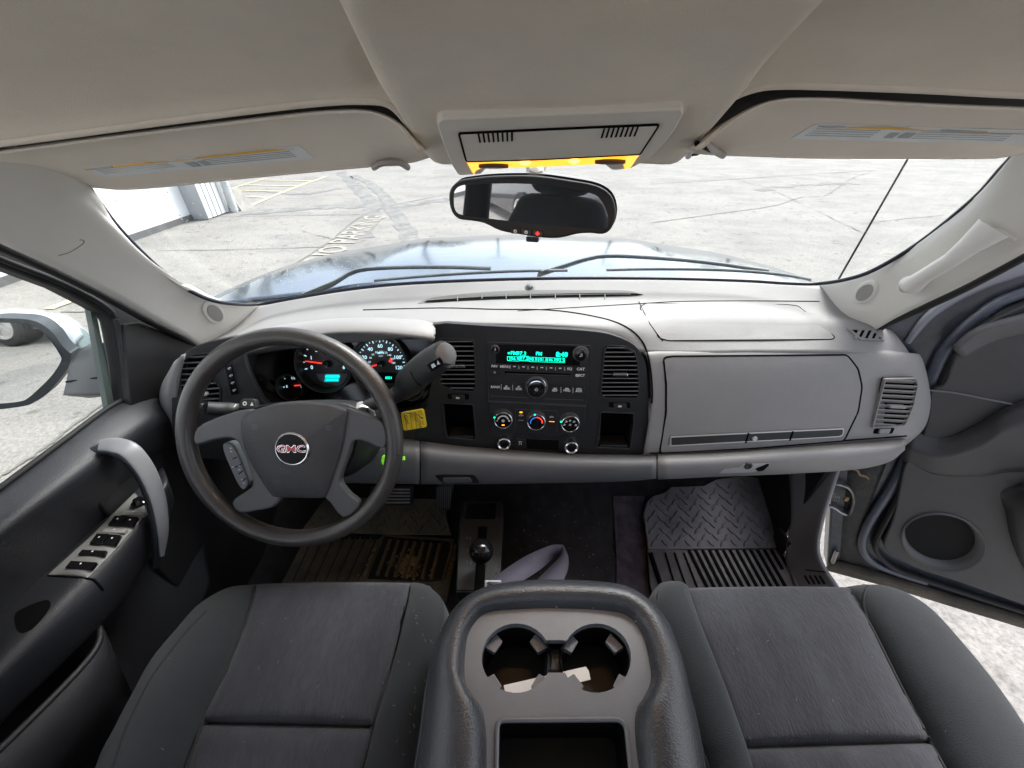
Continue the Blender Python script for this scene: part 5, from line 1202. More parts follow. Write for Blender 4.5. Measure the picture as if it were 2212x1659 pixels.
# rear view mirror
Mc = py(*k(5, (960, 790)), .64)
din = (Mc - CAM).normalized(); dout = (V((-.47, -.40, .74)) - Mc).normalized()
MF = Frame(Mc, (dout - din).normalized(), V((1, 0, 0)))
rm = thing('rear_view_mirror', 'black framed rear view mirror with three small buttons hanging from the windshield', 'mirror', tuple(Mc))
mo = smooth2(k(5, (358, 740), (365, 665), (410, 610), (480, 585), (700, 562), (1000, 562), (1280, 600), (1450, 635), (1550, 700), (1588, 800), (1580, 900), (1545, 965), (1490, 992), (1400, 985), (1300, 992), (1180, 1020), (1060, 1020), (900, 998), (740, 968), (620, 912), (520, 893), (430, 880), (378, 825)), 3)
mg = smooth2(k(5, (398, 730), (405, 670), (450, 632), (560, 620), (860, 615), (1150, 635), (1400, 685), (1480, 735), (1530, 840), (1535, 915), (1500, 950), (1300, 938), (1000, 913), (700, 878), (470, 850), (408, 810)), 3)
MU = lambda pts, h=0: MF.uvs(pts, h=h)
fr_ = plate('mirror_frame', MF, MU(mo, .004), .004, .012, M['black'], rm, .004, seg=3)
back = mesh('mirror_shell', *(lambda L_: ([MF.p(p[0], p[1], -.007) for p in L_] + [MF.p(p[0] * .93 + .002, p[1] * .9 + .004, -.028) for p in L_] + [MF.p(p[0] * .6, p[1] * .5 + .004, -.042) for p in L_],
    [(i, (i + 1) % len(L_), len(L_) + (i + 1) % len(L_), len(L_) + i) for i in range(len(L_))] + [(len(L_) + i, len(L_) + (i + 1) % len(L_), 2 * len(L_) + (i + 1) % len(L_), 2 * len(L_) + i) for i in range(len(L_))] + [tuple(range(2 * len(L_), 3 * len(L_)))]))(MU(k(5, *[]) if False else [(a + 3, b - 4) for a, b in mo], .004)), M['mirhead'], rm)
plate('mirror_glass', MF, MU(mg, .005), .0052, .003, M['mirror'], rm, 0)
for i, (x, y) in enumerate(((850, 968), (930, 976), (1014, 986))):
    q = MU(rp(k(5, (x - 32, y - 24), (x + 32, y - 18), (x + 34, y + 20), (x - 32, y + 14)), 1.5), .006)
    bt = plate('mirror_button', MF, q, .007, .004, mat('mirror_button_%d' % i, ((.02, .02, .02), (.03, .045, .07), (.05, .04, .04))[i], .4), rm, .0008)
    c_ = MF.uv(*k(5, (x, y - 1)), h=.0075); multi('printed_mark', [arc_vf(MF, c_, .0012, .0026, 0, 6.28, .0075)] if i < 2 else [flat_vf(MF, [(c_[0] - .001, c_[1] - .003), (c_[0] + .001, c_[1] - .003), (c_[0] + .001, c_[1] + .003), (c_[0] - .001, c_[1] + .003)], .0075), flat_vf(MF, [(c_[0] - .003, c_[1] - .001), (c_[0] + .003, c_[1] - .001), (c_[0] + .003, c_[1] + .001), (c_[0] - .003, c_[1] + .001)], .0077)], M['white'] if i < 2 else M['red'], bt, False)
plate('light_sensor', MF, MU(rp(k(5, (928, 1010), (1018, 1014), (1018, 1052), (930, 1046)), 2), .0), .0, .012, M['black'], rm, .002)
lathe('mirror_ball', Frame(py(*k(5, (1002, 545)), .665), (0, -.5, .85)), (0, 0), [(.004, -.014), (.011, -.010), (.014, 0), (.010, .010), (.0005, .013)], mat('pale_mount', (.62, .6, .57), .5), rm, 18)
tube('mirror_arm', [Mc - MF.N * .035, py(*k(5, (1002, 545)), .668), py(*k(5, (1002, 495)), .70)], [.012, .010, .016], mat('mount_gray', (.3, .28, .27), .5), rm, seg=12)
# ================================================================== SEATS
def arow(a, b, z, bulge=0, n=7, sag=0):
    A, B = pz(*a, z), pz(*b, z)
    return [A.lerp(B, i / (n - 1)) + V((0, 0, bulge * math.sin(math.pi * i / (n - 1)) ** .8 + sag)) for i in range(n)]
def seat(label, ins, inner, outer, sgn, cx):
    """ins: list of (left uv, right uv, z, bulge); inner/outer: list of (seam uv, edge uv, z, dz, w)"""
    t = thing('bucket_seat', label, 'seat', (cx, .1, 0), 'front seats')
    r0 = arow(*ins[0]); f1 = [p + V((0, .012, -.03)) for p in r0]; f2 = [p + V((0, .0, -.12)) for p in r0]; f3 = [p + V((0, -.03, -.22)) for p in r0]
    rows = [f3, f2, f1] + [arow(*r) for r in ins]
    c = surf('seat_cushion', rows, M['seatf'], t, 3, 4, .01, face=(cx, .2, 1.2))
    def bol(name, data):
        rows = []
        for (s, e, zs_, ze, lift, drop) in data:
            S, E = pz(*s, zs_), pz(*e, ze)
            d = (E - S); d.z = 0; dn = d.normalized() if d.length > 1e-5 else V((1, 0, 0))
            rows.append([S + V((0, 0, -.012)), S.lerp(E, .10) + V((0, 0, lift * .45)), S.lerp(E, .32) + V((0, 0, lift * .9)), S.lerp(E, .62) + V((0, 0, lift)), S.lerp(E, .88) + V((0, 0, lift * .62)), E, E + dn * .006 + V((0, 0, -drop * .5)), E - dn * .01 + V((0, 0, -drop))])
        fr = [p.copy() for p in rows[0]]; fr1 = [p + V((0, .008, -.03)) for p in fr]; fr2 = [p + V((0, -.01, -.14)) for p in fr]
        return surf(name, [fr2, fr1] + rows, M['seatb'], t, 4, 4, .01, face=(cx, .2, 1.2))
    bi = bol('inner_bolster', inner); bo = bol('outer_bolster', outer)
    return t, c, bi, bo
dl = [((556, 1264), (884, 1262), .350, .004), ((552, 1276), (882, 1276), .362, .006), ((530, 1350), (865, 1350), .368, .010), ((489, 1450), (840, 1450), .362, .012), ((447, 1535), (810, 1540), .356, .010), ((439, 1554), (805, 1562), .350, .004), ((436, 1562), (803, 1570), .340, .001), ((433, 1572), (801, 1580), .350, .004), ((425, 1600), (795, 1605), .354, .010), ((400, 1665), (778, 1668), .348, .012), ((340, 1830), (740, 1830), .34, .01), ((270, 2050), (690, 2050), .33, 0)]
d_in = [((884, 1262), (930, 1272), .352, .335, .008, .12), ((880, 1285), (958, 1300), .36, .345, .018, .14), ((865, 1350), (962, 1350), .366, .355, .02, .18), ((840, 1450), (942, 1450), .36, .35, .02, .2), ((808, 1550), (922, 1550), .353, .345, .02, .2), ((778, 1668), (905, 1668), .346, .34, .02, .2), ((690, 2050), (860, 2050), .33, .33, .02, .2)]
d_out = [((556, 1264), (520, 1268), .350, .335, .003, .1), ((551, 1280), (486, 1277), .36, .335, .016, .12), ((546, 1305), (430, 1314), .364, .335, .028, .16), ((536, 1335), (384, 1368), .366, .33, .035, .18), ((513, 1400), (330, 1436), .364, .325, .04, .2), ((485, 1470), (290, 1512), .36, .32, .045, .2), ((452, 1535), (252, 1588), .355, .315, .048, .2), ((400, 1665), (212, 1680), .348, .31, .05, .2), ((270, 2050), (110, 2050), .33, .3, .05, .2)]
ds, dsc, dsi, dso = seat('black cloth driver seat behind the steering wheel with faint stains on its cushion', dl, d_in, d_out, -1, -.35)
pl2 = [(k(9, (440, 728)), k(9, (1300, 722)), .352, .004), (k(9, (452, 752)), k(9, (1312, 748)), .362, .008), (k(9, (505, 920)), k(9, (1412, 915)), .368, .012), (k(9, (560, 1060)), k(9, (1490, 1070)), .364, .014), (k(9, (640, 1270)), k(9, (1590, 1270)), .36, .014), (k(9, (705, 1475)), k(9, (1690, 1455)), .354, .012), (k(9, (722, 1525)), k(9, (1715, 1500)), .350, .006), (k(9, (733, 1556)), k(9, (1728, 1526)), .340, .001), (k(9, (742, 1585)), k(9, (1742, 1555)), .350, .006), (k(9, (775, 1690)), k(9, (1810, 1680)), .352, .012), (k(9, (900, 2100)), k(9, (2020, 2100)), .34, .01), (k(9, (1050, 2600)), k(9, (2300, 2600)), .33, 0)]
p_in = [(k(9, (440, 728)), k(9, (335, 735)), .352, .335, .008, .12), (k(9, (452, 760)), k(9, (285, 800)), .36, .34, .014, .14), (k(9, (505, 920)), k(9, (300, 920)), .366, .34, .018, .16), (k(9, (560, 1060)), k(9, (340, 1060)), .362, .34, .02, .18), (k(9, (640, 1270)), k(9, (400, 1270)), .357, .34, .02, .2), (k(9, (728, 1530)), k(9, (500, 1530)), .35, .335, .02, .2), (k(9, (775, 1690)), k(9, (560, 1690)), .348, .33, .02, .2), (k(9, (1050, 2600)), k(9, (850, 2600)), .33, .33, .02, .2)]
p_out = [(k(9, (1300, 722)), k(9, (1400, 708)), .352, .335, .004, .1), (k(9, (1312, 748)), k(9, (1495, 722)), .358, .335, .018, .12), (k(9, (1345, 800)), k(9, (1610, 775)), .362, .335, .030, .14), (k(9, (1380, 860)), k(9, (1735, 870)), .365, .33, .038, .16), (k(9, (1440, 975)), k(9, (1895, 1055)), .364, .33, .042, .18), (k(9, (1520, 1130)), k(9, (2040, 1240)), .36, .325, .045, .2), (k(9, (1610, 1300)), k(9, (2150, 1405)), .356, .32, .048, .2), (k(9, (1730, 1530)), k(9, (2275, 1610)), .35, .315, .05, .2), (k(9, (1810, 1680)), k(9, (2370, 1770)), .348, .31, .05, .2), (k(9, (2300, 2600)), k(9, (2800, 2600)), .33, .3, .05, .2)]
ps, psc, psi, pso = seat('black cloth passenger seat to the right of the center console, cushion almost clean', pl2, p_in, p_out, 1, .5)
M['thread'] = mat('seam_thread', (.02, .02, .022), .9)
for t_, a_ in ((ds, dl), (ps, pl2)):
    sc_ = dsc if t_ is ds else psc
    seam('seam', [(a[0][0], a[0][1]) for a in a_[1:10]], [sc_, dso, dsi, psi, pso], .0022, M['thread'], sc_, 2)
    seam('seam', [(a[1][0], a[1][1]) for a in a_[1:10]], [sc_, dso, dsi, psi, pso], .0022, M['thread'], sc_, 2)
for o_, pts in ((dso, k(7, (1000, 900), (920, 980), (830, 1090), (740, 1210), (670, 1340), (600, 1490), (545, 1659))),):
    seam('seam', pts, o_, .0016, M['thread'], o_, 3)
seam('seam', k(9, (1400, 708), (1385, 740), (1375, 800), (1395, 880)), pso, .002, M['thread'], pso, 3)
# backrests and head restraints (behind the camera, seen in the mirror)
for t_, x in ((ds, -.36), (ps, .50)):
    def br(y, z, w, d, n=9): return [V((x + w * math.cos(a), y + d * math.sin(a), z)) for a in [math.pi * i / (n - 1) for i in range(n)]]
    rows = [br(-.33, .25, .24, .07), br(-.36, .45, .25, .08), br(-.41, .62, .24, .08), br(-.45, .72, .21, .07), br(-.46, .78, .16, .04), br(-.47, .79, .02, .005)]
    surf('backrest', rows, M['seatb'], t_, 3, 4, .02, face=(x, 1, .6))
    hr = [[V((x + w * math.cos(a), -.46 + d * math.sin(a), z)) for a in [2 * math.pi * i / 14 for i in range(15)]] for z, w, d in ((.80, .03, .01), (.805, .10, .035), (.84, .125, .05), (.90, .125, .05), (.945, .105, .04), (.955, .03, .01))]
    surf('head_restraint', hr, M['seatb'], t_, 2, 4, .01, face=(x, 1, .9))

# ================================================================== CENTER CONSOLE
co = thing('center_console', 'padded gray vinyl center console between the seats with two cup holders and an open bin', 'center console', (.06, .1, .1))
ZC = .468
CF = Frame((0, 0, ZC), (0, 0, 1), V((1, 0, 0)))
c8 = lambda *p: k(8, *p)
inner = [(612, 1750), (618, 1350), (595, 1120), (530, 1010), (462, 880), (468, 640), (510, 480), (640, 356), (900, 327), (1150, 321), (1500, 335), (1680, 378), (1790, 505), (1850, 700), (1868, 880), (1815, 1010), (1758, 1120), (1762, 1350), (1820, 1750)]
outer = [(95, 1750), (165, 1300), (195, 1050), (215, 900), (250, 720), (300, 560), (400, 390), (560, 265), (800, 195), (1150, 175), (1600, 208), (1800, 310), (1950, 470), (2040, 680), (2090, 850), (2130, 1000), (2160, 1120), (2205, 1350), (2260, 1750)]
in_s = smooth2(inner, 4, False)
po = [CF.uv(*c8(p)) for p in in_s]
cups = []
def circ(cx, cy, r, a0, a1, n=26): return [(cx + r * math.cos(R(a0 + (a1 - a0) * i / n)), cy + r * math.sin(R(a0 + (a1 - a0) * i / n))) for i in range(n + 1)]
ch = circ(858, 705, 256, 24.5, 329.5) + [(1100, 572), (1190, 572)] + circ(1448, 705, 256, 210.5, 515.5) + [(1200, 812), (1110, 812)]
binq = rp([(705, 1760), (716, 1210), (740, 1165), (1620, 1158), (1668, 1215), (1725, 1760)], 45)
cplate = plate('top_plate', CF, po, 0, .012, M['plate'], co, .003, holes=[[CF.uv(*c8(p)) for p in ch], [CF.uv(*c8(p)) for p in binq]], seg=3)
def well(name, outl, depth, m, par, taper=.93):
    L_ = [CF.uv(*c8(p)) for p in outl]; n = len(L_); cx = sum(p[0] for p in L_) / n; cy = sum(p[1] for p in L_) / n
    vs_ = [CF.p(p[0], p[1], -.004) for p in L_] + [CF.p(cx + (p[0] - cx) * taper, cy + (p[1] - cy) * taper, -depth) for p in L_]
    return mesh(name, vs_, [(i, (i + 1) % n, n + (i + 1) % n, n + i) for i in range(n)] + [tuple(range(n, 2 * n))], m, par, False)
M['cupb'] = mat('cup_black', (.005, .005, .0055), .45, .1, 400, spec=.2)
for (x, y) in ((858, 705), (1448, 705)):
    w_ = well('cup_holder', circ(x, y, 262, 0, 352, 40), .072, M['cupb'], co, .90)
    shade_auto(w_, 40)
    c_ = CF.uv(*c8((x, y))); rr = 256 * .293 * .602 / 850 / 1.0
    rr = abs(CF.uv(*c8((x + 256, y)))[0] - c_[0])
    lathe('cup_floor_ring', CF, c_, [(rr * .62, -.0718), (rr * .60, -.0695), (rr * .56, -.0695), (rr * .54, -.0718)], mat('cup_brown', (.035, .018, .012), .4, var=.5, vscale=60), w_, 32)
    for a in (38, 142, 218, 322):
        ca, sa = math.cos(R(a)), math.sin(R(a)); tn = V((-sa, ca, 0)); rd = V((ca, sa, 0)); b0 = CF.p(c_[0] + rr * .99 * ca, c_[1] + rr * .99 * sa, -.016)
        q1 = [b0 - tn * .012, b0 - tn * .009 - rd * .015, b0 + tn * .009 - rd * .015, b0 + tn * .012]
        tbm = mesh('cup_grip_tab', *hexa([q - V((0, 0, .012)) + rd * .002 for q in q1], q1), M['plate'], w_, False); bevel(tbm, .001)
bw = well('storage_bin', binq, .14, M['cupb'], co, .92)
tube('bin_rim', [CF.p(*CF.uv(*c8(p)), .001) for p in binq[3:-2]], .003, mat('bin_rim', (.12, .125, .135), .3), bw, n=1, seg=8, up=V((0, 0, 1)))
dv = mesh('cup_divider', *hexa([CF.p(*CF.uv(*c8(p)), -.055) for p in ((1075, 830), (1222, 830), (1222, 575), (1075, 575))], [CF.p(*CF.uv(*c8(p)), -.02) for p in ((1085, 770), (1205, 770), (1195, 572), (1095, 572))]), M['char'], co, False); bevel(dv, .004)
# padded rim
ins_, ots_ = smooth2(inner, 4, False), smooth2(outer, 4, False)
rows = []
for i in range(len(ins_)):
    I = pz(*c8(ins_[i]), ZC + .001); O_ = pz(*c8(ots_[i]), ZC - .029); d = O_ - I; d.z = 0; L_ = d.length; dn = d.normalized()
    hgt = .012 + .13 * max(0, min(L_, .12) - .03)
    rows.append([I - V((0, 0, .012)) - dn * .001, I + dn * .003 + V((0, 0, .004)), I + dn * L_ * .22 + V((0, 0, hgt)), I + dn * L_ * .5 + V((0, 0, hgt * .9)), I + dn * L_ * .8 + V((0, 0, hgt * .2 - .004)), O_, O_ + dn * .002 - V((0, 0, .006)), O_ + dn * .004 - V((0, 0, .10)), O_ - V((0, 0, .34))])
pad_c = surf('padded_rim', rows, M['vinyl'], co, 3, 1, .004, face=(.06, .1, 2))
RAWc = pad_c
seam('stitching', [c8((p[0] + (q[0] - p[0]) * .965, p[1] + (q[1] - p[1]) * .965)) for p, q in zip(ins_, ots_)], pad_c, .0013, M['thread'], pad_c, 1)
# paper slip lying across the cup wells
pq = c8((765, 905), (1060, 838), (1370, 767), (1392, 800), (1405, 862), (1330, 882), (1080, 925), (830, 972), (775, 960))
sl = Frame((0, 0, ZC - .029), (0, 0, 1), V((1, 0, 0)))
pp_ = plate('paper_slip', sl, sl.uvs(pq), 0, .0012, M['paper'], None, 0); tag(pp_, 'curled white paper slip lying across both cup holders', 'paper slip')
# lower front box of the console
box('console_base', WORLD, -.10, .22, -.4, .30, .02, .40, M['char'], co, .01)
# ================================================================== FLOOR ITEMS
c6 = lambda *p: k(6, *p)
SF = Frame((.0, .6, .155), (0, -.12, .99))
sh = thing('transfer_case_shifter', 'black four wheel drive shift console on the floor hump with a round knob', 'shifter', tuple(py(1040, 1190, .58)))
s6 = lambda pts, h=0: SF.uvs(c6(*pts), h=h)
body_o = rp(c6((1040, 215), (1250, 215), (1262, 240), (1250, 600), (1190, 720), (1000, 720), (1015, 350), (1030, 240)), 4)
ho = rp(c6((1055, 220), (1228, 222), (1222, 318), (1046, 316)), 4)
sb_ = plate('shift_console', SF, SF.uvs(body_o), 0, .10, M['char'], sh, .004, holes=[SF.uvs(ho)], seg=3)
L_ = SF.uvs(ho); n = len(L_)
mesh('coin_tray', [SF.p(*p, -.003) for p in L_] + [SF.p(p[0] * .9 + .1 * L_[0][0] + .002, p[1] * .9 + .1 * L_[n // 2][1] + .002, -.03) for p in L_], [(i, (i + 1) % n, n + (i + 1) % n, n + i) for i in range(n)] + [tuple(range(n, 2 * n))], M['black'], sh, False)
tube('tray_rim', [SF.p(*p, .001) for p in L_], .002, M['char'], sh, closed=True, n=1, seg=6, up=SF.N)
plate('gate_plate', SF, s6([(1022, 345), (1248, 348), (1228, 600), (1180, 708), (1005, 708)], .001), .003, .004, M['char'], sh, .001)
plate('shift_slot', SF, s6([(1112, 560), (1165, 560), (1158, 710), (1100, 710)], .003), .0036, .002, M['gap'], sh, 0)
plate('shift_slot', SF, s6([(1125, 355), (1175, 355), (1170, 420), (1120, 420)], .003), .0036, .002, M['gap'], sh, 0)
g = []
for s, x, y in (('4', 1062, 418), ('N', 1070, 488), ('2', 1062, 553)):
    q = SF.uv(*c6((x, y)), h=.004); g.append(text_vf(s, SF, q[0], q[1], .013, .0042, bold=.0))
for x, y in ((1080, 418), (1083, 553)):
    q = SF.uv(*c6((x, y)), h=.004); g.append(flat_vf(SF, [(q[0] - .0015, q[1] - .004), (q[0], q[1] - .006), (q[0] + .0015, q[1] - .004), (q[0] + .0015, q[1] + .004), (q[0] - .0015, q[1] + .004)], .0042))
multi('lettering', g, mat('worn_print', (.11, .11, .11), .6), sh, False)
kc = py(*c6((1140, 490)), .52)
KF = Frame(kc, (0, -.25, .97))
lathe('shift_knob', KF, (0, 0), [(.008, -.045), (.011, -.036), (.020, -.024), (.0265, -.010), (.028, .0), (.026, .010), (.019, .021), (.009, .0265), (.0005, .028)], M['gloss'], sh, 28)
tube('shift_lever', [kc - KF.N * .04, SF.p(*SF.uv(*c6((1138, 520))), -.01)], .006, M['steel'], sh, n=1)

# floor mats with treads
def tread(F, outl, x0, x1, y0, y1, step=.030, h=.001, L_=.0125, W=.0042):
    g = []; i = 0
    def ins(p, L):
        c = False; j = len(L) - 1
        for q in range(len(L)):
            if (L[q][1] > p[1]) != (L[j][1] > p[1]) and p[0] < (L[j][0] - L[q][0]) * (p[1] - L[q][1]) / (L[j][1] - L[q][1] + 1e-12) + L[q][0]: c = not c
            j = q
        return c
    y = y0
    while y < y1:
        x = x0 + (step / 2 if i % 2 else 0); j = 0
        while x < x1:
            if ins((x, y), outl) and all(ins((x + a, y + b), outl) for a, b in ((.012, 0), (-.012, 0), (0, .012), (0, -.012))):
                ang = R(50) if (i + j) % 2 else R(-50); ca, sa = math.cos(ang), math.sin(ang); vs_ = [F.p(x, y, h + .0038)]
                for q in range(10):
                    t = 2 * math.pi * q / 10; a, b = L_ * math.cos(t), W * math.sin(t); vs_.append(F.p(x + a * ca - b * sa, y + a * sa + b * ca, h))
                for q in range(10):
                    t = 2 * math.pi * q / 10; a, b = L_ * .7 * math.cos(t), W * .55 * math.sin(t); vs_.append(F.p(x + a * ca - b * sa, y + a * sa + b * ca, h + .0034))
                fs = [(1 + q, 1 + (q + 1) % 10, 11 + (q + 1) % 10, 11 + q) for q in range(10)] + [(0, 11 + q, 11 + (q + 1) % 10) for q in range(10)]
                g.append((vs_, fs))
            x += step; j += 1
        y += step * .5; i += 1
    return g
FA = Frame((0, .66, .008), (0, 0, 1)); FBk = Frame((0, .66, .008), (0, -.433, .901))
pm = thing('floor_mat', 'clean dark gray rubber floor mat with diamond tread in the passenger footwell', 'floor mat', (.55, .7, 0), 'rubber floor mats')
c9 = lambda *p: k(9, *p)
up_ = rp([(1398, 1084), (1410, 1072), (1437, 1064), (1450, 1052), (1520, 1050), (1548, 1036), (1610, 1028), (1640, 1034), (1652, 1050), (1662, 1100), (1672, 1150), (1684, 1184), (1400, 1187), (1390, 1110)], 3)
u_ = FBk.uvs(up_)
plate('tread_section', FBk, u_, .002, .008, M['mat'], pm, .0015)
multi('tread_pattern', tread(FBk, u_, min(p[0] for p in u_), max(p[0] for p in u_), min(p[1] for p in u_), max(p[1] for p in u_), .034, .0018), M['mat'], pm)
lo = [(1399, 1186), (1684, 1186), (1700, 1215), (1716, 1262), (1740, 1330), (1420, 1330), (1404, 1260)]
l_ = FA.uvs(lo); plate('ribbed_section', FA, l_, .0, .006, M['mat'], pm, .0015)
tube('mat_border', [FA.p(*FA.uv(*p), .003) for p in ((1686, 1186), (1702, 1215), (1718, 1262), (1742, 1330))], .006, M['mat'], pm, n=1, seg=8)
g = []
for i in range(14):
    a, b = (1488 + i * 14.8, 1189), (1530 + i * 15.5, 1275)
    A, B = FA.uv(*a), FA.uv(*b)
    if i >= 12: B = ((A[0] + B[0]) / 2, (A[1] + B[1]) / 2)
    g.append(box_vf(Frame(FA.p(*A), (0, 0, 1), V((B[0] - A[0], B[1] - A[1], 0))), 0, math.hypot(B[0] - A[0], B[1] - A[1]), -.0038, .0038, .0, .004))
multi('mat_grooves', g, M['gap'], pm, False)
for i in range(3): tube('mat_rib', [FA.p(*FA.uv(1437 + i * 20, 1195), .002), FA.p(*FA.uv(1462 + i * 24, 1280), .002)], .0025, M['gap'], pm, n=1, seg=6)
tube('mat_rib', [FA.p(*FA.uv(1405, 1196), .001), FA.p(*FA.uv(1432, 1280), .001)], .007, M['gap'], pm, n=1, seg=6)

dm = thing('floor_mat', 'muddy black rubber floor mat with raised bars under the brake and accelerator pedals', 'floor mat', (-.3, .7, 0), 'rubber floor mats')
ud = [(650, 1148), (700, 1080), (780, 1075), (960, 1078), (965, 1120), (975, 1156), (860, 1155), (760, 1152)]
u_ = FBk.uvs(ud); plate('tread_section', FBk, u_, .002, .008, M['matd'], dm, .0015)
multi('tread_pattern', tread(FBk, u_, min(p[0] for p in u_), max(p[0] for p in u_), min(p[1] for p in u_), max(p[1] for p in u_), .034, .0018), M['matd'], dm)
ld = [(600, 1275), (665, 1150), (826, 1154), (985, 1168), (985, 1200), (965, 1300), (600, 1300)]
plate('ribbed_section', FA, FA.uvs(ld), .0, .006, M['matd'], dm, .0015)
for i in range(13):
    a, b = c6((220 + i * 29, 395 + i * .5), (100 + i * 30, 655))
    tube('mat_rib', [FA.p(*FA.uv(*a), .001), FA.p(*FA.uv(*b), .001)], .0026, M['matd'] if i % 2 else M['char'], dm, n=1, seg=6)
hp = rp(c6((600, 405), (960, 430), (985, 455), (930, 660), (860, 672), (500, 655)), 6)
tube('pad_border', [FA.p(*FA.uv(*p), .002) for p in hp], .0045, M['matd'], dm, closed=True, n=1, seg=8)
plate('heel_pad', FA, FA.uvs(hp), .002, .003, M['black'], dm, .001)
M['bar'] = mat('muddy_bar', (.13, .105, .07), .7, .5, 200, .3, 20)
for i in range(7):
    x = 628 + i * 46; l0 = c6((x + 10, 432 + i * 4), (x - 62 + i * 4, 632 + i * 3))
    tube('heel_bar', [FA.p(*FA.uv(*p), .004) for p in l0], .0055, M['bar'], dm, n=1, seg=8)
mud_o = smooth2(c6((690, 540), (720, 480), (770, 510), (800, 560), (790, 600), (740, 650), (690, 655), (655, 600)), 3)
gs = []
rnd = random.Random(3)
for i in range(560):
    t = rnd.random()
    if i >= 260: u, v = c6((735 + rnd.gauss(0, 42), 575 + rnd.gauss(0, 42)))
    elif i < 120: u, v = c6((480 + rnd.gauss(0, 12) + (600 - 480) * (1 - t), 655 - t * 0 - (655 - 400) * (1 - t)))
    elif i < 190: u, v = c6((940 + rnd.gauss(0, 10) + 60 * t, 660 - 260 * t))
    else: u, v = c6((600 + 400 * t, 402 + 28 * t + rnd.gauss(0, 8)))
    q = FA.uv(u, v); s = rnd.uniform(.0015, .0055)
    hb_ = .006 if i >= 260 else .001; ps_ = [FA.p(q[0] + s * math.cos(a + rnd.random()), q[1] + s * math.sin(a + rnd.random()), hb_) for a in (0, 1.5, 3, 4.5)]
    gs.append((ps_ + [FA.p(q[0], q[1], hb_ + s * .5)], [(0, 1, 4), (1, 2, 4), (2, 3, 4), (3, 0, 4)]))
o_ = multi('dirt', gs, M['mud'], None, False); tag(o_, 'dry tan mud crumbs scattered round the edges of the driver floor mat', 'dirt', kind='stuff')

# pedals
def pedal(name, label, cat, quad, y, bars, tilt=.5):
    c = py(sum(p[0] for p in quad) / 4, sum(p[1] for p in quad) / 4, y); F = Frame(c, (0, -.80, .6), V((1, 0, 0)))
    t = thing(name, label, cat, tuple(c))
    L_ = F.uvs(rp(quad, 5)); plate('pedal_pad', F, L_, 0, .012, M['rubber'] if name == 'brake_pedal' else M['char'], t, .003)
    tube('pedal_arm', [F.p(0, 0, -.01), F.p(0, .03, -.06), F.p(0, .16, -.10)], .006, M['gap'], t, n=3)
    return t, F
bt, BF = pedal('brake_pedal', 'wide rubber brake pedal worn shiny, above the muddy mat', 'brake pedal', [(800, 1050), (893, 1050), (890, 1092), (795, 1093)], .79, 5)
for i, v in enumerate((1057, 1064, 1071, 1078, 1085)):
    a, b = BF.uv(826, v), BF.uv(886, v - 1); box('pedal_rib', BF, a[0], b[0], a[1] - .0022, a[1] + .0022, -.002, .004, M['steel'], bt, .001)
gt_, GF = pedal('accelerator_pedal', 'narrow black ribbed accelerator pedal hanging below the dashboard edge', 'accelerator pedal', [(948, 1044), (981, 1044), (970, 1104), (938, 1100)], .78, 8)
g = [box_vf(GF, *(lambda a, b: (a[0] - .0008, a[0] + .0008, b[1], a[1]))(GF.uv(944 + i * 4.1, 1052), GF.uv(944 + i * 4.1, 1098)), 0, .002) for i in range(8)]
multi('pedal_ribs', g, M['dashlow'], gt_, False)

# loose seat belt loop on the floor
sbt = thing('seat_belt', 'loop of gray purple seat belt webbing lying on the carpet in front of the console', 'seat belt', tuple(pz(1150, 1230, .05)))
def ribbon(pts_a, pts_b, ya, yb, name):
    A = spline([py(u, v, y) for (u, v), y in zip(pts_a, ya)], 5); B = spline([py(u, v, y) for (u, v), y in zip(pts_b, yb)], 5); n = len(A)
    vs_ = A + B; fs = [(i, i + 1, n + i + 1, n + i) for i in range(n - 1)]
    o = mesh(name, vs_, fs, M['belt'], sbt); solid(o, .0015, 0); return o
ribbon(c6((1172, 668), (1240, 615), (1380, 522), (1520, 460), (1592, 455)), c6((1300, 700), (1370, 655), (1470, 590), (1545, 525), (1596, 500)), [.39, .43, .50, .54, .555], [.38, .41, .47, .53, .55], 'webbing')
ribbon(c6((1590, 458), (1575, 520), (1520, 580), (1450, 650), (1405, 715)), c6((1596, 456), (1622, 520), (1620, 590), (1590, 660), (1555, 715)), [.555, .535, .49, .44, .40], [.556, .53, .48, .43, .39], 'webbing')
box('belt_tongue', Frame(py(*c6((1205, 690)), .39), (.2, -.5, .8)), -.016, .016, -.012, .012, -.003, .003, mat('belt_buckle', (.25, .25, .27), .4), sbt, .002)
# ================================================================== DRIVER DOOR (closed)
dd = thing('vehicle_door', 'closed driver door with silver window switch panel, curved pull handle and outside mirror', 'truck door', (-.76, .4, .2))
DL = Frame((-.76, 0, 0), (1, 0, 0), V((0, -1, 0)))
DL.X = V((0, -1, 0)); DL.Y = V((0, 0, 1)); DL.N = DL.X.cross(DL.Y)
if DL.N.x < 0: DL.X = V((0, 1, 0)); DL.N = DL.X.cross(DL.Y)
frm = [(-700, 240), (-200, 395), (0, 500), (250, 640), (430, 725), (440, 760), (395, 845), (330, 885), (272, 890), (262, 790), (250, 720), (244, 692), (234, 681), (207, 664), (129, 623), (0, 574), (-300, 445), (-700, 290)]
plate('window_frame', DL, DL.uvs(frm), 0, .03, M['rubber'], dd, .006)
tube('window_seal', [DL.p(*DL.uv(*p), .002) for p in ((-300, 440), (0, 560), (129, 610), (215, 655), (248, 690), (262, 760), (276, 850))], .005, M['char'], dd, seg=8, n=3)
sp = plate('mirror_sail_panel', DL, DL.uvs(rp([(268, 700), (300, 696), (360, 718), (420, 745), (392, 830), (330, 870), (283, 880)], 6), h=.012), .012, .016, M['black'], dd, .006, seg=3)
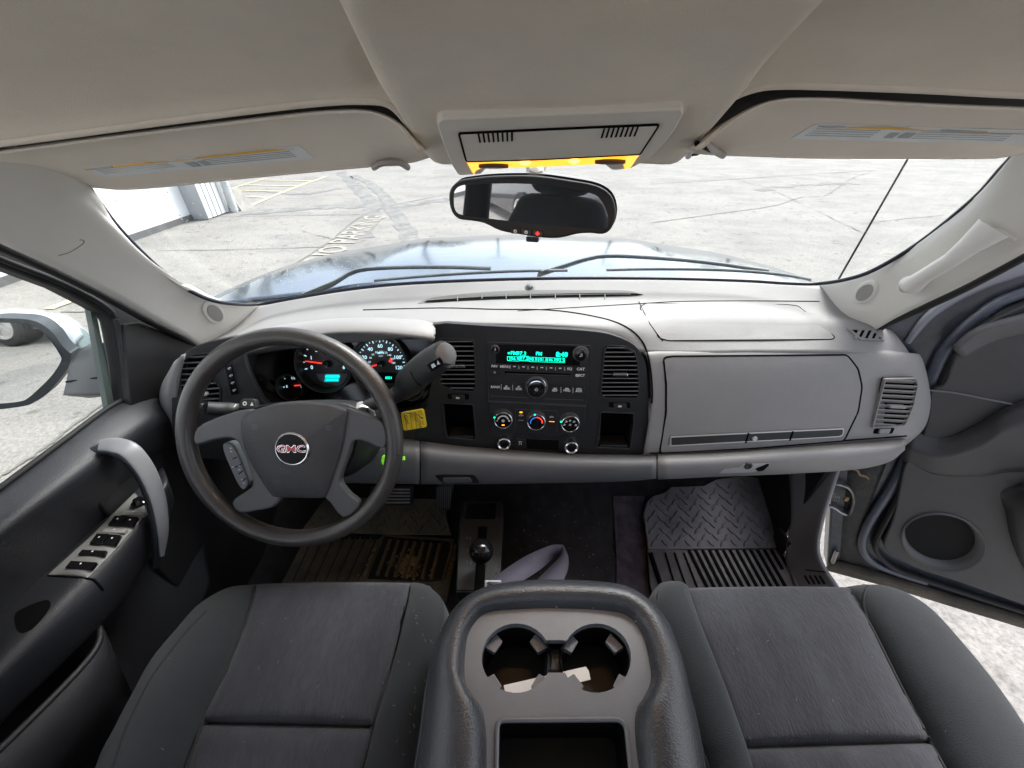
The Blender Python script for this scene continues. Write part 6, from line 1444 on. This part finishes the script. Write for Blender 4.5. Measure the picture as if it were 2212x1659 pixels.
plate('door_glass', DL, DL.uvs([(-600, 330), (-300, 430), (0, 560), (215, 655), (255, 700), (280, 870), (0, 1075), (-300, 1300), (-600, 1500)]), -.016, .004, M['dglass'], dd, 0)
plate('glass_run', DL, DL.uvs([(194, 665), (206, 665), (248, 880), (234, 885)], h=-.02), -.02, .01, mat('run_channel', (.12, .15, .14), .5), dd, 0)
XS = [-.765, -.742, -.712, -.722, -.745, -.748, -.742, -.73, -.72]
rows = [[px(u, v, x) for u, v in r] for x, r in zip(XS, [
    [(-520, 1430), (-150, 1168), (0, 1060), (120, 970), (235, 884), (300, 856), (372, 838), (440, 800)],
    [(-520, 1470), (-150, 1205), (0, 1092), (125, 998), (248, 905), (312, 872), (385, 855), (440, 822)],
    [(-520, 1560), (-150, 1285), (0, 1150), (140, 1048), (275, 950), (330, 912), (395, 890), (440, 870)],
    [(-520, 1620), (-150, 1350), (0, 1212), (155, 1095), (300, 990), (350, 955), (400, 930), (440, 910)],
    [(-520, 1700), (-150, 1430), (0, 1308), (150, 1178), (296, 1050), (345, 1010), (400, 980), (440, 960)],
    [(-520, 1900), (-150, 1600), (0, 1470), (180, 1290), (310, 1160), (360, 1110), (400, 1075), (440, 1050)],
    [(-520, 2050), (-150, 1740), (0, 1590), (230, 1390), (340, 1260), (385, 1200), (410, 1160), (440, 1130)],
    [(-520, 2250), (-150, 1900), (0, 1720), (260, 1490), (370, 1340), (405, 1280), (425, 1240), (445, 1200)],
    [(-520, 2500), (-150, 2100), (0, 1900), (280, 1600), (390, 1440), (420, 1360), (440, 1300), (455, 1260)]])]
dpn = surf('door_panel', rows, M['door'], dd, 4, 5, .012)
tube('belt_weatherstrip', [px(u, v, -.768) for u, v in ((-520, 1425), (-150, 1163), (0, 1054), (120, 965), (235, 880), (276, 862))], .005, M['rubber'], dd, seg=8)
arm = [[pz(u, v, z) for u, v in r] for z, r in (
    (.440, [(-520, 1640), (-150, 1425), (0, 1300), (110, 1212), (200, 1135), (285, 1060), (325, 1022), (350, 1005)]),
    (.460, [(-520, 1660), (-150, 1436), (0, 1312), (112, 1222), (205, 1142), (290, 1066), (328, 1032), (352, 1012)]),
    (.466, [(-520, 1740), (-150, 1520), (0, 1385), (148, 1250), (240, 1160), (312, 1088), (342, 1055), (360, 1030)]),
    (.458, [(-520, 1860), (-150, 1600), (0, 1448), (192, 1256), (275, 1168), (326, 1108), (352, 1072), (366, 1045)]),
    (.425, [(-520, 1930), (-150, 1665), (0, 1506), (214, 1296), (298, 1195), (340, 1135), (360, 1095), (372, 1062)]),
    (.375, [(-520, 1990), (-150, 1720), (0, 1565), (226, 1340), (310, 1230), (348, 1165), (366, 1125), (376, 1085)]),
    (.36, [(-520, 1960), (-150, 1690), (0, 1545), (205, 1335), (295, 1228), (335, 1165), (356, 1130), (366, 1090)]))]
ar = surf('armrest', arm, M['door'], dd, 4, 5, .004)
seam('trim_seam', k(7, (235, 728), (425, 742), (470, 765), (498, 800)), ar, .002, M['gap'], ar, 3)
drape('grip_recess', smooth2(k(7, (72, 925), (110, 890), (215, 848), (245, 862), (225, 910), (150, 990), (90, 1000)), 3), [ar, dpn], .001, .001, M['gap'], ar, 10)
swp = k(7, (235, 728), (425, 740), (560, 600), (705, 432), (700, 395), (655, 330), (560, 425), (440, 545))
sp_ = drape('switch_panel', rp(swp, 3), ar, .002, .004, mat('switch_panel_silver', (.21, .207, .197), .45, metal=.1), dd, 14)
def swt(q, name='window_switch', h=.0035, m=M['gloss'], par=None):
    p, n = hit(sum(a[0] for a in q) / len(q), sum(a[1] for a in q) / len(q), sp_, 0)
    if p is None: print('switch miss'); return
    F = Frame(p, n, V((.7, .7, 0)))
    b_ = plate(name, F, F.uvs(rp(q, 1.2), h=h), h, .006, m, sp_, .001)
    c = F.uvs([(sum(a[0] for a in q) / len(q), sum(a[1] for a in q) / len(q) - 3)], h=h)[0]
    multi('printed_mark', [arc_vf(F, c, 0, .0014, 0, 6.28, h + .0003)], M['white'], b_, False)
    return b_
for q in (((555, 438), (618, 440), (580, 484), (522, 482)), ((620, 441), (668, 445), (640, 488), (586, 486)), ((468, 524), (527, 526), (490, 574), (432, 572)), ((532, 528), (584, 532), (555, 578), (498, 576))):
    swt(k(7, *q))
for q in (((398, 602), (516, 608), (500, 634), (376, 626)), ((342, 656), (468, 664), (440, 698), (314, 690))): swt(k(7, *q), 'door_lock_switch' if q[0][1] > 640 else 'lockout_switch', .002)
for q in (((600, 412), (708, 420), (690, 438), (582, 434)), ((505, 500), (615, 507), (598, 522), (492, 518))): swt(k(7, *q), 'switch_recess', .0012, mat('switch_recess_silver', (.3, .29, .27), .5))  # recess plates in a paler silver than the panel
p, n = hit(*k(7, (676, 379)), [sp_, ar], 0)
if p is not None: lathe('mirror_knob', Frame(p, n), (0, 0), [(.012, 0), (.012, .004), (.009, .006), (.007, .011), (.0004, .012)], M['gloss'], sp_, 20)
# pull handle
hp_ = [px(200, 975, -.728), px(228, 968, -.712), px(262, 972, -.69), px(298, 1000, -.668), px(325, 1050, -.652), px(340, 1110, -.645), px(343, 1170, -.648), px(336, 1225, -.66)]
ph = tube('pull_handle', hp_, [.008, .012, .015, .015, .014, .0125, .0095, .005], M['door'], dd, rb=[.006, .008, .009, .010, .010, .010, .009, .005], up=V((.75, -.25, .6)), seg=20, n=5, pw=.8)
cap = [px(215, 962, -.712), px(250, 962, -.692), px(283, 975, -.668), px(318, 1020, -.648), px(342, 1080, -.634), px(352, 1145, -.630), px(350, 1200, -.640)]
tube('handle_trim', cap, [.010, .014, .0145, .013, .011, .0085, .0035], mat('handle_gray', (.20, .205, .215), .36), ph, rb=.0035, up=V((.75, -.25, .6)), seg=20, n=5, pw=.6)
# map pocket
pk = spline([px(-150, 1760, -.64), px(0, 1618, -.645), px(110, 1510, -.65), px(190, 1425, -.655), px(216, 1380, -.665), px(212, 1342, -.69)], 5)
pk2 = spline([px(-150, 2100, -.66), px(0, 1900, -.665), px(140, 1720, -.67), px(240, 1600, -.675), px(270, 1540, -.685), px(280, 1500, -.70)], 5)
o_ = mesh('map_pocket', pk + pk2, [(i, i + 1, len(pk) + i + 1, len(pk) + i) for i in range(len(pk) - 1)], M['door'], dd); solid(o_, .006, 0)
tube('pocket_lip', pk, .0045, M['char'], o_, n=1, seg=8)
# lower ledge by the footwell
# outside mirror
mo_ = smooth2(k(16, (-420, 560), (-300, 420), (-100, 375), (120, 372), (330, 385), (460, 420), (560, 480), (650, 560), (740, 690), (830, 780), (860, 800), (840, 900), (800, 1000), (700, 1130), (560, 1290), (400, 1390), (290, 1430), (0, 1470), (-250, 1470), (-400, 1380)), 3)
mgl = smooth2(k(16, (-390, 600), (-280, 470), (-100, 430), (140, 428), (330, 445), (450, 490), (560, 590), (650, 700), (728, 830), (735, 880), (690, 970), (600, 1090), (470, 1220), (330, 1340), (230, 1378), (0, 1402), (-230, 1405), (-370, 1320)), 3)
MC = py(*k(16, (200, 900)), .70)
din = (MC - CAM).normalized(); dout = (V((-1.9, -5.4, -1.35)) - V((0, 0, 0))).normalized()
MM = Frame(MC, (dout - din).normalized(), V((1, 0, 0)))
mm = plate('side_mirror', MM, MM.uvs(mo_, h=.01), .01, .03, mat('mirror_shell_dark', (.035, .045, .055), .5), dd, .008, seg=4)
L_ = MM.uvs([(a + 1, b) for a, b in mo_], h=-.02); n = len(L_)
capm = mesh('mirror_cap', [MM.p(p[0], p[1], -.02) for p in L_] + [MM.p(p[0] * .95, p[1] * .93 + .012, -.06) for p in L_] + [MM.p(p[0] * .6, p[1] * .55 + .02, -.10) for p in L_],
    [(i, (i + 1) % n, n + (i + 1) % n, n + i) for i in range(n)] + [(n + i, n + (i + 1) % n, 2 * n + (i + 1) % n, 2 * n + i) for i in range(n)] + [tuple(range(2 * n, 3 * n))], M['silvercar'], mm)
plate('mirror_glass', MM, MM.uvs(mgl, h=.012), .0115, .003, M['mirror'], mm, 0)
hood_o = k(16, (470, 420), (640, 470), (850, 440), (945, 405), (820, 340), (680, 302), (450, 298), (200, 300), (0, 320), (-300, 360), (-420, 470), (-200, 400), (0, 370), (250, 370))
surf('mirror_top_shell', [[py(*k(16, p), .735) for p in ((-380, 480), (-100, 390), (200, 378), (440, 415), (600, 510), (740, 690), (850, 790))],
                          [py(*k(16, p), .78) for p in ((-360, 400), (-100, 340), (200, 320), (480, 330), (700, 380), (860, 430), (1000, 590))],
                          [py(*k(16, p), .86) for p in ((-300, 350), (-100, 310), (200, 298), (460, 298), (700, 310), (930, 400), (1160, 660))]], M['silvercar'], mm, 4, 4, .006)
surf('mirror_top_shell', [[py(*k(16, p), .75) for p in ((600, 500), (700, 620), (800, 740), (868, 792))],
                          [py(*k(16, p), .76) for p in ((760, 500), (850, 600), (930, 680), (1000, 740))],
                          [py(*k(16, p), .80) for p in ((850, 450), (1000, 500), (1100, 590), (1158, 662))]], mat('mirror_visor_teal', (.16, .21, .22), .35), mm, 4, 4, .006)
mar = M['marm'] = mat('mirror_arm_gray', (.055, .058, .064), .5)
surf('mirror_arm', [[px(*k(16, p), -.93) for p in ((760, 1300), (800, 1130), (850, 900), (960, 760), (1080, 690))],
                    [px(*k(16, p), -.86) for p in ((1000, 1300), (1010, 1120), (1050, 880), (1100, 760), (1150, 675))],
                    [px(*k(16, p), -.80) for p in ((1290, 1302), (1260, 1110), (1235, 850), (1215, 740), (1205, 665))]], mar, dd, 4, 4, .04)
tube('arm_joint', [px(*p, x) for p, x in zip(k(16, (800, 1138), (1050, 1105), (1255, 1080)), (-.925, -.855, -.795))], .002, M['gap'], dd, n=2, seg=6)

# ================================================================== PASSENGER DOOR (open)
pdr = thing('vehicle_door', 'passenger door swung open over the lot, with a round speaker low on its panel', 'truck door', (.969, .774, 0))
DR = Frame((.969, .774, 0), (-.3879, -.9217, 0), V((.9217, -.3879, 0)))
c13 = lambda *p: k(13, *p)
D_ = lambda pts, h=0: DR.uvs(pts, h=h)
PX_ = k(3, (1425, 272), (1560, 160), (1760, 60), (1900, -20), (2212, -150), (2700, -360))
shell_o = [(1895, 735), (1908, 702), (1960, 655), (2035, 615), (2120, 578), (2230, 540), (2600, 420), (2600, 1480), (2212, 1357), (2100, 1322), (1990, 1292), (1900, 1262), (1850, 1246), (1796, 1236), (1786, 1226), (1790, 1150), (1795, 1060), (1800, 1000), (1900, 900)]
ps_ = plate('door_shell', DR, D_(shell_o), 0, .06, M['paintd'], pdr, .006, seg=3)
# raised painted frame edge sweeping round the trim
fe = [(2600, 505), (2212, 632), (2130, 672), (2060, 735), (2022, 800), (1995, 880), (1972, 950), (1955, 1000), (1925, 1055), (1895, 1100), (1872, 1140), (1862, 1180), (1880, 1212), (1930, 1236), (2000, 1258)]
tube('frame_edge', [DR.p(*DR.uv(*p, h=.008), .008) for p in fe], [.012, .012, .013, .014, .015, .015, .014, .013, .012, .012, .012, .010, .008], mat('frame_edge_paint', (.07, .082, .11), .35, .1, 100, .2, 20, coat=.3), pdr, rb=.009, up=DR.N, seg=14, n=4)
tube('frame_edge', [DR.p(*DR.uv(*p, h=.004), .004) for p in ((2600, 455), (2212, 580), (2100, 622), (2010, 680), (1960, 740))], [.016, .016, .014, .01, .006], mat('frame_edge_silver', (.20, .21, .25), .35, coat=.3), pdr, rb=.007, up=DR.N, seg=14, n=4)
tube('door_seal', [DR.p(*DR.uv(*p, h=.014), .014) for p in ((2600, 535), (2212, 655), (2140, 692), (2078, 745), (2040, 806), (2015, 870), (1990, 950), (1968, 1010), (1945, 1060), (1920, 1110), (1895, 1160), (1893, 1190), (1925, 1222), (1990, 1248), (2212, 1320), (2600, 1440))], .007, M['rubber'], pdr, rb=.012, up=DR.N, seg=10, n=4)
trim_o = [(2600, 560), (2212, 660), (2150, 690), (2100, 726), (2062, 775), (2040, 830), (2012, 845), (2005, 900), (1985, 965), (1955, 1005), (1945, 1050), (1930, 1120), (1912, 1165), (1914, 1188), (1950, 1212), (1990, 1232), (2066, 1256), (2212, 1308), (2600, 1430)]
tpn = plate('trim_panel', DR, D_(smooth2(trim_o[1:-1], 3, False) + [trim_o[-1], trim_o[0]], h=.03), .03, .035, M['doorr'], pdr, .010, holes=[D_(ell(2037, 1170, 90, 60, 36, R(12)), h=.03)], seg=4)
# contoured skin on the trim: sail, ledge and pocket
def dp_(u, v, h): r = ray(u, v); o = DR.O + DR.N * h; t = (o - CAM).dot(DR.N) / r.dot(DR.N); return CAM + r * t
surf('sail_trim', [[dp_(u, v, h) for u, v, h in r] for r in (
    [(2055, 748, .032), (2110, 706, .034), (2212, 676, .036), (2600, 570, .036)],
    [(2062, 758, .042), (2118, 716, .046), (2212, 690, .048), (2600, 588, .048)],
    [(2072, 764, .040), (2128, 728, .042), (2212, 704, .044), (2600, 606, .044)],
    [(2078, 776, .030), (2138, 744, .030), (2212, 722, .030), (2600, 630, .030)])], mat('door_trim_gray', (.10, .10, .105), .5, .2, 700), pdr, 4, 4, .01)
tube('panel_seam', [dp_(u, v, .031) for u, v in ((2008, 843), (2060, 848), (2120, 860), (2180, 872), (2212, 880), (2400, 930))], .0022, M['dashlow'], tpn, n=3, seg=8)
surf('armrest_ledge', [[dp_(u, v, h) for u, v, h in r] for r in (
    [(1975, 932, .026), (2040, 944, .029), (2110, 915, .030), (2212, 862, .03), (2500, 800, .03)],
    [(1964, 950, .038), (2032, 964, .044), (2112, 938, .050), (2212, 886, .054), (2500, 840, .054)],
    [(1959, 966, .045), (2030, 986, .056), (2118, 964, .062), (2212, 915, .066), (2500, 880, .066)],
    [(1956, 978, .040), (2027, 1000, .048), (2120, 984, .052), (2212, 948, .056), (2500, 930, .056)],
    [(1952, 996, .026), (2020, 1026, .03), (2120, 1030, .030), (2212, 1020, .03), (2500, 1040, .03)])], M['doorr'], pdr, 5, 5, .01)
surf('pocket_bulge', [[dp_(u, v, h) for u, v, h in r] for r in (
    [(2150, 1060, .028), (2185, 1050, .03), (2260, 1030, .03), (2500, 1000, .03)],
    [(2170, 1100, .03), (2195, 1095, .055), (2260, 1080, .075), (2500, 1050, .08)],
    [(2180, 1150, .03), (2205, 1160, .06), (2260, 1160, .08), (2500, 1150, .09)],
    [(2195, 1200, .028), (2225, 1230, .045), (2280, 1250, .06), (2500, 1290, .07)],
    [(2230, 1270, .026), (2260, 1300, .028), (2320, 1320, .03), (2500, 1380, .03)])], M['doorr'], pdr, 4, 4, .01)
def spk(s, h, dx=0, dy=0): return [DR.p(*DR.uv(*p, h=.03), h) for p in ell(2037 + dx, 1170 + dy, 90 * s, 60 * s, 36, R(12))]
A, B, C_ = spk(1.04, .031), spk(1.0, .036), spk(.84, .006)
n = 36
spo = mesh('speaker_bowl', A + B + C_, [(i, (i + 1) % n, n + (i + 1) % n, n + i) for i in range(n)] + [(n + i, n + (i + 1) % n, 2 * n + (i + 1) % n, 2 * n + i) for i in range(n)], mat('speaker_ring', (.09, .09, .093), .5), pdr)
mesh('speaker_grille', spk(.85, .007), [tuple(range(n))], mat('speaker_grille', (.012, .012, .012), .9, .5, 1500, spec=.3), spo, False); solid(bpy.data.objects['speaker_grille'], .004)
# dirty bottom weather strip
surf('bottom_weatherstrip', [[dp_(u, v, h) for u, v, h in r] for r in (
    [(1795, 1208, .004), (1850, 1222, .01), (1930, 1245, .012), (2060, 1285, .012), (2212, 1330, .012), (2600, 1445, .012)],
    [(1790, 1220, .016), (1850, 1236, .026), (1930, 1258, .028), (2060, 1300, .028), (2212, 1345, .028), (2600, 1460, .028)],
    [(1783, 1232, .004), (1850, 1250, .014), (1930, 1272, .016), (2060, 1312, .016), (2212, 1358, .016), (2600, 1475, .016)])], M['dirt'], pdr, 4, 5, .008)
surf('door_end', [[dp_(u, v, h) for u, v, h in r] for r in (
    [(1806, 1000, -.01), (1850, 1000, .004), (1915, 1000, .004)],
    [(1800, 1100, -.01), (1835, 1100, .004), (1878, 1100, .004)],
    [(1796, 1180, -.01), (1825, 1180, .003), (1858, 1180, .003)],
    [(1792, 1228, -.01), (1825, 1228, .003), (1900, 1238, .003)])], mat('grimy_black_jamb', (.02, .02, .02), .5, .8, 120, .6, 30), pdr, 4, 4, .01)
for a_, b_, nm, mm_, r in (((1808, 1190), (1796, 1222), 'hinge_pin', M['steel'], .006),): tube(nm, [dp_(*a_, .01), dp_(*b_, .01)], r, mm_, pdr, n=1)
# door check strap and spring
pts = [dp_(*k(9, p), .012) for p in ((1180, 285), (1225, 300), (1262, 325), (1300, 330), (1322, 260), (1300, 200), (1250, 178), (1212, 172))]
tube('door_check', pts, .004, M['steel'], pdr, rb=.008, seg=8, up=DR.N)
sa, sb2 = dp_(*k(9, (1188, 240)), .025), dp_(*k(9, (1245, 250)), .025)
sp3 = [sa.lerp(sb2, i / 80) + DR.Y * .010 * math.sin(i / 80 * 6.283 * 6) + DR.N * .010 * math.cos(i / 80 * 6.283 * 6) for i in range(81)]
tube('check_spring', sp3, .0016, M['steel'], pdr, n=1, seg=6)
box('check_block', Frame(dp_(*k(9, (1284, 252)), .02), DR.N), -.005, .005, -.007, .007, 0, .006, mat('rusty_bolt', (.35, .2, .08), .6), pdr, .001)
tube('wiring_loom', [dp_(*k(9, p), .015) for p in ((1320, 100), (1345, 110), (1355, 130), (1385, 138), (1400, 150))], .003, mat('wiring_tan', (.3, .2, .13), .7, var=.4, vscale=40), pdr, seg=6)

# ================================================================== parked car that shows in the door mirror
def mirrored(u, v, z):
    r = ray(u, v).normalized(); t = (MC - CAM).dot(MM.N) / r.dot(MM.N); p = CAM + r * t; q = r - 2 * r.dot(MM.N) * MM.N
    s = (z - p.z) / q.z; return p + q * s
w1, w2 = mirrored(46, 742, GZ), mirrored(150, 742, GZ)
dx = (w2 - w1); dx.z = 0; dx.normalize(); up3 = V((0, 0, 1)); sd_ = up3.cross(dx)
if sd_.dot(MC - w1) < 0: sd_ = -sd_
pc = thing('parked_car', 'dark red tailed car parked beyond the driver side, visible only in the outside mirror glass', 'car', tuple(w1))
def cp_(a, b, z): return w1 + dx * a - sd_ * b + up3 * z
M['carp'] = mat('dark_car_paint', (.02, .02, .025), .2, coat=1)
prof = [(1.05, .35), (1.1, .6), (1.02, .95), (.85, 1.02), (.2, 1.42), (-1.3, 1.45), (-2.2, .98), (-3.4, .88), (-3.7, .6), (-3.65, .3)]
rows = []
for b, s in ((.0, .96), (-.04, 1.0), (.9, 1.0), (1.75, 1.0), (1.72, .96)): rows.append([cp_(a * s, b if z < 1.0 else .12 + (b - .0) * .86, z) for a, z in prof])
surf('car_body', rows, M['carp'], pc, 3, 2, .02, face=tuple(cp_(0, -3, 1)))
CFs = Frame(cp_(0, -.05, 0), sd_, -dx)
plate('car_side', CFs, [(-a, z) for a, z in prof[:4]] + [(-a, z) for a, z in prof[6:]] + [(3.6, .2), (-1.0, .2)], -.03, .06, M['carp'], pc, .02)
plate('car_window', CFs, [(-.7, .98), (-.15, 1.34), (1.25, 1.36), (2.0, .98)], -.14, .02, M['gloss'], pc, .005)
for a in (0, 2.7):
    w_ = lathe('car_wheel', CFs, (a, .33), [(.33, -.2), (.33, .02), (.30, .045), (.235, .05), (.22, .03), (.001, .03)], M['rubber'], pc, 32)
    lathe('car_rim', CFs, (a, .33), [(.225, .02), (.225, .052), (.20, .05), (.195, .035), (.001, .034)], M['satin'], w_, 32)
    multi('rim_spoke', [box_vf(Frame(CFs.p(a, .33, .045), CFs.N, CFs.X * math.cos(t) + CFs.Y * math.sin(t)), .02, .2, -.028, .028, -.01, .01) for t in [i * 1.2566 for i in range(5)]], M['chrome'], w_, False)
plate('tail_light', CFs, [(-1.06, .50), (-1.04, .68), (-.6, .70), (-.7, .54)], .012, .03, mat('tail_light_red', (.5, .01, .01), .25, coat=.6), pc, .006)
# ================================================================== SMALL STUFF: rain drops, lint
rnd = random.Random(11)
M['drop'] = mat('rain_drop', (.6, .63, .65), .08, coat=1)
def blob_vf(p, n, r):
    F = Frame(p, n, V((.9, .1, .2))); vs_ = [F.p(0, 0, r * .5)] + [F.p(r * math.cos(a), r * math.sin(a), 0) for a in [i * 1.0472 for i in range(6)]]
    return vs_, [(0, 1 + i, 1 + (i + 1) % 6) for i in range(6)]
g = []
for i in range(230):
    if i < 150:
        t = rnd.random(); u = 190 + t * 420 + abs(rnd.gauss(0, 55)); v = 410 + t * 235 - abs(rnd.gauss(0, 45)) + 6
    else: u, v = rnd.uniform(500, 780), rnd.uniform(520, 650)
    p, n = hit(u, v, ws, -.009)
    if p is None or p.y > 1.2: continue
    g.append(blob_vf(p, (CAM - p), rnd.choice((.0004, .0006, .0008, .0012))))
o_ = multi('rain_drops', g, M['drop'], smooth=False); tag(o_, 'scattered rain drops on the driver side of the windshield', 'rain drops', kind='stuff')
M['lint'] = mat('pale_lint', (.25, .24, .23), .9)
g = []
def fibre(on, u, v, L_, r):
    p, n = hit(u, v, on, .0012)
    if p is None: return
    a = rnd.uniform(0, 6.28); b = a + rnd.uniform(-1.4, 1.4); F = Frame(p, n, V((1, .3, .1)))
    q = spline([F.p(0, 0), F.p(L_ * math.cos(a), L_ * math.sin(a)), F.p(L_ * (math.cos(a) + math.cos(b)), L_ * (math.sin(a) + math.sin(b)))], 3)
    g.append(tube_vf(q, r, up=n, seg=3))
for i in range(70): fibre([dsi, psi], *(rnd.choice(((rnd.uniform(850, 960), rnd.uniform(1290, 1640)), (rnd.uniform(1420, 1600), rnd.uniform(1290, 1640))))), rnd.uniform(.001, .0035), .00025)
for i in range(30): fibre([dsc, psc, pso, dso], *(rnd.choice(((rnd.uniform(300, 860), rnd.uniform(1290, 1640)), (rnd.uniform(1500, 2100), rnd.uniform(1290, 1640))))), rnd.uniform(.0008, .0028), .0002)
for i in range(90): fibre([carpet], rnd.uniform(1100, 1390), rnd.uniform(1080, 1290), rnd.uniform(.0008, .003), .0005)
o_ = multi('lint', g, M['lint'], smooth=False); tag(o_, 'pale lint and stray hairs clinging to the seat bolsters and carpet', 'lint', kind='stuff')
g = []
for i in range(34):
    j = rnd.randrange(2, len(ins_) - 2); c = c8((ins_[j][0] + rnd.uniform(-6, 6), ins_[j][1] + rnd.uniform(-10, 6))); p = pz(*c, ZC + .003); g.append(blob_vf(p, V((0, 0, 1)), rnd.uniform(.0005, .0013)))
o_ = multi('crumbs', g, mat('crumbs', (.4, .33, .2), .9), smooth=False); tag(o_, 'tiny crumbs caught in the groove round the console top plate', 'crumbs', kind='stuff')
